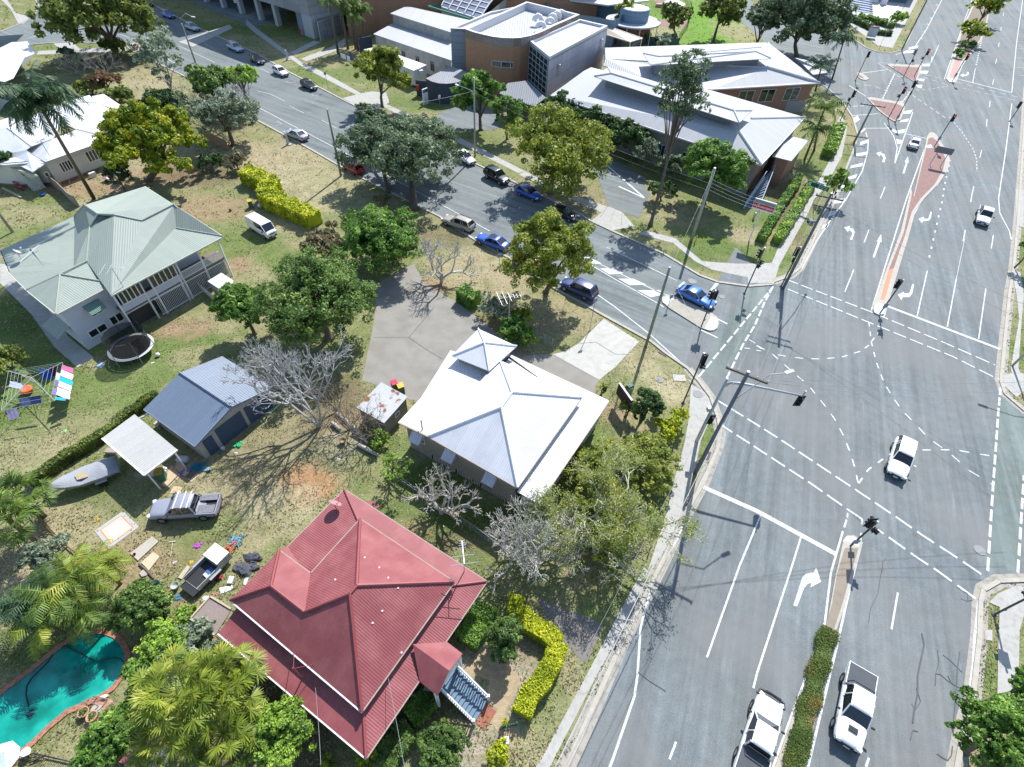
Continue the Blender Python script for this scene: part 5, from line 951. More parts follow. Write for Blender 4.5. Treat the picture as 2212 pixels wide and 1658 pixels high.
obj('mesh_screen', MB().walls(sc_, 0, 3.8), mat('mesh_grey', (.24, .25, .26), brick=((.42, .43, .44), .45, .5, .9), var=.1), h); obj('screen_frame', beams([[Z(sc_[0], 3.8), Z(sc_[1], 3.8)], [Z(sc_[0], 0), Z(sc_[0], 3.8)], [Z(sc_[1], 0), Z(sc_[1], 3.8)], [Z(sc_[0], 3.8), Z(sc_[3], 3.8)]], .15, .15), ALU, h); obj('top', MB().sheet([Z(p, 3.78) for p in sc_]), mat('shade_concrete', (.16, .17, .18)), h)
# ---------------- plants ----------------
def unit(v): return v/np.maximum(np.linalg.norm(v, axis=-1, keepdims=True), 1e-6)
def leaves(C, N, L, rg, w=.5, spread=1.0):
    """diamond leaves at C facing roughly N; L is their length"""
    n = len(C); nn = unit(N + rg.normal(0, .75*spread, (n, 3))); a = unit(np.cross(nn, rg.normal(0, 1, (n, 3)))); b = np.cross(nn, a)
    l = (L*rg.uniform(.65, 1.25, n))[:, None]; return np.stack([C - a*l*.5, C + b*l*w*.5, C + a*l*.5, C - b*l*w*.5], 1).reshape(-1, 3)
def ppm(p): return 535.0/(Vector(p) - Vector((0, 0, CAMZ))).length
def sph(rg, n): return unit(rg.normal(0, 1, (n, 3)))
LF = dict(
 dark=leafmat('leaf_dark_green', (.012, .028, .010), (.058, .105, .03), (.13, .18, .07)), olive=leafmat('leaf_olive', (.028, .044, .010), (.11, .14, .028), (.20, .205, .05)),
 fig=leafmat('leaf_grey_green', (.024, .042, .022), (.085, .118, .06), (.20, .23, .14)), yolive=leafmat('leaf_yellow_olive', (.045, .065, .008), (.165, .19, .026), (.27, .27, .04)),
 bright=leafmat('leaf_bright_green', (.02, .05, .009), (.10, .18, .03), (.22, .30, .07)), gold=leafmat('leaf_gold', (.11, .14, .006), (.26, .275, .012), (.36, .33, .016), .3),
 yellow=leafmat('leaf_yellow', (.045, .08, .005), (.16, .185, .010), (.31, .26, .012), .4), lime=leafmat('leaf_lime', (.04, .075, .010), (.15, .23, .03), (.27, .33, .05), .3),
 grey=leafmat('leaf_silver', (.05, .07, .045), (.16, .19, .13), (.26, .28, .22)), brown=leafmat('leaf_dry_brown', (.05, .05, .022), (.13, .115, .06), (.20, .16, .10)),
 red=leafmat('leaf_rusty_red', (.05, .04, .02), (.13, .075, .04), (.17, .10, .06)), mid=leafmat('leaf_mid_green', (.024, .05, .013), (.10, .155, .036), (.20, .25, .075)), feather=leafmat('leaf_feathery', (.06, .085, .014), (.18, .205, .04), (.29, .26, .065), .45),
 palm=leafmat('frond_green', (.02, .042, .008), (.085, .13, .024), (.19, .22, .06), .4), palmd=leafmat('frond_dark', (.010, .026, .012), (.04, .075, .035), (.12, .16, .09)), palmy=leafmat('frond_golden', (.04, .065, .008), (.15, .18, .022), (.28, .26, .05), .4), ground=leafmat('ground_cover', (.03, .06, .012), (.085, .115, .025), (.17, .10, .035)))
BARK = mat('bark', (.13, .10, .075), var=.35, scale=5, bump=.03); BARKG = mat('bark_grey', (.42, .40, .35), var=.3, scale=6); BARKW = mat('dead_wood', (.36, .355, .345), var=.25, scale=5); TWIG = mat('twig_brown', (.20, .16, .12), var=.3, scale=5); TWIGP = mat('twig_purple_grey', (.30, .265, .25), var=.25, scale=5)
def bx(s):
    cr, a = s.split(); return cr, [float(q) for q in a.split(',')]
SEED = [100]
def crown_lobes(c, R, Rz, k, rg, lr=(.34, .5)):
    k = int(k*1.3); lr = (lr[0]*.95, lr[1]*1.02)
    d = sph(rg, k); d[:, 2] = np.where(d[:, 2] < -.35, -d[:, 2], d[:, 2]); rr = rg.uniform(.4, .86, k)[:, None]
    return c + d*rr*np.array([R[0], R[1], Rz]), rg.uniform(lr[0], lr[1], k)*np.mean([R[0], R[1], Rz])
def foliage(cen, rad_, L, cover, rg, up=.35, nmax=15000, w=.5, squash=.8):
    area = (4*math.pi*rad_**2).sum()*.5; n = int(min(nmax*2, 1.08*cover*area/(L*L*w*.5))); p = rad_**2/np.sum(rad_**2); i = rg.choice(len(rad_), n, p=p)
    # every lobe carries clumps of leaves with gaps between them
    K = 15; cd = sph(rg, len(rad_)*K).reshape(len(rad_), K, 3); cd[..., 2] = np.where(cd[..., 2] < -.5, -cd[..., 2], cd[..., 2]); cr_ = rg.uniform(.2, .36, (len(rad_), K)); cq = rg.uniform(.6, 1.0, (len(rad_), K)); j = rg.integers(0, K, n)
    d = sph(rg, n); base = cd[i, j]*cq[i, j][:, None]; off = d*(rg.uniform(.2, 1., n)**.45*cr_[i, j])[:, None]; C = cen[i] + (base + off)*rad_[i][:, None]*np.array([1, 1, squash])
    return leaves(C, d*.9 + base*.7 + np.array([0, 0, up]), L, rg, w)
def tree(name, label, box, zc, m, base=None, rz=.8, L=None, cover=2.0, k=16, bark=None, cat='tree', group=None, tr=None, lr=(.34, .5), limbs=7, wf=1.0, sparse=None, nmax=15000, w=.5):
    SEED[0] += 1; rg = np.random.default_rng(SEED[0]); cr, (x0, y0, x1, y1) = bx(box); xm, ym = (x0 + x1)/2, (y0 + y1)/2
    c = P(cr, xm, ym, zc); R = (P(cr, x0, ym, zc) - P(cr, x1, ym, zc)).length/2*wf*1.07
    b = P(base.split()[0], *[float(q) for q in base.split()[1].split(',')]) if base else Vector((c.x, c.y, 0))
    t = thing(name, label, cat, b, group); Lf = L or max(.2, 2.7/ppm(c)); Rz = min(R*rz, zc*.96)
    cen, rd = crown_lobes(np.array(c), (R, R), Rz, k, rg, lr)
    np_obj('crown', foliage(cen, rd, Lf, cover, rg, nmax=nmax, w=w), 4, LF[m], t)
    tr = tr or max(.12, R*.07); top = Vector(c) - Vector((0, 0, Rz*.45)); mb = MB(); mid = b.lerp(top, .55) + Vector((rg.normal(0, .12), rg.normal(0, .12), 0))
    mb.tube([b, b.lerp(mid, .12) , mid, top], [tr*1.5, tr, tr*.8, tr*.55], 8)
    for i in range(min(limbs, k)):
        s = mid.lerp(top, rg.uniform(0, 1)); e = Vector(cen[i]); q = s.lerp(e, .5) + Vector((0, 0, .12*R)); mb.tube([s, q, e], [tr*.5, tr*.3, tr*.1], 5, False)
    obj('trunk', mb, bark or BARK, t, smooth=True); return t
def bush(name, label, box, zc, m, **k): return tree(name, label, box, zc, m, cat=k.pop('cat', 'shrub'), limbs=4, rz=k.pop('rz', .9), **k)
def branches(mb, p, d, r, ln, depth, rg, split=(2, 3), ang=.55, up=.1, shrink=.74, n=4, curl=.18):
    q = p
    pts = [p]
    for s in range(2):
        d = (d + Vector((rg.normal(0, curl), rg.normal(0, curl), rg.normal(0, curl*.6) + up*.5))).normalized(); q = q + d*ln*.5; pts.append(q)
    mb.tube(pts, [r, r*.85, r*.72], n, False)
    if depth == 0: return
    for i in range(rg.integers(split[0], split[1] + 1)):
        o = d.orthogonal(); o.rotate(Matrix.Rotation(rg.uniform(0, 6.28), 3, d)); nd = (d*math.cos(ang) + o*math.sin(ang*rg.uniform(.7, 1.3)) + Vector((0, 0, up))).normalized()
        branches(mb, q, nd, r*.68, ln*shrink*rg.uniform(.8, 1.2), depth - 1, rg, split, ang, up, shrink, 3 if depth < 3 else n, curl)
def bare(name, label, base, stems, ln, r, depth, m, cat='tree', lean=.5, group=None, leaf=None, leafn=0, h0=0., **k):
    SEED[0] += 1; rg = np.random.default_rng(SEED[0]); cr, q = bx(base); b = P(cr, *q); t = thing(name, label, cat, b, group); mb = MB(); s = b
    if h0: mb.tube([b, b + Vector((0, 0, h0))], [r*1.3, r], 7); s = b + Vector((0, 0, h0))
    for i in range(stems):
        a = 6.283*i/stems + rg.uniform(-.4, .4); branches(mb, s, Vector((math.cos(a)*lean, math.sin(a)*lean, 1)).normalized(), r, ln, depth, rg, **k)
    obj('branches', mb, m, t)
    if leaf:
        V = np.array([v for v in mb.v if v[2] > h0 + ln*.9]); C = V[rg.integers(0, len(V), leafn)] + rg.normal(0, .18, (leafn, 3)); np_obj('foliage', leaves(C, np.tile([0, 0, 1.], (leafn, 1)), max(.15, 1.9/ppm(b)), rg, .45), 4, LF[leaf], t)
    return t
def hedge(name, label, line, width, z, m, L=None, cover=4.2, cat='hedge', z0=0., group=None, lump=.1):
    SEED[0] += 1; rg = np.random.default_rng(SEED[0]); pts = PL(line); t = thing(name, label, cat, pts[0], group); Lf = L or max(.15, 2.2/ppm(pts[0])); Vs = []; core = MB()
    for a, b in zip(pts, pts[1:]):
        ln = (b - a).length
        if ln < .05: continue
        d = np.array((b - a)/ln); s = np.array([-d[1], d[0], 0]); n = int(cover*ln*(width + 2*(z - z0))/(Lf*Lf*.25)); u = rg.uniform(-.03, 1.03, n)*ln; f = rg.random(n); w2 = width/2; hz = z - z0; per = 2*hz + width
        q = f*per; off = np.where(q < hz, -w2, np.where(q < hz + width, q - hz - w2, w2)); zz = np.where(q < hz, q, np.where(q < hz + width, hz, per - q)); nr = np.where((q < hz)[:, None], -s, np.where((q < hz + width)[:, None], np.array([0, 0, 1.]), s))
        k = 1 + lump*np.sin(u*2.3 + off*2) + rg.normal(0, lump*.7, n); C = np.array(a) + d*u[:, None] + s*(off*k)[:, None]; C[:, 2] = z0 + zz*k; Vs.append(leaves(C, nr + np.array([0, 0, .3]), Lf, rg)); core.beam(Z(a, z0 + hz*.47), Z(b, z0 + hz*.47), width*.88, hz*.9)
    np_obj('foliage', np.concatenate(Vs), 4, LF[m], t); obj('stems', core, LF[m], t); return t
def frond(p, az, el, ln, rg, droop=1.0, n=16, wl=.5, wid=.06, hang=.35):
    """a pinnate frond: leaflet quads along an arching rib"""
    V = []; d = np.array([math.cos(az)*math.cos(el), math.sin(az)*math.cos(el), math.sin(el)]); s = np.array([-math.sin(az), math.cos(az), 0]); P0 = np.array(p); pts = []; st_ = ln/n; e = el
    for i in range(n + 1): pts.append(P0.copy()); e = el - droop*(i/n)**1.4*1.7; P0 = P0 + st_*np.array([math.cos(az)*math.cos(e), math.sin(az)*math.cos(e), math.sin(e)])
    for i in range(1, n):
        t = (pts[i+1] - pts[i-1]); t /= np.linalg.norm(t); L = wl*(math.sin(math.pi*(.12 + .85*i/n))**.6)*rg.uniform(.8, 1.15)
        for sg in (-1, 1):
            dr = sg*s*.85 + t*.5 + np.array([0, 0, -hang*rg.uniform(.4, 1.5)]); dr /= np.linalg.norm(dr); q = pts[i] + dr*L; V += [pts[i] - t*wid, pts[i] + t*wid, q + t*wid*.4, q - t*wid*.4]
        V += [pts[i-1] - s*.03, pts[i-1] + s*.03, pts[i] + s*.03, pts[i] - s*.03]
    return V
def palm_at(name, label, s, h, *a, **k):
    cr, q = bx(s); c = P(cr, *q, h); X = (CX + (Vector((c.x, c.y, -CAMZ)).dot(RT2)/Vector((c.x, c.y, -CAMZ)).dot(FWD))*FPX, CY + (Vector((c.x, c.y, -CAMZ)).dot(DN2)/Vector((c.x, c.y, -CAMZ)).dot(FWD))*FPX); return palm(name, label, f'D {X[0]},{X[1]}', h, *a, **k)
def palm(name, label, base, h, ln, nf, m, top=None, tr=.16, droop=1.0, wl=.6, hang=.5, cat='palm', group=None, el=(.1, 1.2), shaft=None, wid=.06, n=16):
    SEED[0] += 1; rg = np.random.default_rng(SEED[0]); cr, q = bx(base); b = P(cr, *q); t = thing(name, label, cat, b, group)
    tp = P(top.split()[0], *[float(v) for v in top.split()[1].split(',')], h) if top else Vector((b.x, b.y, h))
    obj('trunk', MB().tube([b, b.lerp(tp, .5), tp], [tr*1.3, tr, tr*.85], 8), BARK, t, smooth=True)
    if shaft: obj('crown_shaft', MB().tube([tp, tp + (tp - b).normalized()*1.6], [tr*1.5, tr*.7], 8), mat('shaft_' + shaft, (.20, .19, .07) if shaft == 'tan' else (.16, .22, .08), var=.2), t, smooth=True); tp = tp + (tp - b).normalized()*1.2
    V = []
    for i in range(nf): V += frond(tp, 2.4*i + rg.uniform(-.3, .3), rg.uniform(*el), ln*rg.uniform(.8, 1.1), rg, droop*rg.uniform(.8, 1.2), n, wl, wid, hang)
    np_obj('fronds', V, 4, LF[m], t); return t
def fanpalm(name, label, base, h, nl, r, m, spread=1.2, top=None, group=None, tr=.18):
    SEED[0] += 1; rg = np.random.default_rng(SEED[0]); cr, q = bx(base); tp = P(cr, *q, h); b = Z(tp, 0); t = thing(name, label, 'palm', b, group); V = []
    obj('trunk', MB().tube([b, tp], [tr*1.3, tr], 8), BARK, t)
    for i in range(nl):
        az = 2.4*i; el = rg.uniform(-.35, 1.25); d = np.array([math.cos(az)*math.cos(el), math.sin(az)*math.cos(el), math.sin(el)]); c = np.array(tp) + d*spread*rg.uniform(.7, 1.25); sd = np.array([-math.sin(az), math.cos(az), 0]); V += [np.array(tp) - sd*.03, np.array(tp) + sd*.03, c + sd*.03, c - sd*.03]
        ax = d + np.array([0, 0, -.35]); ax /= np.linalg.norm(ax); K = 17
        for j in range(K):
            a = (j/(K-1) - .5)*3.6; v = ax*math.cos(a) + sd*math.sin(a) + np.array([0, 0, -.25*abs(math.sin(a)) + .12*rg.normal()]); v /= np.linalg.norm(v); e = c + v*r*rg.uniform(.85, 1.12); o = np.cross(v, np.cross(sd, ax)); o /= max(np.linalg.norm(o), 1e-5); mdp = c + v*r*.55
            V += [c, mdp + o*r*.06, e + np.array([0, 0, -.12*r]), mdp - o*r*.06]
    np_obj('fronds', V, 4, LF[m], t); return t
# ---- street and yard trees
tree('camphor_tree', 'big olive green tree on the bend of the side street, thick trunk', 'a0 420,-80,1290,420', 6.4, 'olive', 'a0 965,430', rz=.9, k=26, bark=BARK, tr=.6)
tree('fig_tree', 'broad grey green tree over the kerb in the middle of the side street', 'b0 800,1000,1790,1620', 4.4, 'fig', 'b1 1330,200', rz=.75, k=26, cover=2.2, nmax=20000)
tree('fig_tree', 'grey green tree crown behind the broad one, over the road', 'b0 780,880,1200,1200', 4.6, 'fig', 'b1 1120,60', rz=.6, k=10)
tree('street_tree', 'light olive tree on the verge in front of the white portable cabin', 'b0 840,410,1265,870', 5.0, 'yolive', 'b0 1070,890', rz=.95, k=15, tr=.3)
tree('street_tree', 'dark green tree with a thin trunk beside the hospital entry drum', 'b0 1660,630,2090,1060', 4.6, 'bright', 'b0 1885,1080', rz=.95, k=14)
tree('street_tree', 'dark green tree under the entrance awning, right of the thin trunked tree', 'b0 1980,760,2240,1120', 4.4, 'bright', None, rz=.95, k=10)
tree('street_tree', 'large yellow olive tree on the verge above the blue hatchback', 'c0 0,940,820,1640', 5.4, 'yolive', 'c0 360,1600', rz=.85, k=24, tr=.4, cover=2.1, nmax=18000)
tree('street_tree', 'yellow olive tree overhanging the red parked car', 'c1 0,290,745,930', 5.2, 'yolive', 'c1 325,880', rz=.85, k=20, tr=.32, cover=1.9, lr=(.28, .42))
t = tree('gum_tree', 'tall slender gum tree rising in front of the south wing roof', 'c0 1200,500,1680,1280', 13.5, 'fig', 'c1 1190,330', rz=1.75, k=34, tr=.26, cover=.62, lr=(.17, .28), limbs=16)
for i, (x, y) in enumerate(((430, 900), (560, 930), (700, 990), (840, 1060), (950, 1110), (1060, 1160))):
    tree('lilly_pilly', ['dark glossy tree nearest the glazed corner in the row along the south wing', 'second dark tree from the glazed corner in the row', 'third dark tree in the row, before the wing middle', 'fourth dark tree in the row along the wing', 'fifth dark tree in the row along the wing', 'last dark tree of the row, next to the grey shrub'][i], f'c0 {x-120},{y-90},{x+120},{y+130}', 3.4, 'dark', None, rz=1.0, k=12, group='dark trees along the south wing', tr=.12)
tree('yard_tree', 'dense green tree in front of the wing corner by the outside stair', 'c0 1480,1190,1960,1660', 5.0, 'bright', None, rz=.9, k=20)
bush('leafless_shrub', 'grey twiggy shrub beside the gum tree trunk', 'c0 1060,1150,1270,1420', 2.6, 'grey', cover=1.2, k=9); bush('low_shrub', 'mixed green shrub under the gum tree', 'c0 1260,1230,1500,1560', 2.2, 'fig', k=9); bush('low_shrub', 'dark green shrub below the gum tree foot', 'c0 1180,1520,1420,1660', 1.5, 'dark', k=8)
tree('mango_tree', 'dense glossy bright green tree above the gravel yard', 'b1 700,210,1390,730', 3.2, 'bright', None, rz=.8, k=34, cover=2.3, nmax=20000)
tree('shade_tree', 'large spreading green tree behind the dead tree', 'b1 60,560,1030,1400', 4.6, 'mid', None, rz=.85, k=44, cover=2.3, nmax=24000, lr=(.26, .4))
tree('shade_tree', 'dark green tree beside the small white garden shed', 'a1 1800,640,2250,1400', 3.4, 'bright', None, rz=.9, k=22, cover=2.2, nmax=16000)
bush('vine_thicket', 'brown withered vine thicket at the end of the golden hedge', 'b1 370,410,770,640', 1.8, 'brown', k=14, rz=.7); bush('dry_shrub', 'tall brownish shrub under the broad grey green tree', 'b1 1010,20,1150,230', 1.8, 'brown', k=7); bush('dry_shrub', 'thin brown shrub at the lower end of the golden hedge', 'b1 600,210,710,420', 1.5, 'brown', k=7, cover=1.2)
hedge('golden_hedge', 'long golden green hedge behind the parked white van', 'b0 -40,1500 180,1600 | b1 120,150 330,240 520,330', 2.2, 1.9, 'gold', lump=.09)
# dead white tree, bare shrubs
bare('dead_tree', 'tall dead tree with bleached white branches beside the garage', 'b2 555,450', 4, 3.5, .13, 6, BARKW, lean=.16, ang=.52, up=.16, split=(2, 4), shrink=.62, curl=.16)
for cr, x, y, lab in (('b2', 690, 330, 'tangled bare brown shrub right of the dead tree'), ('b2', 800, 470, 'bare brown shrub over the fallen branches'), ('b2', 930, 560, 'bare brown shrub next to the rusty shed')): bare('bare_shrub', lab, f'{cr} {x},{y}', 5, 1.5, .06, 4, TWIG, cat='shrub', lean=.7, ang=.5, split=(2, 3), shrink=.75)
for cr, x, y, lab, lf, nl, l0 in (('b1', 1560, 800, 'leafless frangipani with a spreading crown beside the gravel yard', None, 0, 1.7), ('b2', 1560, 1160, 'small bare pinkish tree on the fence line beside the white house', 'brown', 500, 1.25), ('c2', 170, 1500, 'bare frangipani at the lower corner of the white house', None, 0, 1.75)): bare('frangipani', lab, f'{cr} {x},{y}', 5, l0, .17, 5, BARKG, lean=.8, ang=.55, split=(2, 3), shrink=.72, curl=.14, leaf=lf, leafn=nl, h0=.5)
bare('frangipani', 'thickly twigged pale green frangipani next to the driveway entrance', 'c3 170,60', 7, 1.5, .11, 5, BARKG, lean=.75, ang=.5, split=(2, 3), shrink=.72, leaf='grey', leafn=1500, h0=.4)
tree('sapling', 'thin yellow green sapling beside the fence of the white house', 'b2 980,650,1370,900', 2.2, 'lime', 'b2 1130,850', rz=.6, k=9, cover=.7, lr=(.2, .35))
bush('fern_shrub', 'small bright fern like shrub below the rusty shed', 'b2 940,480,1130,620', .9, 'lime', k=7, cover=.8)
bush('dry_shrub', 'grey brown bare shrub near the tv aerial of the white house', 'b1 1850,880,2150,1130', 1.5, 'grey', k=10, cover=.9); hedge('clipped_shrub', 'clipped bright green cube of hedge at the edge of the gravel yard', 'b1 1720,930 1850,1000', 1.5, 1.6, 'bright'); bush('green_shrub', 'bright green shrub between the white house and the street tree', 'c1 -60,1060,230,1330', 1.4, 'bright', k=12); bush('green_shrub', 'yellow green shrub beside the wire gate', 'c1 90,1180,260,1330', 1.2, 'lime', k=8); bush('red_tinged_shrub', 'small shrub with yellow red tips under the street tree', 'c1 40,1030,240,1150', 1.2, 'yellow', k=7)
# poinciana at the corner
SEED[0] += 1
t = bare('poinciana', 'wide feathery poinciana with bare grey limbs between the white house and the main road', 'c2 820,1330', 6, 2.1, .15, 5, BARKG, lean=1.3, ang=.5, up=.03, split=(2, 3), shrink=.72, curl=.2, leaf='feather', leafn=15000, h0=1.4)
bare('poinciana', 'bare white limbed young poinciana beside the larger one', 'c2 720,1480', 5, 1.9, .12, 5, BARKG, lean=1.1, ang=.5, up=.05, split=(2, 3), shrink=.72, curl=.2, leaf='feather', leafn=2500, h0=.8)
bush('garden_shrub', 'feathery green undergrowth below the poinciana nearest the white house', 'c2 500,520,1000,1000', 1.3, 'feather', k=16, rz=.5, cover=1.0); bush('garden_shrub', 'feathery green undergrowth on the footpath side of the poinciana', 'c2 850,460,1420,980', 1.4, 'feather', k=18, rz=.5, cover=1.1); bush('garden_shrub', 'green undergrowth at the foot of the poinciana', 'c2 500,1050,1150,1450', 1.2, 'feather', k=18, rz=.45, cover=.8)
tree('garden_tree', 'dark green shrubby tree behind the business sign on the corner', 'c2 1020,120,1290,420', 2.6, 'dark', None, rz=1.0, k=12); bush('garden_shrub', 'light green shrub left of the dark corner tree', 'c2 920,220,1090,380', 1.2, 'lime', k=7); bush('golden_shrub', 'golden shrub half behind the dark corner tree', 'c2 1180,210,1310,340', 1.3, 'lime', k=7)
bush('golden_shrub', 'golden green clipped shrub beside the footpath on the corner', 'c2 1370,275,1500,420', 1.1, 'gold', k=8); bush('golden_shrub', 'broad golden green shrub on the corner, above the poinciana', 'c2 1240,360,1460,540', 1.2, 'gold', k=12); bush('yellow_shrub', 'small yellow leaved shrub at the driveway edge', 'c2 755,70,835,190', 1.0, 'yellow', k=6); bare('sapling', 'thin sapling beside the yellow shrub', 'c2 880,180', 2, 1.0, .03, 3, TWIG, lean=.3, leaf='lime', leafn=160)
# top left yards
tree('yellow_tree', 'yellow green round tree beside the cream house', 'a0 900,950,1680,1480', 5.2, 'yellow', 'a0 1230,1500', rz=.75, k=26, cover=2.0, lr=(.26, .4)); tree('yard_tree', 'dark green small tree left below the yellow tree', 'a0 850,1290,1080,1600', 2.6, 'fig', None, rz=.95, k=10, cover=1.6)
tree('gum_tree', 'tall thin grey gum with sparse leaves near the side street bend', 'a0 1130,210,1600,820', 9, 'grey', 'a0 1400,880', rz=1.1, k=16, cover=.8, lr=(.2, .32), bark=BARKG, tr=.2, limbs=12)
tree('gum_tree', 'olive green tree crown beside the thin grey gum', 'a0 1570,530,1920,900', 7, 'mid', None, rz=.8, k=14); tree('poinciana', 'flat topped lime green tree hanging over the side street', 'a0 1790,540,2200,780', 5.5, 'lime', None, rz=.35, k=16, cover=1.3, lr=(.25, .38)); tree('twiggy_tree', 'grey tree full of bare twigs above the dirt bank', 'a0 1600,760,2110,1180', 4.5, 'grey', None, rz=.75, k=18, cover=1.0)
for x, y, lab in ((1750, 1080, 'tangle of bare grey twigs inside the grey tree'), (1900, 1180, 'bare grey shrub below the grey tree'), (2000, 950, 'bare grey twigs at the street side of the grey tree')): bare('bare_shrub', lab, f'a0 {x},{y}', 6, 2.6, .07, 4, TWIGP, cat='shrub', lean=.7, split=(2, 4), shrink=.72)
bush('dark_shrub', 'low dark green shrubs behind the yellow tree', 'a0 1080,860,1650,1000', 2.2, 'dark', k=14, rz=.6); bush('dark_shrub', 'dark round shrub at the bend footpath', 'a0 480,380,640,560', 2.2, 'dark', k=9); bush('dark_shrub', 'smaller green shrub beside the dark round shrub', 'a0 590,450,700,580', 1.5, 'bright', k=8)
for x, y, lab in ((700, 640, 'purple grey leafless shrub behind the palm'), (880, 640, 'purple grey leafless shrub near the big bend tree')): bare('bare_shrub', lab, f'a0 {x},{y}', 7, 1.7, .06, 4, TWIGP, cat='shrub', lean=.8, split=(2, 3))
bush('red_shrub', 'rusty red shrub in the wild garden behind the cream house', 'a0 740,630,1000,760', 1.6, 'red', k=12, rz=.6, cover=1.2); bush('wild_shrub', 'olive undergrowth around the cream house roof', 'a0 600,660,880,800', 1.2, 'olive', k=12, rz=.5, cover=1.2); bush('wild_shrub', 'green undergrowth with orange tips beside the cream house', 'a0 830,740,1120,880', 1.3, 'olive', k=12, rz=.6)
bush('wild_shrub', 'yellow green shrub between the two white roofs', 'a0 100,910,220,1010', 2.0, 'lime', k=7); tree('yard_tree', 'dark green tree cut by the left edge of the photo', 'a0 -140,1190,90,1520', 3.0, 'dark', None, rz=1, k=12); bush('dry_shrub', 'grey brown scrub at the left edge beside the washing line', 'a1 -120,1290,210,1640', 1.6, 'olive', k=16, rz=.6, cover=1.3); bush('dark_shrub', 'dark shrub under the trees on the dirt bank', 'a0 1640,1240,1850,1480', 1.4, 'dark', k=9); bush('dry_shrub', 'withered reddish shrub on the dirt bank', 'a0 1850,1260,2060,1420', 1.3, 'brown', k=9, cover=1.2)
palm('queen_palm', 'tall feather palm leaning over the cream house', 'a0 780,1650', 15.5, 5.0, 42, 'palmd', top='a0 345,900', tr=.2, droop=1.0, wl=1.05, hang=.8, el=(-.2, 1.25), shaft='tan', n=26, wid=.09)
# top
for x, y, h, dx, lab in ((705, 450, 10, -110, 'leftmost tall palm of the clump by the hospital lawn'), (785, 410, 9.5, -60, 'palm standing second in the clump'), (850, 410, 8.5, 10, 'palm in the middle of the clump'), (935, 400, 7.5, 40, 'shortest palm of the clump, against the brown brick wall'), (870, 420, 6.5, 30, 'low palm in front of the brown brick wall')): palm('royal_palm', lab, f'b0 {x},{y}', h, 3.6, 14, 'palm', tr=.24, droop=1.15, wl=.9, hang=.7, group='palms beside the hospital lawn', n=12, wid=.12)
tree('column_tree', 'narrow bright green tree against the blue hall', 'c0 890,30,1035,240', 4.5, 'yolive', 'c0 960,250', rz=1.6, k=10); tree('park_tree', 'feathery olive tree on the dry lawn behind the north wing', 'c0 1265,50,1510,280', 4.2, 'olive', 'c0 1410,310', rz=.8, k=14); tree('park_tree', 'olive tree with a clear trunk on the bright lawn', 'c0 1620,-30,1940,240', 6, 'olive', 'c0 1712,350', rz=.8, k=16)
bush('spiky_shrub', 'pale spiky shrub at the edge of the bright lawn', 'c0 1220,290,1420,390', 1.2, 'grey', k=9, rz=.6); bush('green_shrub', 'green shrub beside the shade sail', 'c0 1130,270,1195,340', 1.5, 'bright', k=6)
tree('fig_tree', 'huge dark grey green tree at the top of the intersection', 'd0 40,-80,700,420', 7.5, 'fig', 'd0 325,470', rz=.75, k=30, cover=1.8, tr=.5, nmax=16000); tree('fig_tree', 'grey green tree left of the huge one, behind the north wing roof', 'c0 1990,90,2260,340', 6.5, 'fig', None, rz=.8, k=14)
palm('queen_palm', 'feather palm between the north wing and the far slip lane', 'd0 620,660', 8.5, 4.4, 18, 'palmd', top='d0 720,330', wl=1.0, hang=.8, n=12, wid=.12); palm('queen_palm', 'feather palm in front of the brick end wall', 'd0 480,760', 6.5, 3.8, 16, 'palmd', top='d0 530,560', wl=1.0, hang=.8, n=12, wid=.12); palm('queen_palm', 'tall feather palm with brown trunk at the wing porch', 'd0 390,1330', 7.5, 4.2, 20, 'palm', top='d0 560,900', wl=.9, hang=.8, n=14, wid=.1); palm('queen_palm', 'lower feather palm beside the end porch', 'd0 470,1250', 5.0, 3.4, 16, 'palm', top='d0 500,1080', wl=.8, hang=.8, n=12, wid=.1)
hedge('path_hedge', 'olive hedge along the curved footpath below the palms', 'd0 660,1080 620,1200 570,1310', 1.8, 1.3, 'lime'); tree('small_tree', 'small round green tree beside the green direction sign', 'd0 560,1440,755,1620', 3.0, 'lime', 'd1 600,200', rz=.9, k=10, tr=.09)
hedge('dark_hedge', 'narrow dark clipped hedge nearest the outside stair', 'd1 20,460 170,200 300,20 | d0 330,1500', 1.0, 1.1, 'bright'); hedge('olive_hedge', 'wider olive hedge beside the main road footpath', 'd1 155,470 290,250 400,60 | d0 440,1560', 1.2, 1.1, 'lime')
for b, zc, lab in (('d0 1800,-10,2010,160', 4, 'olive tree in the far median garden'), ('d0 1690,200,1890,340', 2.6, 'olive tree behind the green sign in the median')): tree('median_tree', lab, b, zc, 'yolive', None, k=10)
bush('median_shrub', 'low green shrub at the tip of the median garden', 'd0 1625,410,1700,485', 1.0, 'bright', k=7); bush('median_shrub', 'dark green shrub below the median trees', 'd0 1680,345,1800,420', 1., 'dark', k=8)
hedge('corner_hedge', 'dark clipped hedge round the office sign', 'd0 725,160 820,195 930,250', 1.6, 1.2, 'dark'); hedge('corner_hedge', 'green clipped hedge in front of the white ramp', 'd0 830,165 960,195 1110,235', 2.2, 1.3, 'mid'); hedge('corner_hedge', 'low dark hedge along the small lawn of the office', 'd0 925,280 1100,300', 1.6, .9, 'dark'); bush('garden_shrub', 'loose green shrubs beside the white ramp', 'd0 1110,90,1230,220', 1.4, 'lime', k=10)
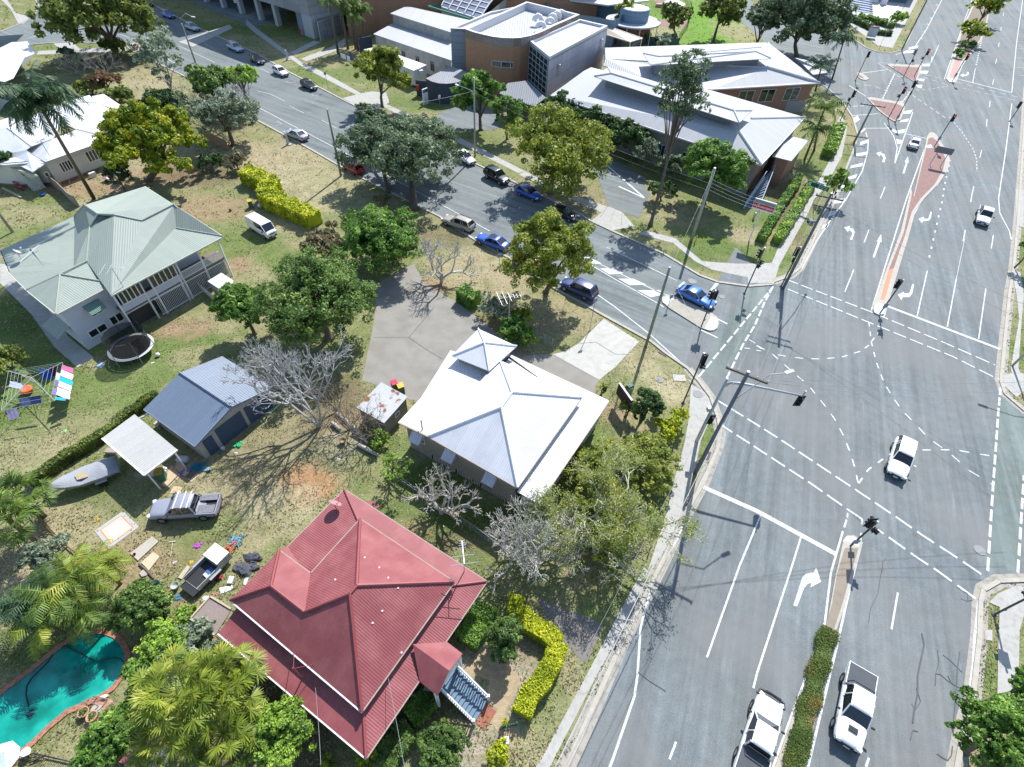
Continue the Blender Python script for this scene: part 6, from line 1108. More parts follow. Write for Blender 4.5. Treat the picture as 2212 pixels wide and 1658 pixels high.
# bottom right
tree('roadside_tree', 'bright green leafy tree at the lower right corner of the photo', 'd3 1690,1060,2500,1800', 4.0, 'bright', None, rz=.8, k=34, cover=2.2, nmax=24000, lr=(.25, .36)); tree('roadside_tree', 'upper clump of bright green foliage at the right edge', 'd3 2090,850,2400,1150', 4.2, 'bright', None, rz=.8, k=10)
tree('street_sapling', 'small dark tree on the right verge of the main road', 'd1 2200,400,2330,640', 3.0, 'mid', None, rz=.9, k=8)
hedge('median_planting', 'strip of green and rust coloured ground cover in the south median', 'd3 585,520 520,760 440,1050 330,1450 270,1800', 1.0, .32, 'ground', L=.12, z0=.1, cat='planting', lump=.25)
# front garden of the red house
hedge('yellow_hedge', 'golden yellow hedge bent round the front garden of the red house', 'b3 2110,400 2230,420 | c3 100,500 300,620 420,720 380,850 300,1010 160,1180 120,1300', 1.15, 1.1, 'gold', lump=.07)
hedge('verandah_hedge', 'bright green hedge below the verandah right of the porch', 'b3 1930,420 1860,560 1770,720', 1.5, 1.2, 'bright'); hedge('verandah_hedge', 'clipped green hedge below the verandah left of the porch', 'b3 1310,1410 1220,1500 1130,1640 1080,1720', 1.3, .9, 'mid'); hedge('verandah_hedge', 'shaded dark green hedge against the verandah left of the steps', 'b3 1480,1130 1400,1230 1300,1330', 1.3, .9, 'bright')
tree('conifer_shrub', 'dark conifer like shrub beside the yellow hedge', 'b3 1920,440,2200,860', 1.6, 'mid', None, rz=1.3, wf=1.15, k=14, cover=2.4); tree('conifer_shrub', 'green conifer like shrub at the lower edge, left of the front path', 'b3 1370,1420,1740,1720', 1.5, 'mid', None, rz=1.0, k=16, cover=2.4)
bush('golden_shrub', 'small golden bush at the bottom edge beside the path', 'b3 1930,1540,2130,1700', .8, 'gold', k=10); bush('golden_shrub', 'golden bush at the end of the front path by the green gate', 'c3 -40,1290,20,1420', .5, 'gold', k=6); bush('orange_shrub', 'orange tipped bush at the bottom corner of the red verandah', 'b3 830,1630,1050,1740', .9, 'yellow', k=8); bush('orange_shrub', 'yellow green bush below the service pole at the bottom edge', 'b3 560,1620,680,1740', 1.2, 'yellow', k=7)
tree('lime_tree', 'lime green tree at the bottom edge left of the red house', 'b3 -60,1240,480,1720', 3.4, 'lime', None, rz=.8, k=20, cover=2.0); bush('green_shrub', 'small green shrub at the upper end of the lime tree', 'b3 -30,1070,110,1330', 2.0, 'mid', k=9); hedge('fence_hedge', 'low hedge on the fence line between the washing line yard and the carport', 'a2 1330,210 1130,340 | a2 860,560 700,660 560,740 400,860 280,940', .7, .95, 'olive'); 
# bottom left
for x, y, h, lab in ((60, 1180, 3.6, 'fan palm at the left edge above the fence'), (180, 1010, 2.8, 'fan palm beside the boat trailer')): fanpalm('fan_palm', lab, f'a2 {x},{y+30}', h, 34, .85, 'palm', 1.4)
fanpalm('fan_palm', 'large fan palm at the bottom edge between pool and red house', 'a3 1500,1130', 5.6, 52, .8, 'palmy', 1.9); fanpalm('fan_palm', 'fan palm with golden leaves above the low red roof', 'a3 1830,1060', 5.0, 42, .8, 'palmy', 1.7); fanpalm('fan_palm', 'fan palm leaning to the lower right of the big one', 'a3 1850,1440', 4.4, 36, .75, 'palmy', 1.5); fanpalm('fan_palm', 'fan palm nearest the pool at the lower edge', 'a3 1400,1440', 4.2, 36, .75, 'palmy', 1.6)
for x, y, h, ln, mm_, lab in ((300, 330, 3.6, 2.9, 'palmd', 'dark clumping palm at the upper left of the pool'), (480, 300, 4.0, 2.9, 'palm', 'arching palm above the pool end'), (640, 160, 4.2, 2.8, 'palmy', 'golden palm at the end of the paling fence'), (380, 520, 3.0, 2.7, 'palmy', 'yellow palm overhanging the pool coping'), (700, 420, 3.2, 2.6, 'palm', 'palm with long fronds beside the grey green shrub'), (130, 420, 3.4, 2.8, 'palmd', 'dark palm at the left edge beside the pool'), (820, 60, 3.0, 2.4, 'palmy', 'small golden palm below the concrete slabs')): palm_at('clumping_palm', lab, f'a3 {x},{y}', h, ln, 20, mm_, tr=.1, droop=1.2, wl=.62, hang=.45, el=(.0, 1.3), wid=.045, n=20)
bush('grey_shrub', 'grey shrub under the palms by the paling fence', 'a2 250,1380,560,1650', 1.6, 'grey', k=14, cover=1.4); bush('pool_shrub', 'grey green shrub right of the pool end', 'a3 930,230,1410,620', 1.9, 'mid', k=24, cover=2.0, wf=.9); bush('pool_shrub', 'bright green shrub between pool and brown lattice shelter', 'a3 1210,560,1700,800', 2.0, 'lime', k=20, rz=.6); bush('pool_shrub', 'silver twiggy shrub along the red house wall', 'a3 1350,620,1900,900', 1.9, 'grey', k=18, rz=.6, cover=1.3); bush('pool_shrub', 'dark leafy shrub on the right bank of the pool', 'a3 1060,800,1400,1130', 1.7, 'bright', k=20); bush('pool_shrub', 'dark leafy shrub beside the plant tubs', 'a3 1000,1080,1260,1400', 1.6, 'bright', k=18); bush('pool_shrub', 'dark green shrub at the bottom edge below the tubs', 'a3 640,1330,1120,1680', 2.0, 'bright', k=22, rz=.7)
tree('banana_plant', 'broad leaved banana like plant against the red verandah', 'a3 1920,860,2110,1040', 2.4, 'yellow', None, rz=.7, k=6, L=.9, cover=1.2); bush('pool_shrub', 'lime green shrubs at the bottom right of the fan palms', 'a3 1950,1050,2230,1650', 2.2, 'lime', k=22)
bush('low_shrub', 'dark skirt of suckers round the big bend tree trunk', 'a0 830,330,1050,450', 1.4, 'olive', k=10)
# ---------------- vehicles ----------------
def paint(name, c): return mat('paint_' + name, c, rough=.28, var=.03, coat=.6, spec=.5)
TYRE = mat('tyre', (.018, .018, .018), rough=.9, var=.2); RIM = mat('rim', (.42, .43, .44), rough=.35, metal=.7, var=.05); BLK = mat('black_plastic', (.025, .026, .028), rough=.55, var=.1); LENS = mat('headlight_lens', (.7, .72, .75), rough=.1, var=0); TAIL = mat('tail_lens', (.45, .02, .015), rough=.2, var=0); PLATE = mat('plate', (.6, .6, .58), var=0); CHROME = mat('chrome', (.6, .6, .62), rough=.15, metal=1, var=0); TARP = mat('tonneau', (.07, .08, .09), rough=.75, var=.25, scale=2)
#        L    W     H    hood  xa(screen base) xb(roof front) xc(roof rear) xd(rear glass base) deck wheel
KINDS = dict(
 hatch=(4.1, 1.72, 1.48, .93, .78, .08, -1.45, -1.88, .98, .30), sedan=(4.75, 1.8, 1.44, .92, .92, .12, -1.05, -1.75, 1.02, .31), wagon=(4.85, 1.8, 1.52, .94, .98, .2, -1.95, -2.28, 1.0, .32),
 suv=(4.7, 1.86, 1.75, 1.08, .98, .35, -1.85, -2.2, 1.1, .37), ute=(5.25, 1.86, 1.78, 1.10, 1.15, .5, -.85, -1.05, 1.06, .38), van=(4.6, 1.7, 1.95, 1.15, 1.95, 1.35, -2.1, -2.25, 1.2, .31))
def loft(mb, rows):
    b = len(mb.v); k = len(rows[0])
    for r in rows: mb.v += r
    for i in range(len(rows) - 1):
        for j in range(k - 1): a = b + i*k + j; mb.f.append((a, a + 1, a + k + 1, a + k))
    mb.f.append(tuple(b + j for j in reversed(range(k)))); mb.f.append(tuple(b + (len(rows)-1)*k + j for j in range(k)))
def car(kind, label, cat, rear, front, col, group=None, name=None, L=None, extra=(), glass=None):
    K = KINDS[kind]; l, w, h, hood, xa, xb, xc, xd, deck, wr = K; cr, (rx, ry) = bx(rear); c2, (fx, fy) = bx(front); a, b = P(cr, rx, ry, .8), P(c2, fx, fy, .8)
    t = thing(name or dict(hatch='hatchback', sedan='sedan', wagon='station_wagon', suv='suv', ute='utility_truck', van='van')[kind], label, cat, (0, 0, 0), group); G = glass or glassmat(); hw = w/2
    tub = kind == 'ute'; z0 = .28 if kind not in ('ute', 'suv') else .42; zb = max(hood, deck) - .04
    def ring(x, wd, top, belt=None, low=z0):
        bt = belt if belt is not None else top - .12; p = [(wd*.86, low), (wd, low + .16), (wd*1.0, (low + bt)/2), (wd*.97, bt), (wd*.8, top), (wd*.4, top + .025), (0, top + .035)]
        return [(x, y, z) for y, z in p] + [(x, -y, z) for y, z in reversed(p[:-1])]
    m = MB(); F, Rr = l/2, -l/2
    if tub:
        rows = [ring(Rr, hw*.93, .74), ring(Rr + .1, hw*.97, .78), ring(xd - .05, hw*.97, .78), ring(xd, hw*.98, deck), ring(xa - .2, hw*.98, hood - .02), ring(xa, hw*.97, hood), ring(F - .5, hw*.94, hood - .08), ring(F - .12, hw*.86, hood - .2), ring(F, hw*.74, hood - .38, hood - .45)]
    elif kind == 'van': rows = [ring(Rr, hw*.95, deck), ring(Rr + .1, hw, deck), ring(xa - .3, hw, hood + .02), ring(F - .12, hw*.95, hood - .08), ring(F, hw*.86, hood - .3, hood - .4)]
    else:
        dr = deck - (.06 if kind == 'sedan' else .0)
        rows = [ring(Rr, hw*.8, dr - .2, dr - .3), ring(Rr + .12, hw*.9, dr - .06), ring(xd, hw*.97, deck), ring(xc, hw, deck), ring(0, hw, deck - .02), ring(xa, hw*.98, hood), ring(F - .55, hw*.94, hood - .09), ring(F - .15, hw*.84, hood - .2), ring(F, hw*.66, hood - .36, hood - .42)]
    loft(m, rows); body = obj('body', m, col, t, smooth=True, subdiv=1)
    rw = hw*(.70 if kind not in ('van',) else .84); bw = hw*.90; zr = h - .05; zf = hood - .02; zd = deck - .02
    A, B, C, D = [(xa, bw*.92, zf), (xb, rw, zr), (xc, rw*.98, zr - .02), (xd, bw*.9, zd)]; mir = lambda p: (p[0], -p[1], p[2])
    obj('windscreen', MB().face([A, B, mir(B), mir(A)]), G, t); obj('rear_window', MB().face([C, D, mir(D), mir(C)]), G, t)
    for s in (1, -1):
        q = lambda p: (p[0], p[1]*s, p[2]); obj('side_window', MB().face([q(A), q((0, bw, zd)), q(D), q(C), q(B)]), G, t)
    rf = MB(); k = [(xb + .06, rw*.98, zr - .02), (xb - .15, rw, zr + .03), ((xb + xc)/2, rw*1.01, zr + .045), (xc + .12, rw*.98, zr + .02), (xc - .06, rw*.94, zr - .04)]
    loft(rf, [[(x, y*f, z + (0 if abs(f) == 1 else .035 if f else .045)) for f in (1, .75, 0, -.75, -1)] for x, y, z in k]); obj('roof', rf, col, t, smooth=True)
    pl = MB(); up_ = .07
    for s in (1, -1):
        q = lambda p, o=.012: (p[0], (p[1] + o)*s, p[2] + .008); pl.beam(q(A), q(B), up_, .05); pl.beam(q(C), q(D), .12 if kind in ('wagon', 'hatch', 'suv') else .1, .06)
        xs = [(xb + xc)/2 - .05] + ([xc*.62] if kind in ('wagon', 'suv', 'van') else [])
        for x in xs: pl.beam((x, (bw + .015)*s, zd), (x, (rw + .015)*s, zr), .09, .05, up=(1, 0, 0))
        if kind == 'van':
            pl.face([(xc - .02, (rw + .02)*s, zr), (-.2, (rw + .02)*s, zr), (-.2, (bw + .02)*s, zd), (xd, (bw + .02)*s, zd)]); 
    obj('pillars', pl, col, t)
    for x in (F - l*.19, Rr + l*.21):
        for s in (1, -1):
            wl = MB(); y0, y1 = s*(hw - .2), s*(hw + .015)
            for yy in (y0, y1):
                pass
            b0 = len(wl.v); N = 16
            for yy, rr in ((y0, wr), (y1 - s*.03, wr), (y1, wr*.93), (y1, wr*.62)): wl.v += [(x + rr*math.cos(6.283*i/N), yy, wr + rr*math.sin(6.283*i/N)) for i in range(N)]
            for r_ in range(3):
                for i in range(N): a_ = b0 + r_*N + i; c_ = b0 + r_*N + (i + 1) % N; wl.f.append((a_, c_, c_ + N, a_ + N))
            wo = obj('wheel', wl, TYRE, t); rm = MB(); rm.v = [(x + wr*.63*math.cos(6.283*i/10), y1 - s*.015, wr + wr*.63*math.sin(6.283*i/10)) for i in range(10)]; rm.f = [tuple(range(10))]; obj('rim', rm, RIM, wo)
    for s in (1, -1):
        obj('headlight', MB().box((F - .16, s*hw*.68, hood - .27), (.26, .32, .15), -s*.35), LENS, t, bevel=.03); obj('tail_light', MB().box((Rr + .06, s*hw*.78, (.72 if tub else deck - .2)), (.1, .2, .26)), TAIL, t)
        obj('mirror', MB().box((xa - .25, s*(hw + .12), hood + .05), (.12, .22, .15)), BLK if kind in ('van', 'ute') else col, t, bevel=.03)
    obj('front_bumper', MB().box((F - .02, 0, z0 + .14), (.14, w*.72, .18)), BLK, t, bevel=.04); obj('rear_bumper', MB().box((Rr, 0, z0 + .14), (.12, w*.78, .16)), BLK, t, bevel=.04); obj('number_plate', MB().box((F + .06, 0, z0 + .2), (.02, .37, .12)), PLATE, t)
    obj('grille', MB().box((F - .06, 0, hood - .36), (.1, w*.42, .14)), BLK, t)
    if tub:
        zt = 1.0; obj('tray_side', MB().box((( Rr + xd)/2, hw*.93, .88), (xd - Rr, .09, .3)).box(((Rr + xd)/2, -hw*.93, .88), (xd - Rr, .09, .3)).box((Rr + .05, 0, .88), (.09, w*.9, .3)), col, t)
        if 'open' in extra: obj('tray_load', MB().slab([(Rr + .15, -.35, 1.02), (xd - .1, -.35, 1.03), (xd - .1, -hw*.86, 1.06), (Rr + .15, -hw*.86, 1.03)], .04).slab([(Rr + .15, .1, 1.04), (xd - .15, .12, 1.08), (xd - .15, hw*.85, 1.02), (Rr + .15, hw*.85, 1.05)], .04), mat('grey_tarp', (.2, .2, .22), var=.2, bump=.1), t); obj('tray_floor', MB().box(((Rr + xd)/2, 0, .8), (xd - Rr - .1, w*.84, .06)), BLK, t)
        else: obj('tonneau_cover', MB().box(((Rr + xd)/2 + .02, 0, 1.035), (xd - Rr - .06, w*.92, .03)), TARP, t, bevel=.02)
        obj('sports_bar', MB().tube([(xd - .12, hw*.86, 1.0), (xd - .12, hw*.7, 1.55), (xd - .12, -hw*.7, 1.55), (xd - .12, -hw*.86, 1.0)], .035, 6), BLK, t)
    if 'bull' in extra: obj('bull_bar', MB().tube([(F - .25, hw*.95, .75), (F + .12, hw*.8, .75), (F + .2, 0, .78), (F + .12, -hw*.8, .75), (F - .25, -hw*.95, .75)], .09, 8).tube([(F + .08, hw*.55, .75), (F + .1, hw*.5, 1.1), (F + .1, -hw*.5, 1.1), (F + .08, -hw*.55, .75)], .04, 6), BLK, t)
    if 'rack' in extra:
        for x in (xb - .25, (xb + xc)/2 - .15, xc + .1): obj('roof_bar', MB().box((x, 0, h + .1), (.09, w*.82, .06)).box((x, hw*.66, h + .04), (.1, .06, .12)).box((x, -hw*.66, h + .04), (.1, .06, .12)), mat('bar_white', (.6, .6, .62), var=.05), t)
    if 'rails' in extra: obj('roof_rail', MB().beam((xb - .2, rw*.9, h + .04), (xc + .1, rw*.9, h + .04), .05, .06).beam((xb - .2, -rw*.9, h + .04), (xc + .1, -rw*.9, h + .04), .05, .06), BLK, t)
    if 'sun' in extra: obj('sunroof', MB().box(((xb + xc)/2 + .25, 0, zr + .085), (.75, .85, .02)), G, t)
    if 'hood' in extra: obj('hood_scoop', MB().box((xa + .5, 0, hood + .03), (.35, .55, .07)), BLK, t, bevel=.03)
    if 'spoiler' in extra: obj('spoiler', MB().box((Rr + .2, 0, deck + .2), (.25, w*.8, .04)).box((Rr + .2, .5, deck + .1), (.12, .05, .2)).box((Rr + .2, -.5, deck + .1), (.12, .05, .2)), col, t)
    d = b - a; c = (a + b)/2; t.location = (c.x, c.y, .015); t.rotation_euler = (0, 0, math.atan2(d.y, d.x)); return t
WH, SIL, BK, BLU, RD, TAN, NAVY, LBL, SILW = (paint(n, c) for n, c in (('white', (.78, .78, .79)), ('silver', (.36, .38, .41)), ('black', (.016, .018, .022)), ('blue', (.02, .09, .42)), ('red', (.50, .012, .018)), ('tan', (.36, .34, .28)), ('navy', (.03, .05, .16)), ('light_blue', (.36, .47, .58)), ('silver_ute', (.27, .28, .335))))
SKYB = paint('bright_blue', (.03, .16, .52)); GPK = 'cars parked along the side street'
for a in (('wagon', 'silver wagon parked under the tall car park shade', 'car', 'a0 1860,345', 'a0 2040,430', LBL), ('hatch', 'dark hatchback parked between silver wagon and white hatchback', 'car', 'b0 -45,450', 'b0 105,530', BK), ('hatch', 'white hatchback parked at the end of the tall shade', 'car', 'b0 140,545', 'b0 310,630', WH), ('hatch', 'black sedan like car with sun glinting on its roof', 'car', 'b0 370,655', 'b0 550,745', BK), ('sedan', 'silver sedan parked opposite, facing up the street', 'car', 'b0 460,1150', 'b0 250,1065', SIL), ('hatch', 'red hatchback half hidden by the broad grey green tree', 'car', 'b0 915,1430', 'b0 735,1330', RD), ('hatch', 'white car mostly hidden behind the broad grey green tree', 'car', 'b0 1690,1255', 'b0 1830,1345', WH), ('suv', 'black four wheel drive parked under the yellow olive tree', 'car', 'b0 1895,1390', 'b0 2150,1525', BK), ('hatch', 'bright blue hatchback parked beside the tree trunk', 'car', 'c0 65,1540', 'c0 315,1645', BLU), ('hatch', 'black coupe like hatchback nearest the hospital driveway', 'car', 'c1 365,160', 'c1 610,265', BK), ('wagon', 'tan station wagon with black roof rails', 'car', 'b1 1850,345', 'b1 1550,235', TAN), ('sedan', 'blue car with sunroof parked behind the tan wagon', 'car', 'b1 2120,500', 'b1 1850,395', BLU), ('hatch', 'red car glimpsed through the leaves of the street tree', 'car', 'c1 310,650', 'c1 60,570', RD), ('suv', 'navy blue four wheel drive under the street tree, nearest the junction', 'car', 'c1 740,900', 'c1 460,775', NAVY), ('hatch', 'blue hatchback at the far end under the big camphor tree', 'car', 'a0 1310,85', 'a0 1475,150', BLU), ('hatch', 'pale silver blue hatchback behind the street lamp', 'car', 'a0 1515,190', 'a0 1670,250', LBL), ('hatch', 'dark car hidden beside the camphor tree crown', 'car', 'a0 1150,-5', 'a0 1280,45', BK)):
    car(*a, group=GPK, extra={'tan station wagon with black roof rails': ('rails',), 'blue car with sunroof parked behind the tan wagon': ('sun',)}.get(a[1], ()))
car('ute', 'dark tray truck half hidden behind the fig tree crown', 'truck', 'b0 880,905', 'b0 1080,1000', BK, extra=('open',))
car('sedan', 'bright blue sedan with rear wing waiting at the side street lights', 'car', 'c1 1415,825', 'c1 1740,985', SKYB, extra=('spoiler',)); car('sedan', 'white sedan driving away beside the brick median', 'car', 'd0 1290,1225', 'd0 1330,1130', WH)
car('ute', 'white utility truck coming towards the crossing in the right lanes', 'truck', 'd1 1905,150', 'd1 1865,330', WH); car('wagon', 'white four wheel drive crossing the middle of the intersection', 'car', 'd2 1245,545', 'd2 1160,850', WH)
car('ute', 'white utility truck with dark tray and black front bar at the bottom edge', 'truck', 'd3 -120,1880', 'd3 150,985', WH, extra=('bull',)); car('ute', 'white utility truck with grey tray cover and bonnet scoop in the outer lane', 'truck', 'd3 870,850', 'd3 750,1480', WH, extra=('hood',))
car('ute', 'silver utility truck with white roof bars parked on the grass', 'truck', 'a2 1840,1090', 'a2 1220,1130', SILW, extra=('open', 'rack')); v = car('van', 'white van parked on the lawn beside the golden hedge', 'van', 'b1 -70,255', 'b1 215,425', WH)
obj('side_door_window', MB().box((-.2, -.83, 1.5), (.75, .05, .42)).box((.75, -.82, 1.5), (.5, .05, .4)), glassmat(), v)
# ---- box trailer, boat on its trailer, cart
def placed(t, rear, front, z=.5):
    cr, q = bx(rear); c2, r = bx(front); a, b = P(cr, *q, z), P(c2, *r, z); c = (a + b)/2; d = b - a; t.location = (c.x, c.y, 0); t.rotation_euler = (0, 0, math.atan2(d.y, d.x)); return d.length
t = thing('box_trailer', 'silver trailer with white lidded tool box and open checker plate tray', 'trailer'); SLV = mat('trailer_silver', (.40, .41, .42), rough=.45, metal=.3, var=.1); LIDM = mat('lid_white', (.66, .66, .67), var=.05)
obj('tool_box', MB().box((.95, 0, .85), (1.1, 1.5, .8)), SLV, t, bevel=.02); obj('lid', MB().box((.95, .38, 1.27), (1.12, .74, .05)).box((.95, -.38, 1.27), (1.12, .74, .05)), LIDM, t)
obj('tray', MB().box((-.55, 0, .5), (1.9, 1.5, .06)).box((-.55, .74, .72), (1.9, .05, .42)).box((-.55, -.74, .72), (1.9, .05, .42)), SLV, t); obj('tray_mat', MB().box((-.55, 0, .545), (1.8, 1.4, .02)), BLK, t); obj('tailgate', MB().box((-1.75, 0, .45), (.5, 1.45, .05)), BLK, t); obj('drawbar', MB().beam((1.5, .4, .5), (2.6, 0, .5), .08, .08).beam((1.5, -.4, .5), (2.6, 0, .5), .08, .08), mat('drawbar_orange', (.45, .1, .05)), t)
for s in (1, -1):
    w_ = MB(); w_.v = []; N = 14
    for yy in (s*.8, s*.98): w_.v += [(-.1 + .33*math.cos(6.283*i/N), yy, .33 + .33*math.sin(6.283*i/N)) for i in range(N)]
    w_.f = [(i, (i+1) % N, N + (i+1) % N, N + i) for i in range(N)] + [tuple(range(N, 2*N)), tuple(range(N))]; obj('wheel', w_, TYRE, t); obj('mudguard', MB().box((-.1, s*.87, .72), (.95, .26, .05)), SLV, t)
placed(t, 'a3 1590,190', 'a2 1850,1480', .8)
for nm, lab, cat, p, sz, c in (('cushion', 'blue patterned cushion in the trailer tray', 'cushion', ('a3', 1740, 95), (.5, .45, .15), (.05, .12, .3)), ('box', 'white box in the trailer tray', 'box', ('a3', 1715, 125), (.35, .45, .12), (.7, .7, .7))): tag(obj(nm, MB().box(P(*p, .62), sz, rad(58)), mat('c_' + nm, c), bevel=.03), lab, cat)
t = thing('boat_on_trailer', 'aluminium dinghy under a grey cover on a galvanised boat trailer', 'boat'); hull = MB()
st_ = [(-2.3, .92, .55, 1.05), (-1, .98, .5, 1.08), (.4, .95, .5, 1.12), (1.5, .7, .6, 1.2), (2.2, .36, .8, 1.28), (2.55, .04, 1.1, 1.34)]
loft(hull, [[(x, w_, zt), (x, w_*.9, zb + .2), (x, 0, zb), (x, -w_*.9, zb + .2), (x, -w_, zt)] for x, w_, zb, zt in st_]); obj('hull', hull, ALU, t, smooth=True)
cv = MB(); rg = random.Random(3); loft(cv, [[(x, w_*1.03*f, zt - .04 + hh*(1 - f*f) + rg.uniform(-.03, .03)) for f in (1, .6, .2, -.2, -.6, -1)] for (x, w_, zb, zt), hh in zip(st_, (.5, .42, -.1, .3, .15, .04))]); obj('cover', cv, mat('boat_cover', (.30, .315, .34), rough=.8, var=.15, scale=2, bump=.05), t, smooth=True)
obj('opening', MB().slab([(-.15, .45, 1.2), (.6, .42, 1.25), (.75, -.2, 1.27), (0, -.3, 1.22)], .03), mat('dry_leaves', (.36, .30, .2), var=.4, scale=9), t); obj('trailer_frame', MB().beam((-2.2, .5, .45), (1.6, .35, .5), .08, .1).beam((-2.2, -.5, .45), (1.6, -.35, .5), .08, .1).beam((1.4, 0, .5), (3.3, 0, .45), .1, .1).beam((-.8, -.9, .35), (-.8, .9, .35), .08, .08), ALU, t)
for s in (1, -1):
    w_ = MB(); N = 14; w_.v = [(-.8 + .3*math.cos(6.283*i/N), yy, .3 + .3*math.sin(6.283*i/N)) for yy in (s*.9, s*1.08) for i in range(N)]; w_.f = [(i, (i+1) % N, N + (i+1) % N, N + i) for i in range(N)] + [tuple(range(N, 2*N)), tuple(range(N))]; obj('wheel', w_, TYRE, t); obj('mudguard', MB().box((-.8, s*.99, .66), (.85, .25, .05)), ALU, t)
placed(t, 'a2 990,750', 'a2 450,950', .9)
t = thing('motor_scooter', 'red and white motor bike standing in the shade by the cream house', 'motorbike')
for x in (-.6, .6): w_ = MB(); N = 14; w_.v = [(x + .27*math.cos(6.283*i/N), yy, .27 + .27*math.sin(6.283*i/N)) for yy in (-.06, .06) for i in range(N)]; w_.f = [(i, (i+1) % N, N + (i+1) % N, N + i) for i in range(N)] + [tuple(range(N, 2*N)), tuple(range(N))]; obj('wheel', w_, TYRE, t)
obj('body', MB().box((-.25, 0, .6), (.8, .3, .3)).box((.45, 0, .65), (.15, .3, .6)).box((.1, 0, .35), (.8, .28, .1)), paint('scooter_red', (.5, .03, .03)), t, bevel=.06); obj('seat', MB().box((-.25, 0, .8), (.7, .28, .1)), BLK, t, bevel=.03); obj('handlebar', MB().tube([(.42, -.35, 1.), (.5, 0, .98), (.42, .35, 1.)], .03), CHROME, t)
placed(t, 'a0 100,1510', 'a0 170,1560', .5); r = copy_tree(t); tag(r, 'smaller red motor bike nearer the lattice porch', 'motorbike'); r.scale = (.7, .7, .7); r.location = P('a0', 185, 1580)
t = thing('garden_cart', 'low white cart with red panel beside the cream house', 'cart'); obj('tray', MB().box((0, 0, .55), (1.6, 1.0, .25)), LIDM, t, bevel=.03); obj('panel', MB().box((-.3, 0, .7), (.7, .8, .06)), mat('panel_red', (.45, .06, .05)), t)
for s in (1, -1): w_ = MB(); N = 12; w_.v = [(.22*math.cos(6.283*i/N), yy, .22 + .22*math.sin(6.283*i/N)) for yy in (s*.5, s*.6) for i in range(N)]; w_.f = [(i, (i+1) % N, N + (i+1) % N, N + i) for i in range(N)] + [tuple(range(N, 2*N)), tuple(range(N))]; obj('wheel', w_, TYRE, t)
placed(t, 'a0 850,1460', 'a0 950,1490', .5)
# ---------------- street furniture ----------------
TIMB = mat('pole_timber', (.34, .335, .30), var=.3, scale=2, detail=((.22, .26, .2), 1.2, .5, .7)); TIMBG = mat('pole_greenish', (.20, .225, .17), var=.3, scale=2); TIMBD = mat('pole_dark', (.13, .14, .16), var=.25, scale=2); GALV = mat('pole_galvanised', (.36, .385, .40), rough=.5, metal=.3, var=.15); LBLK = mat('signal_black', (.012, .012, .013), rough=.6, var=0)
REDL = mat('red_lamp', (.9, .03, .03), emit=2.2, var=0); DIM = mat('dark_lens', (.03, .02, .02), rough=.3, var=0); PORC = mat('porcelain', (.5, .5, .48), rough=.3, var=.05)
def bp(s): cr, q = bx(s); return P(cr, *q)
def top_of(base, s): cr, q = bx(s); return height(base, cr, *q)
def signal_head(parent, p, face, lit=None, big=True, name='signal_head'):
    """target board with three visored lenses; face = compass direction the lenses look"""
    f = Vector((math.cos(face), math.sin(face), 0)); s = Vector((-f.y, f.x, 0)); w, hh = (.62, 1.25) if big else (.32, .62); p = Vector(p); m = MB(); a = math.atan2(f.y, f.x)
    m.box(p, (.06, w, hh), a); m.box(p - f*.1, (.2, w*.55, hh*.85), a); o = obj(name, m, LBLK, parent, bevel=.02); n = 3 if big else 2
    for i in range(n):
        c = p + Vector((0, 0, hh*(.3 - .3*i) if big else hh*(.22 - .44*i))) + f*.035; r = .13 if big else .1; q = MB(); q.v = [tuple(c + s*r*math.cos(6.283*k/12) + Vector((0, 0, r*math.sin(6.283*k/12)))) for k in range(12)]; q.f = [tuple(range(12))]
        obj('lens', q, REDL if lit == i else DIM, o); v = MB(); N = 8; v.v = [tuple(c + s*r*1.1*math.cos(math.pi*k/N) + Vector((0, 0, r*1.1*math.sin(math.pi*k/N))) + f*e) for e in (0, .26) for k in range(N + 1)]; v.f = [(k, k + 1, N + 2 + k, N + 1 + k) for k in range(N)]; obj('visor', v, LBLK, o)
    return o
def traffic_light(label, base, top, heads, plate=None, lit=None, group='traffic lights round the two crossings'):
    b = bp(base); h = top_of(b, top) if isinstance(top, str) else top; t = thing('traffic_light', label, 'traffic light', b, group); obj('pole', MB().tube([b, b + Vector((0, 0, h))], .075, 8).lathe(b, [(.2, 0), (.2, .05), (.12, .12)], 10), mat('signal_pole', (.075, .08, .085), var=.15), t); obj('pole_cap', MB().lathe(b + Vector((0, 0, h)), [(.09, 0), (.09, .15)], 8), GALV, t)
    for z, face, big in heads: f = Vector((math.cos(rad(face)), math.sin(rad(face)), 0)); signal_head(t, b + f*.3 + Vector((0, 0, h - z)), rad(face), lit if big else None, big, 'signal_head' if big else 'walk_signal'); obj('bracket', MB().beam(b + Vector((0, 0, h - z)), b + f*.25 + Vector((0, 0, h - z)), .06, .06), GALV, t)
    if plate: obj('keep_left_plate', MB().box(b + Vector((0, -.06, plate)), (.5, .04, .6)), mat('sign_blue_grey', (.22, .27, .33), var=.1), t); 
    obj('push_button', MB().box(b + Vector((.1, 0, 1.1)), (.12, .12, .25)), mat('button_grey', (.3, .3, .3)), t); return t
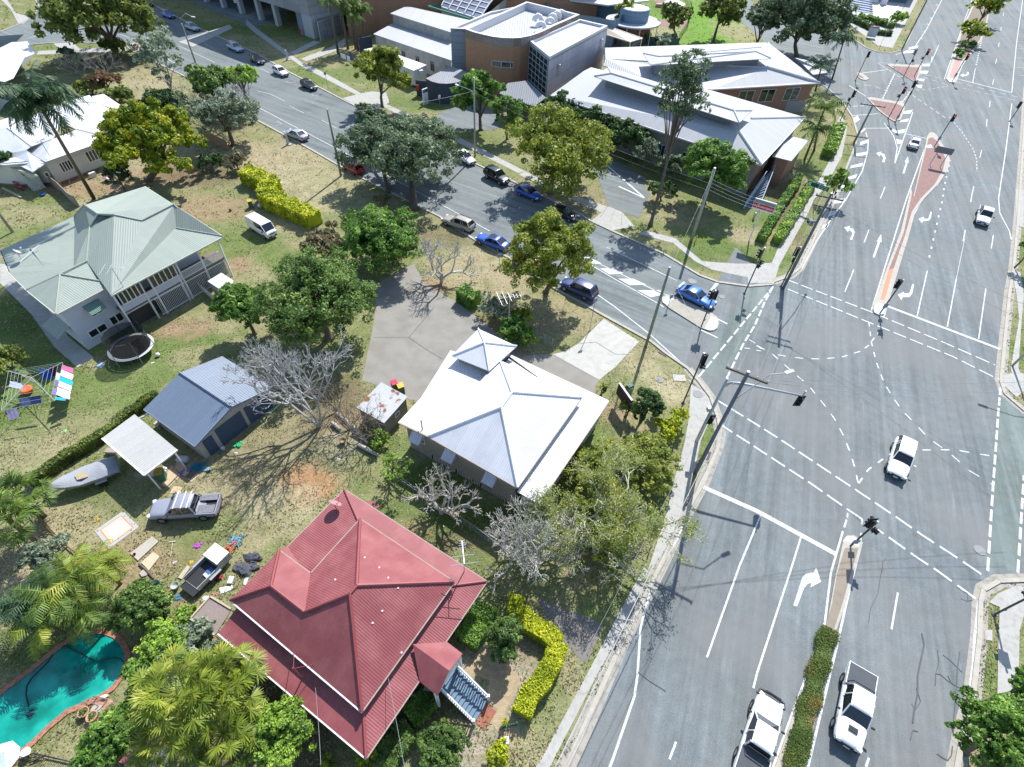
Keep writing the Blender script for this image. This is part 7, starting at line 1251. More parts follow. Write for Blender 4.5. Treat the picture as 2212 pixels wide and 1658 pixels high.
for a in (('black signal on the small island by the far slip lane', 'd0 812,672', 'd0 905,425', ((.5, -70, 1),)), ('twin signal post on the far triangular island, left of the red one', 'd0 1205,650', 'd0 1297,405', ((.6, 150, 1), (2.2, -60, 0))), ('red signal at the right end of the far triangular island', 'd0 1298,638', 'd0 1392,400', ((.6, -85, 1), (1.9, 150, 0)), None, 0), ('red signal on the tip of the planted median', 'd0 1612,680', 'd0 1718,440', ((.6, -85, 1),), 1.5, 0), ('red signal on the near triangular island', 'd0 1082,990', 'd0 1195,712', ((.6, -85, 1), (1.7, 170, 0)), None, 0), ('back to front signal beside the red one on the near island', 'd0 1140,1020', 'd0 1275,660', ((.7, 110, 1), (2.2, 60, 0)), 1.2), ('dark signal under the palms at the slip lane', 'd0 688,1000', 'd0 780,745', ((.6, -60, 1), (1.7, 100, 0))), ('red signal at the bulb end of the brick median', 'd0 1465,1222', 'd0 1588,935', ((.6, -85, 1),), 1.6, 0), ('black backed signal on the white nose of the brick median', 'd1 1010,1062', 'd1 1182,772', ((.65, 95, 1),), 1.4), ('signal post on the kerb beside the dark power pole', 'd1 195,832', 'd1 325,500', ((.7, 95, 1), (1.6, -150, 0))), ('signal post on the hospital corner of the junction', 'c1 1970,890', 'c1 2102,505', ((.7, 160, 1), (1.7, -30, 0), (2.4, 20, 0))), ('triple headed signal on the side street island behind the blue sedan', 'c1 1612,1165', 'c1 1722,868', ((.6, 150, 1), (.6, 50, 1))), ('slim signal post on the corner verge by the golden shrubs', 'c2 1462,250', 'c1 1602,1378', ((.75, 30, 1), (1.5, -20, 0))), ('black backed signal at the end of the south median', 'd2 765,1440', 'd2 995,1240', ((.6, 95, 1), (.8, -60, 0)), 1.0), ('signal on the right corner verge at the photo edge', 'd3 1960,395', 4.6, ((.6, 60, 1), (.8, 150, 0))), ('signal on the right kerb beside the far crossing', 'd0 2090,1010', 'd0 2200,850', ((.5, 170, 1),))): traffic_light(*a)
# mast arm signal on the corner
b = bp('c2 1575,565'); zb = top_of(b, 'c2 1785,30'); t = thing('mast_arm_signal', 'grey post with long arm that holds a signal over the road', 'traffic light', b); e = P('d2', 375, 190, zb - .1); d = Vector((e.x - b.x, e.y - b.y, 0)); dn = d.normalized()
obj('pole', MB().tube([b, b + Vector((0, 0, zb))], [.17, .13], 10), GALV, t, smooth=True); obj('arm', MB().tube([b + Vector((0, 0, zb - .9)), b + dn*.35 + Vector((0, 0, zb - .35)), b + dn*1.3 + Vector((0, 0, zb - .15)), Z(e, zb - .1)], [.13, .13, .12, .08], 8), GALV, t, smooth=True); obj('hanger', MB().tube([Z(e, zb - .3), Z(e, zb + .5)], .06), GALV, t); signal_head(t, Z(e, zb - .7), rad(-88)); signal_head(t, b + Vector((.25, -.1, 3.4)), rad(-80)); obj('controller_box', MB().box(b + Vector((-.25, .1, 4.6)), (.3, .35, .4)), GALV, t)
# power poles
def power_pole(label, base, top, m, arms=(), r=.19, h=None, lamp=None, group=None):
    b = bp(base); z = h or top_of(b, top); t = thing('power_pole', label, 'power pole', b, group); obj('pole', MB().tube([b, b + Vector((0, 0, z))], [r, r*.72], 12), m, t, smooth=True); obj('pole_cap', MB().lathe(b + Vector((0, 0, z)), [(r*.75, 0), (r*.7, .05), (0.02, .08)], 12), PORC, t)
    for dz, az, w in arms:
        d = Vector((math.cos(rad(az)), math.sin(rad(az)), 0)); c = b + Vector((0, 0, z - dz)); obj('crossarm', MB().beam(c - d*w, c + d*w, .12, .14), mat('crossarm_dark', (.09, .075, .065), var=.3), t)
        for k in (-.95, -.45, .45, .95): obj('insulator', MB().lathe(c + d*w*k + Vector((0, 0, .07)), [(.05, 0), (.07, .1), (.03, .2)], 8), PORC, t)
    if lamp:
        a, e, zl = lamp; cr, q = bx(e); q = P(cr, *q, zl); o = obj('lamp_arm', MB().tube([b + Vector((0, 0, a)), b.lerp(q, .6) + Vector((0, 0, zl*.6 + .25 + a*.4 - b.z*.6 - .6*zl + .6*(zl - a))), q + Vector((0, 0, .1)) if False else q], .05, 6), GALV, t); dd = (q - b); dd.z = 0; dd.normalize(); obj('lamp_head', MB().box(q + dd*.35, (.85, .32, .16), math.atan2(dd.y, dd.x)), mat('lamp_white', (.66, .66, .66), var=.03), t, bevel=.06, subdiv=1)
    return b, z
PP = {}
PP[8] = power_pole('tall corner pole with crossarm and road lamp beside the mast arm', 'c2 1562,830', 'c1 1932,1508', TIMBD, ((.35, -28, 1.5),), lamp=(10.0, 'd1 235,1548', 11.3)); PP[6] = power_pole('dark pole with two crossarms on the hospital corner', 'd1 212,850', 'd1 592,52', TIMBD, ((.5, -20, 1.4), (1.6, -20, 1.2)), lamp=(9.5, 'd0 700,1560', 10.0))
PP[7] = power_pole('pole with two crossarms beside the near triangular island', 'd0 800,1190', 'd0 965,868', TIMBG, ((.2, -15, 2.0), (5.5, -15, 1.8)), r=.2); PP[1] = power_pole('pale timber pole on the verge across from the corner house', 'c1 1528,455', 'c0 1725,1395', TIMB, r=.22); PP[2] = power_pole('slim grey green pole at the driveway of the white house', 'c1 1152,1328', 'c1 1350,672', TIMBG, r=.17); PP[3] = power_pole('dark timber pole beside the red hatchback', 'b0 727,1462', 'b0 609,910', TIMBG, r=.18)
PP[4] = power_pole('grey pole with lamp in front of the hospital entrance', 'b0 1838,1300', 'b0 1835,648', TIMB, r=.16, lamp=(9.9, 'b0 1700,712', 9.6)); PP[5] = power_pole('pole with a lamp at the bend of the side street', 'a0 1620,520', 'a0 1508,200', TIMBG, r=.16, lamp=(7.8, 'a0 1590,140', 8.6)); hd = P('d2', 1870, 275) - Vector((-.326, -.946, 0))*.9*9.6; hp = Z(P('d1', 2112, 1490), 0); t = thing('street_lamp', 'tall lamp pole on the right verge whose arm reaches over the road', 'street lamp', hp); obj('pole', MB().tube([hp, hp + Vector((0, 0, 9))], [.12, .08], 8), GALV, t, smooth=True); ha = Z(hd, 9.6); obj('lamp_arm', MB().tube([hp + Vector((0, 0, 8.9)), Z(hp.lerp(hd, .35), 9.5), ha], .05, 6), GALV, t); obj('lamp_head', MB().box(ha, (.9, .35, .16), math.atan2((hd - hp).y, (hd - hp).x)), mat('lamp_white', (.66, .66, .66), var=.03), t, bevel=.06)
PP[9] = power_pole('leaning white pole at the left edge behind the green house', 'a1 105,380', None, TIMB, h=9.5, r=.16); PP[10] = power_pole('pole beyond the far crossing on the grass strip', 'd0 1195,420', None, TIMBD, ((.4, -20, 1.6),), h=13)
def T(k, dz=.3, off=(0, 0)): b, z = PP[k]; return Vector((b.x + off[0], b.y + off[1], z - dz))
WIRE = mat('wire', (.2, .22, .22), rough=.6, var=0); WIREB = mat('bundled_cable', (.36, .38, .38), rough=.6, var=.1)
def wire(label, a, b, sag=.4, r=.013, m=None):
    n = 10; pts = [a.lerp(b, i/n) - Vector((0, 0, 4*sag*(i/n)*(1 - i/n))) for i in range(n + 1)]; tag(obj('power_line', MB().tube(pts, r, 4), m or WIRE), label, 'cable', 'overhead power lines')
bot = P('c3', 330, 1760, 9.0); far = Vector((PP[10][0].x, PP[10][0].y, 12.5)); out = P('D', 2150, -160, 12)
for k, (o, d) in enumerate((((-1.3, .7), 0), ((-.6, .3), 0), ((.6, -.3), 0), ((1.3, -.7), 0))): wire(['outer', 'second', 'third', 'inner'][k] + ' line from the corner pole to the dark hospital corner pole', T(8, .2, o), T(6, .3, o), .7); wire(['outer', 'second', 'third', 'inner'][k] + ' line from the dark pole to the island pole', T(6, .3, o), T(7, .1, o), .7); wire(['outer', 'second', 'third', 'inner'][k] + ' line from the island pole over the far crossing', T(7, .1, o), far + Vector((*o, 0)), .8)
for k, o in enumerate(((-.9, .3), (.3, -.2), (.7, -.4))): wire(['outer', 'middle', 'inner'][k] + ' line running from the corner pole down along the footpath', T(8, .4, o), bot + Vector((*o, -.3*k)), .5)
wire('thick bundled cable from the corner pole along the footpath', T(8, 4.5, (.1, 0)), bot + Vector((.35, 0, -2.2)), .5, .03, WIREB)
for k in range(4): wire(['top', 'second', 'third', 'lowest'][k] + ' line from the pale timber pole to the dark corner pole', T(1, 1.4 + .45*k), T(6, 2.6 + .4*k), .5, .015, WIREB)
for k in range(2): wire(['upper', 'lower'][k] + ' line from the pale timber pole to the lamp pole at the entrance', T(1, 2 + .9*k), T(4, 1.2 + .8*k), .6)
wire('line over the street from the entrance lamp pole to the dark timber pole', T(4, 1.8), T(3, .5), .5, .025, WIREB); wire('line from the dark timber pole to the bend lamp pole', T(3, .5), T(5, .8), .7); wire('line from the slim pole to the corner pole', T(2, .3), T(8, 2), .5); wire('service line from the slim pole to the white house', T(2, .6), P('c2', 800, 240, 4.2), .3); wire('line from the pale timber pole to the slim pole', T(1, .6), T(2, .4), .5)
for k in range(2): wire(['upper', 'lower'][k] + ' line from the dark corner pole across the main road', T(6, .8 + .5*k), P('D', 2290, 690 + 40*k, 11), .7)
for k in range(3): wire(['first', 'second', 'third'][k] + ' line from the corner pole across the junction', T(8, .3 + .2*k), P('D', 2330, 820 + 25*k, 11), .7)
wire('service line from the red house mast to the footpath lines', P('b3', 515, 1060, 6.3) , P('b3', 560, 1700, 7), .1); wire('service line from the red house corner to the bottom edge', P('b3', 1120, 985, 4.4), P('b3', 1260, 1760, 6.0), .1)
# ---- signs
def text(s, m, parent, o, ux, uz, size, ctr=False):
    cu = bpy.data.curves.new('lettering', 'FONT'); cu.body = s; cu.size = size; cu.extrude = .004; cu.align_x = 'CENTER' if ctr else 'LEFT'; tmp = bpy.data.objects.new('lettering', cu); COL.objects.link(tmp); bpy.context.view_layer.update(); me = bpy.data.meshes.new_from_object(tmp); bpy.data.objects.remove(tmp)
    nz = ux.cross(uz); M4 = Matrix((ux, uz, nz)).transposed().to_4x4(); M4.translation = o - world_loc(parent); me.transform(M4); me.name = 'lettering'; me.materials.clear(); me.materials.append(m); q = bpy.data.objects.new('lettering', me); COL.objects.link(q); q.parent = parent; return q
WHT = mat('sign_white', (.74, .74, .74), var=.03); SRED = mat('emergency_red', (.55, .02, .035), var=.03); SGRY = mat('sign_grey', (.22, .25, .28), var=.05); SGRN = mat('sign_green', (.005, .10, .05), var=.05); SNAVY = mat('sign_navy', (.02, .03, .08), var=.03)
b = bp('c1 2010,480'); t = thing('emergency_sign', 'red and grey Emergency sign with arrow on a tall white pole', 'sign', b); tl, tr_, br = P('c1', 2065, 97, 5.9), P('d1', 162, 148, 5.9), P('d1', 130, 222, 4.6); bl = P('c1', 2045, 178, 4.7); ux = Z(tr_ - tl, 0).normalized(); w = Z(tr_ - tl, 0).length; hz = 1.45; o = Z(tl, 5.95 - hz); uz = Vector((0, 0, 1)); nf = ux.cross(uz)
obj('pole', MB().tube([Z(o, 0) + ux*w*.47, Z(o, o.z + .05) + ux*w*.47], .1, 8), WHT, t); obj('board', MB().beam(o + ux*w/2, o + ux*w/2 + uz*hz, w, .16, up=nf), WHT, t)
def panel(name, x0, x1, z0, z1, m, off): return obj(name, MB().face([o + ux*x0 + uz*z0 + nf*off, o + ux*x1 + uz*z0 + nf*off, o + ux*x1 + uz*z1 + nf*off, o + ux*x0 + uz*z1 + nf*off]), m, t)
panel('grey_panel', .04, w - .04, hz*.62, hz*.95, SGRY, .09); panel('red_panel', .04, w - .04, hz*.14, hz*.61, SRED, .09); panel('divider', w*.19, w*.195 + .02, hz*.12, hz*.62, WHT, .095); text('Emergency', WHT, t, o + ux*w*.225 + uz*hz*.28 + nf*.1, ux, uz, hz*.36)
ar = MB(); q = lambda x, z: o + ux*w*x + uz*hz*z + nf*.1
for pts in ([(.06, .39), (.15, .42), (.15, .36)], [(.05, .39), (.10, .48), (.115, .45), (.075, .39)], [(.05, .39), (.075, .39), (.115, .33), (.10, .30)]): ar.face([q(*p) for p in pts])
obj('arrow', ar, WHT, t)
b = bp('b0 1410,875'); t = thing('information_board', 'tall white and navy information board on the hospital lawn', 'sign', b); e = bp('b0 1450,858'); ux = (e - b).normalized(); w = (e - b).length; o = b; hz = top_of(b, 'b0 1390,745'); nf = ux.cross(uz); obj('board', MB().beam(o + ux*w/2, o + ux*w/2 + uz*hz, w, .2, up=nf), WHT, t); panel('navy_panel', .08, w - .05, hz*.76, hz*.95, SNAVY, .11)
lg = MB()
for i in range(3): lg.face([o + ux*(w*x) + uz*hz*z + nf*.12 for x, z in ((.14, .80 + .045*i), (.7 - .1*(i % 2), .80 + .045*i), (.7 - .1*(i % 2), .815 + .045*i), (.14, .815 + .045*i))])
obj('text_lines', lg, mat('pale_text', (.4, .42, .5)), t); lg = MB()
for i in range(6): lg.face([o + ux*(w*x) + uz*hz*z + nf*.12 for x, z in ((.2, .1 + .06*i), (.85 - .12*(i % 3), .1 + .06*i), (.85 - .12*(i % 3), .118 + .06*i), (.2, .118 + .06*i))])
obj('small_text_lines', lg, mat('grey_text', (.3, .33, .4)), t)
def street_board(name, label, base2, tl, tr_, zt, hz, posts=(.3, .75), arrow=True):
    c, q = bx(tl); A_ = P(c, *q, zt); c, q = bx(tr_); B_ = P(c, *q, zt); b = Z(A_.lerp(B_, .5), 0); t = thing(name, label, 'sign', b); ux = (B_ - A_).normalized(); w = (B_ - A_).length; return t, A_ - uz*hz, ux, w
t, o, ux, w = street_board('direction_sign', 'green fingerboard sign with white chevron above the footpath hedge', None, 'd0 425,1500', 'd0 600,1560', 3.9, .62); hz = .62; nf = ux.cross(uz)
for f in (.3, .8): obj('post', MB().tube([Z(o + ux*w*f, 0) - nf*.06, Z(o + ux*w*f, 3.9) - nf*.06], .05, 6), GALV, t)
pt = [(0, .5), (.08, 0), (1, 0), (1, 1), (.08, 1)]; obj('board', MB().face([o + ux*w*x + uz*hz*z for x, z in pt]).face([o + ux*w*x + uz*hz*z - nf*.03 for x, z in reversed(pt)]), SGRN, t); obj('chevron', MB().face([o + ux*w*x + uz*hz*z + nf*.01 for x, z in ((.03, .5), (.1, .12), (.2, .12), (.12, .5))]).face([o + ux*w*x + uz*hz*z + nf*.01 for x, z in ((.12, .5), (.2, .88), (.1, .88), (.03, .5))]), mat('chevron_pale', (.5, .65, .75)), t)
lg = MB()
for z in (.3, .62): lg.face([o + ux*w*x + uz*hz*zz + nf*.012 for x, zz in ((.58, z), (.86, z), (.86, z + .12), (.58, z + .12))])
obj('text_lines', lg, mat('sign_text', (.35, .5, .45)), t); obj('street_name_plate', MB().box(o + ux*w*.5 + uz*(hz + .14), (w*.45, .03, .2), math.atan2(ux.y, ux.x)), mat('plate_blue', (.2, .3, .5)), t)
t, o, ux, w = street_board('route_sign', 'large green route sign on posts in the planted median', None, 'd0 1775,217', 'd0 1865,233', 3.6, 1.9); hz = 1.9; nf = ux.cross(uz)
for f in (.35, .65): obj('post', MB().tube([Z(o + ux*w*f, 0) - nf*.08, Z(o + ux*w*f, 3.6) - nf*.08], .07, 6), GALV, t)
obj('board', MB().beam(o + ux*w/2, o + ux*w/2 + uz*hz, w, .06, up=nf), mat('route_green', (.01, .16, .12), var=.05), t)
for z, nm in ((.72, 'upper_panel'), (.12, 'lower_panel')): panel(nm, w*.16, w*.78, hz*z, hz*(z + .18), mat('route_blue', (.25, .42, .55)), .04)
for z in (.48, .56): panel('text_line', w*.3, w*.68, hz*z, hz*(z + .04), mat('route_text', (.3, .6, .5)), .04)
p0, p1 = P('d0', 935, 235, 2.2), P('d0', 1010, 245, 2.2); t = thing('office_sign', 'white office sign with red top bar between the clipped hedges', 'sign', Z(p0, 0)); o = Z(p0, .3); ux = (p1 - p0).normalized(); w = (p1 - p0).length; hz = 2.4; nf = ux.cross(uz); obj('board', MB().beam(o + ux*w/2, o + ux*w/2 + uz*hz, w, .3, up=nf), mat('office_sign_grey', (.42, .46, .52)), t); panel('red_bar', 0, w, hz*.88, hz, mat('bar_red', (.4, .02, .06)), .16)
p0, p1 = P('c2', 935, 85, 2.6), P('c2', 1040, 232, 2.6); t = thing('business_sign', 'dark backed double post sign seen from behind at the corner garden', 'sign', Z(p0, 0)); obj('board', MB().beam(Z(p0, 1.9), Z(p1, 1.9), .18, 1.5), mat('sign_back', (.06, .035, .035), var=.15), t); obj('top_edge', MB().beam(Z(p0, 2.67), Z(p1, 2.67), .2, .05), mat('edge_lilac', (.6, .55, .65)), t)
for f in (.15, .85): p = p0.lerp(p1, f); obj('post', MB().tube([Z(p, 0), Z(p, 1.4)], .06), GALV, t)
p = P('c2', 1015, 130, 1.2); tag(obj('meter_box', MB().box((p.x, p.y, .9), (.7, .5, 1.8), rad(30)), mat('box_green', (.16, .22, .18), var=.1), bevel=.03), 'green electrical cabinet behind the business sign', 'cabinet')
for k, (s, tp, lab) in enumerate((('a0 1968,70', 'a0 1950,8', 'red and white parking sign left of the concrete column'), ('a0 2165,150', 'a0 2158,85', 'red and white parking sign right of the concrete column'))):
    b = bp(s); t = thing('parking_sign', lab, 'sign', b); obj('post', MB().tube([b, b + Vector((0, 0, 2.2))], .04, 6), GALV, t); obj('plate', MB().box(b + Vector((0, -.05, 1.9)), (.9, .04, 1.5)), WHT, t); obj('red_ring', MB().box(b + Vector((0, -.08, 2.25)), (.7, .03, .6)), mat('ring_red', (.4, .02, .06)), t)
for s, tp, lab in (('b0 622,750', 'b0 600,598', 'thin parking sign pole beside the black car'), ('c1 668,225', 'c1 685,85', 'thin sign pole beside the black hatchback'), ('c1 688,1190', 'c1 765,930', 'sign post leaning shadow on the dry verge by the driveway'), ('b1 2040,650', 'b1 2055,560', 'short marker post on the verge behind the blue car'), ('b0 1548,890', 'b0 1535,790', 'small white guide sign beside the entry drum'), ('d0 1010,400', 'd0 1062,240', 'sign pole on the far corner footpath'), ('c1 1335,1005', 'c1 1362,895', 'small marker sign at the tail of the side street island'), ('d0 1128,560', 'd0 1150,495', 'small brown marker post on the far island')):
    b = bp(s); z = top_of(b, tp); t = thing('sign_post', lab, 'sign', b); obj('post', MB().tube([b, b + Vector((0, 0, z))], .035, 6), GALV, t); obj('plate', MB().box(b + Vector((0, -.05, z - .25)), (.45, .03, .5), rad(20)), WHT if 'white' in lab else mat('sign_blue_grey', (.2, .25, .3)), t)
for s, lab in (('b0 285,500', 'grey ticket machine post on the hospital verge'), ('b0 290,1200', 'white ticket machine post beside the silver sedan')): b = bp(s); t = thing('ticket_machine', lab, 'parking meter', b); obj('cabinet', MB().box(b + Vector((0, 0, .95)), (.35, .3, 1.9), rad(-30)), mat('meter_grey', (.40, .42, .48), var=.05), t, bevel=.04); obj('plinth', MB().box(b + Vector((.2, 0, .06)), (.9, .7, .12), rad(-30)), CONC, t)
b = bp('b0 395,300'); t = thing('fire_hydrant', 'red fire hydrant pipe beside the concrete tower', 'hydrant', b); obj('pipe', MB().tube([b, b + Vector((0, 0, 1.3))], .14, 8).tube([b + Vector((-.4, 0, 1)), b + Vector((.4, 0, 1))], .1, 8), mat('hydrant_red', (.5, .04, .03)), t); obj('cap', MB().lathe(b + Vector((0, 0, 1.3)), [(.18, 0), (.12, .15)], 10), mat('hydrant_red', (.5, .04, .03)), t)
b = bp('c1 1560,470'); t = thing('bollard', 'yellow marker bollard beside the pale timber pole', 'bollard', b); obj('post', MB().tube([b, b + Vector((0, 0, 1.1))], .08), mat('bollard_yellow', (.5, .32, .04)), t)
h = thing('median_sign_frame', 'wide sign board on two posts seen from behind on the brick median', 'sign', bp('d0 1415,1440')); zf = height(P('d0', 1415, 1390), 'd0', 1492, 1255); a, b = P('d0', 1480, 1235, zf), P('d0', 1625, 1265, zf)
obj('board', MB().beam(a, b, .12, 1.0), mat('sign_back_grey', (.16, .17, .17)), h); obj('post', MB().tube([Z(a.lerp(b, .2), 0), Z(a.lerp(b, .2), zf)], .06), GALV, h); obj('post', MB().tube([Z(a.lerp(b, .8), 0), Z(a.lerp(b, .8), zf)], .06), GALV, h)
# ---------------- yards: pool, fences, washing line, trampoline, clutter ----------------
def M_(n, c, **k): return mat('c_' + n, c, **k)
# pool
PO = "a3 -420,1400 -250,1260 0,1130 300,905 520,725 640,650 760,615 860,620 940,650 1000,710 1040,790 1035,870 990,970 930,1050 830,1120 700,1180 560,1240 400,1370 280,1490 180,1570 90,1680 -100,1900"
pp = PL(PO, .0); co = [(p.x, p.y) for p in pp]; out = [(p.x, p.y) for p in inset(pp, -.34)]
m = MB()
for i in range(len(co)):
    j = (i + 1) % len(co); m.prism([co[i], co[j], out[j], out[i]], 0, .1)
struct('pool_coping', m, mat('coping_brick', (.36, .15, .09), var=.3, scale=3, brick=((.42, .33, .25), 1.7, .5, .5)))
wm = bpy.data.materials.new('pool_water'); wm.use_nodes = True; nt = wm.node_tree; N_ = nt.nodes; Lk = nt.links; b = N_['Principled BSDF']; b.inputs['Roughness'].default_value = .05; geo = N_.new('ShaderNodeNewGeometry'); no = N_.new('ShaderNodeTexNoise'); no.inputs['Scale'].default_value = .5; no.inputs['Detail'].default_value = 4; Lk.new(geo.outputs['Position'], no.inputs['Vector']); r = N_.new('ShaderNodeValToRGB'); r.color_ramp.elements[0].position = .38; r.color_ramp.elements[0].color = (.004, .17, .13, 1); r.color_ramp.elements[1].position = .66; r.color_ramp.elements[1].color = (.02, .40, .31, 1); e = r.color_ramp.elements.new(.5); e.color = (.006, .26, .205, 1); Lk.new(no.outputs[0], r.inputs[0]); Lk.new(r.outputs[0], b.inputs['Base Color'])
struct('pool_water', MB().sheet([Z(p, .03) for p in pp]), wm)
struct('pool_paving', MB().sheet(PL('a3 690,1330 820,1140 960,1160 870,1230 840,1400 700,1460', .02)), mat('pool_tile', (.42, .22, .15), var=.2, brick=((.5, .45, .38), 1.2, .5, .5)))
tag(obj('pool_hose', MB().tube([p + Vector((0, 0, .06)) for p in PL('a3 1040,860 1000,825 940,812 870,830 810,845 770,835 700,790 620,755 560,725 510,722 460,760 400,850 330,920 260,990 225,1050 218,1120 240,1215')], .035, 6), BLK), 'black floating hose winding across the green pool', 'hose')
tag(obj('pool_cleaner', MB().blob(P('a3', 255, 1270, .05), (.22, .22, .05), seed=2), M_('cleaner', (.02, .05, .06)), smooth=True), 'dark cleaner disc at the end of the pool hose', 'pool cleaner')
for k, (x, y) in enumerate(((715, 1275), (785, 1310))):
    c = P('a3', x, y, 0); t = thing('plant_tub', ['terracotta tub with small plants nearest the pool', 'terracotta tub with small plants on the paving'][k], 'plant pot', c); obj('tub', MB().lathe(c, [(.22, 0), (.3, .3), (.34, .4), (.28, .4), (.26, .34)], 16), M_('tub', (.42, .27, .16)), t, smooth=True)
    rg = np.random.default_rng(k); np_obj('plant', leaves(np.array(c) + np.array([0, 0, .42]) + rg.normal(0, .1, (160, 3)), np.tile([0, 0, 1.], (160, 1)), .11, rg), 4, LF['mid'], t)
t = thing('pool_ladder', 'metal pool ladder with pale steps by the plant tubs', 'ladder', P('a3', 780, 1150)); a, b = P('a3', 770, 1130, .6), P('a3', 850, 1150, .6); c, d = P('a3', 730, 1200, 0), P('a3', 820, 1215, 0)
for p, q in ((a, c), (b, d)): obj('rail', MB().tube([Z(q, 0), Z(q, .7), p, Z(p, .05)], .03, 6), STEELG, t)
obj('step', MB().sheet(PL('a3 825,1135 870,1115 905,1120 870,1145', .25)), WHITE, t); obj('base_slab', MB().sheet(PL('a3 745,1250 790,1200 850,1210 830,1265', .045)), CONC, t)
t = thing('pool_umbrella', 'pale speckled blue umbrella at the pool corner', 'umbrella', P('a3', 40, 1620)); c = P('a3', 30, 1600, 2.4); hx = [P('a3', x, y, 2.1) for x, y in ((-120, 1560), (0, 1530), (105, 1500), (168, 1555), (155, 1640), (60, 1760), (-120, 1760))]; m = MB()
for i in range(7): m.face([hx[i], hx[(i + 1) % 7], c])
obj('canopy', m, mat('canopy_blue', (.55, .62, .70), var=.08, detail=((.38, .50, .68), 14, .5, .6)), t); obj('pole', MB().tube([Z(c, 0), c], .03), STEELG, t)
tag(obj('stool_top', MB().lathe(P('a3', 212, 1600, .45), [(.28, 0), (.3, .04)], 18).tube([P('a3', 212, 1600, 0), P('a3', 212, 1600, .45)], .05), M_('cream', (.62, .6, .5))), 'cream round stool at the pool corner', 'stool'); fn = thing('pool_fence', 'dark metal pool fence at the bottom left corner', 'fence', P('a3', 400, 1640))
fp_ = [P('a3', x, y, 1.2) for x, y in ((150, 1660), (275, 1605), (420, 1635), (640, 1690))]; rl = MB(); br = MB()
for p, q in zip(fp_, fp_[1:]):
    for z in (1.2, .15): rl.beam(Z(p, z), Z(q, z), .06, .06)
    n = int((q - p).length/.12)
    for i in range(n): u = p.lerp(q, (i + .5)/n); br.beam(Z(u, .1), Z(u, 1.2), .025, .025)
obj('rail', rl, M_('fence_dark', (.02, .02, .03)), fn); obj('bars', br, M_('fence_dark', (.02, .02, .03)), fn)
# fences
def fence(name, label, line, z, m, post=2.4, t=.05, rail=True, posts=None, base=None):
    pts = PL(line); th = thing(name, label, 'fence', Z(pts[0], 0)); pn = MB(); ps = MB(); rr = MB()
    for a, b in zip(pts, pts[1:]):
        d = (b - a); n = max(1, round(d.length/post))
        if rail == 'wire':
            for zz in (.15, .5, .85, z): rr.beam(Z(a, zz), Z(b, zz), .015, .015)
        elif rail == 'slats':
            k = int(d.length/.14)
            for i in range(k): u = a.lerp(b, (i + .5)/k); pn.beam(Z(u, .05), Z(u, z), .08, .02, up=d.normalized())
            rr.beam(Z(a, z*.85), Z(b, z*.85), .05, .07); rr.beam(Z(a, z*.25), Z(b, z*.25), .05, .07)
        else: pn.beam(Z(a, z/2), Z(b, z/2), t, z); rr.beam(Z(a, z + .03), Z(b, z + .03), .1, .06)
        for i in range(n + 1): u = a.lerp(b, i/n); obj('post', MB().beam(Z(u, 0), Z(u, z + .08), .09, .09, up=d.normalized()), posts or m, th)
    if pn.v: obj('palings', pn, m, th)
    obj('rails', rr, posts or m, th); return th
FB = mat('fence_grey_brown', (.27, .23, .18), var=.3, scale=3, boards=.0); 
fence('paling_fence', 'leaning grey paling fence between cream house and green house', 'a0 375,1490 520,1600 620,1700 | a1 660,170', 1.6, FB, t=.06); fence('paling_fence', 'brown paling fence on the dirt bank beside the grey tree', 'a0 1660,1130 1780,1190 1900,1250', 1.5, mat('fence_brown', (.30, .2, .12), var=.3)); fence('slat_fence', 'collapsed brown slat fence below the fan palms', 'a2 300,1150 430,1310 560,1440 660,1520', .8, mat('fence_slat', (.22, .15, .09), var=.3), rail='slats')
fence('wire_fence', 'wire fence along the hedge between the two yards', 'a2 1120,350 850,540 560,740 330,900 280,960', 1.0, GALV, rail='wire'); fence('wire_fence', 'low grey wire fence between red house and white house', 'b2 1150,860 1330,980 1520,1120 1800,1290 2050,1480 2211,1600', 1.0, GALV, rail='wire'); fence('front_fence', 'low dark front fence along the footpath of the white house', 'c2 1240,1290 1180,1480 1110,1620', .7, TIMBD, rail='wire'); fence('lattice_fence', 'white lattice fence beside the little shed', 'a1 1660,850 1720,900 1800,970 1870,1015', 1.0, WHITE, rail='slats'); fence('wire_gate', 'grey mesh gate at the end of the gravel yard', 'c1 245,1260 372,1335', 1.2, GALV, rail='wire', post=1.1); fence('wire_fence', 'dark mesh fence behind the palms in front of the cabin', 'b0 715,470 800,490 870,540', 1.6, TIMBD, rail='slats'); fence('picket_gate', 'small dark green gate at the front path end', 'b3 2060,1400 2180,1375', .9, M_('gate_green', (.03, .12, .06)), rail='slats'); fence('steel_fence', 'tall dark mesh fence curving round the bright lawn', 'c0 1480,0 1520,90 1500,230 1420,360', 2.2, mat('mesh_green', (.06, .08, .07)), rail='wire'); fence('steel_fence', 'green mesh fence behind the spiky shrub', 'c0 1120,355 1300,392 1420,380', 1.6, mat('mesh_green2', (.08, .14, .13), var=.2))
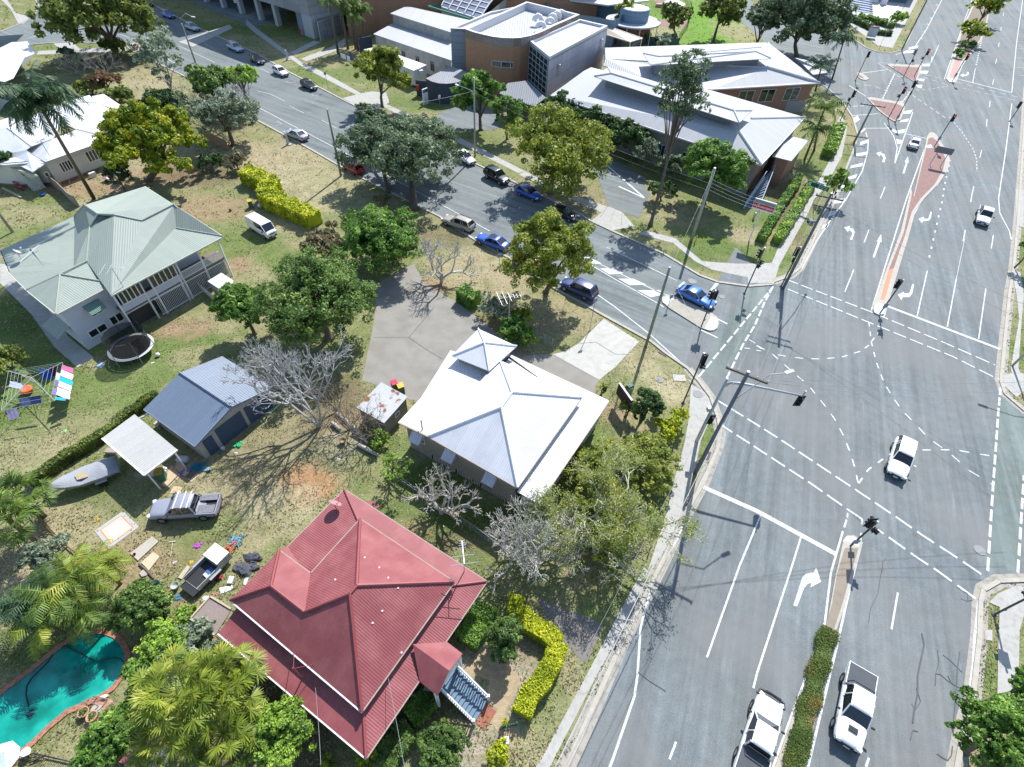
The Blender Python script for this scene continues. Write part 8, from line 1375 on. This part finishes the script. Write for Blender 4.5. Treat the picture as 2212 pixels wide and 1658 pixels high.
tag(obj('fallen_timber', MB().beam(P('a0', 20, 1560, .12), P('a0', 180, 1640, .12), .25, .2), mat('pale_timber', (.42, .35, .24))), 'pale timber edging on the grass beside the motor bikes', 'timber edging'); tag(obj('garden_edging', MB().beam(P('a2', 0, 160, .1), P('a2', 240, 10, .1), .2, .2), mat('edge_timber', (.2, .14, .09))), 'brown timber edging beside the washing line', 'timber edging'); tag(obj('fence_notice', MB().box(P('b0', 745, 470, 1.0), (1.6, .05, .9), rad(-35)), WHT), 'wide white notice on the dark mesh fence', 'notice'); tag(obj('fence_notice', MB().box(P('b0', 790, 490, 1.0), (1.0, .05, 1.0), rad(-35)), WHT), 'narrow white notice on the dark mesh fence', 'notice')
# trampoline
c = P('a1', 1085, 1330, .95); t = thing('trampoline', 'round trampoline with grey rim pad and black safety net', 'trampoline', Z(c, 0)); R_ = (P('a1', 905, 1330, .95) - P('a1', 1265, 1330, .95)).length/2
rg_ = lambda r, z, n=28: [(c.x + r*math.cos(6.283*i/n), c.y + r*math.sin(6.283*i/n), z) for i in range(n)]
pad = MB(); o_, i_ = rg_(R_, .95), rg_(R_*.85, .96); n = 28
for k in range(n): pad.face([o_[k], o_[(k+1) % n], i_[(k+1) % n], i_[k]])
obj('rim_pad', pad, M_('pad_grey', (.46, .46, .46)), t); obj('jump_mat', MB().face(rg_(R_*.85, .93)), M_('mat_black', (.02, .02, .022)), t); net = MB(); lo, hi = rg_(R_*.86, .97), rg_(R_*.86, 2.7)
for k in range(n): net.face([lo[k], lo[(k+1) % n], hi[(k+1) % n], hi[k]])
obj('safety_net', net, mat('net_black', (.015, .015, .017), alpha=.72, var=0), t); lg = MB(); pl_ = MB()
for k in range(6): a = 6.283*k/6 + .3; x, y = c.x + R_*math.cos(a), c.y + R_*math.sin(a); obj('leg', MB().tube([(x, y, 0), (x, y, .95)], .035), GALV, t); obj('net_pole', MB().tube([(x, y, .95), (c.x + R_*.9*math.cos(a), c.y + R_*.9*math.sin(a), 2.75)], .03), M_('foam', (.1, .1, .11)), t)
# washing line
t = thing('washing_line', 'rotary washing line with four arms and pale cords', 'clothesline', P('a2', 245, 250)); zz = 2.15; c = P('a1', 260, 1585, zz); cor = [P('a1', 70, 1530, zz), P('a1', 520, 1460, zz), P('a2', 455, 230, zz), P('a2', 10, 310, zz)]
b0 = Z(c, 0); obj('post', MB().tube([b0, Z(c, zz - .1)], .05), GALV, t)
for q in cor: obj('arm', MB().beam(Z(c, zz - .02), q, .05, .05).beam(Z(c, zz - .7), Z(c, 0).lerp(Z(q, 0), .45) + Vector((0, 0, zz - .05)), .03, .03), GALV, t)
cd = MB()
for f in (.4, .55, .7, .85, 1.0):
    for i in range(4): cd.beam(c.lerp(cor[i], f), c.lerp(cor[(i+1) % 4], f), .014, .014)
obj('cords', cd, M_('cord', (.35, .5, .42)), t)
def cloth(label, a, b, dz, colr, f=1.0, cat='laundry'):
    p, q = a, b; m = MB(); k = 5; s = (q - p).normalized(); o = Vector((s.y, -s.x, 0)); o = -o if o.x < 0 else o; rg = random.Random(label); V = [[p.lerp(q, i/k) + o*(.05*rg.uniform(-1, 1) + j*.3) - Vector((0, 0, dz*j/2)) for i in range(k + 1)] for j in range(3)]
    loft(m, [[tuple(v) for v in row] for row in V]); m.f = m.f[:-2]; tag(obj('laundry', m, M_('cl_%02d%02d%02d' % tuple(int(99*v) for v in colr), colr, rough=.95, var=.15, scale=6)), label, cat, 'washing on the line')
e = lambda i, f, s: c.lerp(cor[i], s).lerp(c.lerp(cor[(i+1) % 4], s), f)
for a in (('pink folded towel at the far end of the line', e(1, .06, 1), e(1, .2, 1), .7, (.45, .12, .25)), ('white towel beside the pink one', e(1, .2, 1), e(1, .36, 1), .8, (.7, .68, .72)), ('turquoise towel in the middle of the line', e(1, .37, 1), e(1, .5, 1), .9, (.02, .38, .48)), ('pale peach towel below the turquoise one', e(1, .5, 1), e(1, .64, 1), .9, (.65, .5, .45)), ('pale pink towel at the near end of the row', e(1, .65, 1), e(1, .85, 1), .9, (.66, .5, .56)), ('purple top hanging inside the towels', e(1, .5, .85), e(1, .66, .85), .7, (.17, .13, .32)), ('black and white shirt on the inner line', e(1, .24, .85), e(1, .46, .85), .7, (.45, .45, .5)), ('violet cloth near the corner of the line', e(1, .72, .85), e(1, .9, .85), .6, (.2, .16, .42)), ('teal scrap at the corner of the line', e(1, .9, 1), e(1, .97, 1), .4, (.03, .35, .42)), ('dark red cloth in the shade', e(0, .72, .85), e(0, .95, .85), .8, (.16, .02, .04)), ('blue cloth hanging in the shade', e(0, .6, .7), e(0, .9, .7), .9, (.02, .07, .4)), ('navy clothes on the front line', e(2, .2, .7), e(2, .5, .7), .5, (.02, .03, .12)), ('navy and white clothes further along the front line', e(2, .5, .7), e(2, .78, .7), .5, (.07, .09, .2)), ('lilac towel on the outer front line', e(2, .72, 1), e(2, .92, 1), .7, (.42, .36, .5)), ('blue and white towel on the left line', e(3, .55, .85), e(3, .72, .85), .7, (.3, .33, .6))): cloth(*a)
bg = MB()
p = P('a2', 225, 145, .3); bg.lathe(p - Vector((0, 0, .25)), [(.35, 0), (.5, .35), (.52, .5), (.3, .48), (.1, .3)], 14); tag(obj('laundry_basket', bg, M_('orange', (.72, .13, .04)), smooth=True), 'bright orange laundry tub under the washing line', 'laundry basket')
# clutter: (name, label, category, kind, px, size, colour)
def item(nm, lab, cat, kind, s, sz, colr, rz=0, z=0, bev=.02, **k):
    b = bp(s) + Vector((0, 0, z)); m = MB(); n = M_('it_%02d%02d%02d' % tuple(int(99*v) for v in colr), colr, var=.12, **k)
    if kind == 'box': m.box(b + Vector((0, 0, sz[2]/2)), sz, rad(rz))
    elif kind == 'pot': r, h_ = sz; m.lathe(b, [(r*.7, 0), (r, h_), (r*1.1, h_), (r*.9, h_ - .02), (r*.8, h_*.6)], 14)
    elif kind == 'heap':
        rg = random.Random(lab)
        for i in range(9): m.lathe_like(b + Vector((rg.uniform(-1, 1)*sz[0]*.5, rg.uniform(-1, 1)*sz[1]*.5, sz[2]*rg.uniform(.05, .4))), (sz[0]*.26, sz[1]*.26, sz[2]*.3), 7, 4, rg, .45)
    elif kind == 'tangle':
        rg = random.Random(lab)
        for i in range(14): m.tube([b + Vector((rg.uniform(-1, 1)*sz[0]*.5, rg.uniform(-1, 1)*sz[1]*.5, rg.uniform(.02, sz[2]))) for _ in range(6)], .02, 4)
    elif kind == 'ball': m.lathe_like(b + Vector((0, 0, sz[0])), (sz[0],)*3, 14, 8, random.Random(1), 0)
    o = obj(nm, m, n, smooth=kind in ('ball', 'pot'), bevel=bev if kind == 'box' else 0); return tag(o, lab, cat)
def slabq(nm, lab, cat, s, z, colr, **k): return tag(obj(nm, MB().prism([(p.x, p.y) for p in PL(s)], .012, z), M_('sl_' + nm, colr, **k)), lab, cat)
rug = thing('rug', 'rectangular rug with orange border laid out on the grass', 'rug', P('a2', 970, 1300)); R4 = "a2 785,1310 1020,1145 1155,1275 905,1460"; rp = PL(R4); obj('backing', MB().prism([(p.x, p.y) for p in rp], .01, .03), M_('rug_grey', (.40, .39, .38), scale=4), rug)
for i, (d, cc) in enumerate(((.28, (.62, .22, .10)), (.36, (.62, .56, .40)), (.55, (.50, .44, .30)), (.6, (.66, .60, .46)))): obj(['border', 'field', 'inner_line', 'centre'][i], MB().sheet([Z(p, .035 + .004*i) for p in inset(rp, d)]), M_('rug%d' % i, cc), rug)
slabq('concrete_slab', 'long concrete slab lying in the grass with a pot on it', 'slab', 'a2 1085,1500 1265,1360 1320,1400 1150,1560', .12, (.40, .36, .30)); slabq('board', 'pale board lying over a fallen branch', 'board', 'a2 1175,1575 1275,1488 1330,1525 1240,1640', .12, (.50, .42, .29)); slabq('stone', 'rounded stone slab below the pale board', 'stone', 'a3 1160,115 1200,80 1240,100 1220,135 1180,145', .12, (.38, .34, .28)); slabq('plank', 'short pale plank beside the trailer tailgate', 'plank', 'a3 1480,150 1555,50 1582,65 1510,165', .1, (.44, .38, .29)); slabq('white_sheet', 'white checked sheet lying beside the red house', 'sheet', 'a3 1820,235 1925,212 1935,245 1830,285', .05, (.7, .7, .7)); slabq('paper', 'white torn paper by the lattice shelter', 'paper', 'a3 1665,330 1690,305 1730,295 1725,325 1670,345', .03, (.72, .72, .75)); slabq('cardboard', 'flattened cardboard next to the silver truck', 'cardboard', 'a2 1410,995 1440,940 1510,940 1500,1000', .03, (.50, .37, .25)); slabq('cardboard', 'pale cardboard strip at the corner of the clutter', 'cardboard', 'a2 1555,880 1625,825 1655,845 1590,905', .04, (.56, .42, .32)); slabq('cardboard', 'large cardboard sheet spread under the carport', 'cardboard', 'a2 1340,930 1420,760 1500,850 1400,950', .03, (.34, .26, .15)); slabq('cardboard', 'brown cardboard leaning toward the garage', 'cardboard', 'a2 1450,790 1470,740 1530,760 1570,830 1530,860', .1, (.22, .16, .10)); slabq('dark_board', 'dark board between the cardboard pieces', 'board', 'a2 1510,850 1590,810 1640,830 1580,880', .06, (.13, .11, .08)); slabq('card', 'grey flattened box in the shade by the boat', 'cardboard', 'a2 1105,860 1125,825 1190,840 1180,875', .04, (.3, .26, .22)); slabq('picture_board', 'blue and white printed board on the lawn beside the trampoline', 'board', 'a1 795,1490 825,1452 872,1470 840,1508', .03, (.35, .48, .62)); slabq('door_panel', 'pale panel leaning among junk between carport and garage', 'panel', 'a2 1290,445 1330,410 1365,420 1330,470', .5, (.42, .36, .27))
b_ = thing('wheelie_bin', 'green wheelie bin with yellow lid under the carport edge', 'bin', P('a2', 1355, 870)); p = P('a2', 1355, 870, 0); obj('body', MB().box(p + Vector((0, 0, .5)), (.58, .7, 1.0), rad(20)), M_('bin_green', (.05, .13, .07)), b_, bevel=.04); obj('lid', MB().box(p + Vector((0, .0, 1.04)), (.62, .74, .08), rad(20)), M_('lid_mustard', (.40, .26, .03)), b_, bevel=.02)
for s, cl, lab in (('b2 1178,135', (.55, .05, .10), 'bin with red lid behind the rusty shed'), ('b2 1228,160', (.60, .40, .08), 'bin with yellow lid behind the rusty shed'), ('b1 -15,175', (.45, .33, .04), 'green bin with yellow lid at the end of the golden hedge')):
    b_ = thing('wheelie_bin', lab, 'bin', bp(s)); p = bp(s); obj('body', MB().box(p + Vector((0, 0, .5)), (.58, .7, 1.0), rad(30)), M_('bin_green', (.05, .13, .07)), b_, bevel=.04); obj('lid', MB().box(p + Vector((0, 0, 1.04)), (.62, .74, .08), rad(30)), M_('lid%02d' % int(cl[1]*99), cl), b_, bevel=.02)
for a in (('bin_lid', 'bright green tub lid at the garage doors', 'lid', 'heap', 'a2 1975,595', (.7, .6, .3), (.03, .42, .16)), ('bucket', 'white bucket with red band by the garage side door', 'bucket', 'pot', 'a2 1860,640', (.17, .35), (.66, .68, .72)), ('litter', 'white scrap on the grass below the garage', 'litter', 'heap', 'a2 1955,662', (.25, .15, .06), (.7, .7, .7)), ('tarp', 'blue crumpled net at the corner of the garage', 'net', 'tangle', 'a2 1650,780', (1.4, 1.0, .25), (.02, .2, .30)), ('net', 'pale blue net spilling onto the grass', 'net', 'tangle', 'a2 1710,800', (.8, .5, .12), (.3, .5, .5)), ('bag', 'purple cloth among the cardboard', 'cloth', 'heap', 'a2 1540,810', (.6, .6, .25), (.17, .14, .4)), ('folding_chair', 'white folding chair upturned beside the garage wall', 'chair', 'box', 'a2 1520,725', (.9, .5, .4), (.5, .52, .6)), ('dark_bag', 'dark bag beside the blue net', 'bag', 'heap', 'a2 1725,820', (.3, .3, .2), (.05, .05, .055)), ('white_bag', 'white plastic bag under the carport edge', 'bag', 'heap', 'a2 1355,800', (.5, .4, .3), (.62, .62, .64)), ('carton', 'white carton beside the wheelie bin', 'carton', 'box', 'a2 1280,840', (.5, .4, .5), (.66, .62, .58)), ('toy', 'small yellow toy beside the rug', 'toy', 'heap', 'a2 805,1222', (.3, .22, .1), (.62, .38, .02)), ('flower_pot', 'terracotta pot at the corner of the rug', 'pot', 'pot', 'a2 885,1465', (.16, .2), (.48, .2, .1)), ('flower_pot', 'small brown pot on the long concrete slab', 'pot', 'pot', 'a2 1122,1510', (.11, .2), (.24, .1, .06)), ('toy', 'purple cloth toy on the grass above the trailer', 'toy', 'heap', 'a2 1632,1432', (.5, .35, .15), (.42, .08, .42)), ('toy', 'yellow disc on the grass beside the trailer', 'toy', 'heap', 'a2 1582,1568', (.28, .18, .05), (.65, .42, .05)), ('litter', 'white paper on the grass left of the trailer', 'litter', 'heap', 'a2 1448,1570', (.22, .18, .06), (.72, .72, .74)), ('net', 'light blue rope pile at the trailer drawbar', 'rope', 'tangle', 'a2 1965,1395', (1.3, 1.1, .22), (.22, .42, .52)), ('car_parts', 'heap of dark car parts beside the red house', 'scrap', 'heap', 'a2 2040,1590', (1.9, 1.3, .5), (.07, .075, .09)), ('car_parts', 'small dark scrap heap at the corner of the red roof', 'scrap', 'heap', 'a2 2110,1570', (.8, .6, .3), (.05, .05, .06)), ('carton', 'white carton in the scrap beside the red house', 'carton', 'box', 'a3 1920,175', (.35, .55, .25), (.65, .66, .7)), ('broken_board', 'white pointed board leaning at the red house wall', 'board', 'box', 'a3 2045,160', (.25, .9, .05), (.62, .66, .72)), ('water_drum', 'green water drum with a lid beside the pool shrub', 'drum', 'pot', 'a3 1315,250', (.42, .8), (.10, .19, .15)), ('bucket', 'grey bucket beside the trailer tailgate', 'bucket', 'pot', 'a3 1465,230', (.27, .4), (.36, .40, .38)), ('flower_pot', 'orange terracotta pot near the green drum', 'pot', 'pot', 'a3 1410,305', (.26, .3), (.45, .16, .07)), ('blue_scoop', 'blue broken plastic scoop beside the orange pot', 'scoop', 'heap', 'a3 1470,312', (.5, .4, .12), (.07, .17, .27)), ('fuel_can', 'red fuel can beside the trailer wheel', 'can', 'box', 'a3 1832,150', (.22, .3, .3), (.5, .03, .05)), ('foil', 'crumpled pale plastic beside the drum', 'litter', 'heap', 'a3 1195,240', (.6, .45, .15), (.5, .5, .52)), ('shell_toy', 'pink shell shaped toy above the lattice shelter', 'toy', 'heap', 'a3 1775,290', (.3, .2, .12), (.5, .24, .2)), ('ball', 'white ball on the lawn beside the trampoline', 'ball', 'ball', 'a1 1315,1408', (.22,), (.7, .7, .7)), ('litter', 'small white scrap on the lawn below the ball', 'litter', 'heap', 'a1 1268,1463', (.25, .18, .06), (.7, .7, .7)), ('toy', 'small green dish on the lawn below the washing line', 'toy', 'heap', 'a2 537,480', (.3, .28, .06), (.25, .55, .2)), ('tyre_ring', 'brown ball on the bare patch beside the white van', 'ball', 'ball', 'a1 1912,205', (.2,), (.16, .09, .05)), ('blue_tub', 'blue tub on the slab beside the cream house', 'tub', 'pot', 'a0 360,1622', (.35, .25), (.03, .13, .4)), ('tree_stump', 'sawn tree stump with orange top beside the bare shrubs', 'stump', 'pot', 'b2 745,580', (.3, .45), (.30, .2, .12)), ('litter', 'white bag on the dirt below the tree stump', 'litter', 'heap', 'b2 708,718', (.3, .2, .1), (.7, .7, .72)), ('letter_box', 'white letter box at the garden gate', 'letterbox', 'box', 'b3 2095,1520', (.3, .4, 1.0), (.62, .6, .58)), ('crate', 'grey crates on the ground behind the boat', 'crate', 'box', 'a2 935,660', (.9, .5, .4), (.32, .28, .22)), ('plastic_scrap', 'white scrap plastic on the verge above the golden hedge', 'litter', 'heap', 'b0 228,1515', (.5, .3, .1), (.7, .7, .7)), ('white_drum', 'white drum lying under the golden hedge', 'drum', 'ball', 'b1 58,175', (.3,), (.6, .6, .62)), ('manhole_stone', 'round concrete cover on the dry verge by the driveway', 'cover', 'heap', 'c1 490,1170', (.6, .45, .08), (.42, .30, .1)), ('concrete_cover', 'pale concrete pit cover on the corner verge', 'cover', 'box', 'c1 1430,1590', (1.3, .9, .06), (.42, .40, .36)), ('kerb_post', 'short cream post on the nature strip beside the stair', 'post', 'box', 'c1 2045,270', (.25, .25, 1.0), (.55, .5, .35)), ('utility_box', 'dark grey utility box at the footpath end near the dark pole', 'utility box', 'box', 'd1 435,300', (.6, .9, .5), (.16, .17, .2)), ('shade_bench', 'pink picnic table on the paved playground', 'table', 'box', 'c0 1265,60', (2.2, 1.2, .8), (.5, .3, .28))): item(*a)
t = thing('traffic_cone', 'orange and white traffic cone on the trailer drawbar', 'traffic cone', P('a2', 1895, 1460)); p = P('a2', 1895, 1460, 0); obj('cone', MB().lathe(p, [(.2, 0), (.2, .04), (.14, .05), (.09, .3), (.03, .6)], 14), M_('cone_orange', (.72, .12, .03)), t); obj('band', MB().lathe(p + Vector((0, 0, .3)), [(.095, 0), (.065, .15)], 14), WHT, t)
tag(obj('rake', MB().tube([P('a2', 1415, 1525, .05), P('a2', 1430, 1405, .05)], .025).box(P('a2', 1428, 1398, .05), (.5, .08, .05), rad(10)), M_('rake', (.45, .42, .36))), 'pale handled rake lying on the grass below the silver truck', 'rake'); tag(obj('fallen_branch', MB().tube([P('a3', 1150, 30, .15), P('a3', 1220, 90, .12), P('a3', 1275, 155, .1)], [.05, .09, .06]), BARK), 'fallen branch across the pale board', 'branch')
for s, lab in (('b2 650,410 720,470', 'cut grey branch lying beside the dead tree'), ('b2 690,330 860,480', 'long fallen trunk behind the tree stump'), ('b2 860,590 1030,680', 'fallen grey limb with a broken white end below the rusty shed'), ('b2 820,440 950,580', 'cut log among the bare shrubs')): q = PL(s, .2); tag(obj('fallen_log', MB().tube([q[0], q[0].lerp(q[1], .5) + Vector((0, 0, .1)), q[1]], [.16, .2, .14], 8), BARKG, smooth=True), lab, 'log')
for s, lab in (('a0 500,1500 520,1590', 'rake leaning on the cream house wall'), ('a0 545,1480 590,1550', 'spade leaning on the cream house wall')): q = PL(s); tag(obj('garden_tool', MB().tube([Z(q[1], 0), Z(q[1], 0) + Vector((.1, .35, 1.3))], .03).box(Z(q[1], .1), (.25, .06, .2)), M_('tool', (.4, .38, .35))), lab, 'garden tool')
tag(obj('white_umbrella', MB().lathe(P('c0', 1390, 30, 2.2), [(3.2, 0), (1.5, .6), (.05, 1.1)], 8).tube([P('c0', 1390, 30, 0), P('c0', 1390, 30, 2.2)], .06), WHITE), 'white shade umbrella on the playground paving', 'umbrella'); tag(obj('brick_pillar', MB().box(P('c0', 1135, 80, 1.2), (1.2, 1.2, 2.4)), BRK2), 'square brick pillar on the playground path', 'pillar')
fence('slatted_bench', 'low slatted white bench in the shade of the front garden', 'b3 1560,1410 1710,1420', .35, WHITE, rail='slats')
# ---------------- grass tufts and leaf litter over the turf ----------------
def inside(X, Y, poly):
    r = np.zeros(len(X), bool); n = len(poly)
    for i in range(n):
        a, b = poly[i], poly[(i + 1) % n]
        if abs(a[1] - b[1]) < 1e-9: continue
        r ^= ((a[1] > Y) != (b[1] > Y)) & (X < (b[0] - a[0])*(Y - a[1])/(b[1] - a[1]) + a[0])
    return r
def scatter(name, label, n, size, m, seed, clump, cols=None, zmax=.1, region=None):
    rg = np.random.default_rng(seed); u = rg.uniform(-20, 2232, n*2); v = rg.uniform(-20, 1680, n*2) if region is None else rg.uniform(*region, n*2)
    D = (np.outer((u - CX)/FPX, RT2) + np.outer((v - CY)/FPX, DN2) + np.array(FWD)); t = -CAMZ/D[:, 2]; X, Y = D[:, 0]*t, D[:, 1]*t
    k = np.sin(X*1.1 + 2*np.sin(Y*.7)) + np.sin(Y*1.3 + 2*np.sin(X*.5)) + rg.normal(0, .7, len(X)) > clump; X, Y = X[k], Y[k]; bad = np.zeros(len(X), bool)
    for p in NOGRASS: bad |= inside(X, Y, p)
    X, Y = X[~bad][:n], Y[~bad][:n]; k = len(X); dist = np.sqrt(X*X + Y*Y + 1600); L = size*np.maximum(1, dist/60)
    C = np.stack([X, Y, rg.uniform(.02, zmax, k)], 1); N = rg.normal(0, .8, (k, 3)); N[:, 2] = np.abs(N[:, 2]) + .5
    o = np_obj(name, leaves(C, N, 1.0, rg, .4).reshape(-1, 4, 3).__sub__(C[:, None]).__mul__(L[:, None, None]).__add__(C[:, None]).reshape(-1, 3), 4, m); o['label'] = label; o['category'] = 'grass' if 'grass' in name else 'leaves'; o['kind'] = 'stuff'
scatter('grass_tufts', 'green grass tufts growing through the dry lawns and verges', 36000, .2, leafmat('tuft_green', (.05, .07, .02), (.09, .12, .035), (.15, .155, .07), .4), 5, .2)
scatter('dry_grass', 'bleached dry grass over lawns and verges', 42000, .2, leafmat('tuft_dry', (.09, .075, .035), (.19, .155, .085), (.26, .22, .14), .3), 6, -.4)
scatter('leaf_litter', 'brown fallen leaves and bark scattered on the ground', 5500, .16, leafmat('litter_brown', (.05, .035, .02), (.11, .075, .045), (.22, .19, .15), .1), 7, .6)
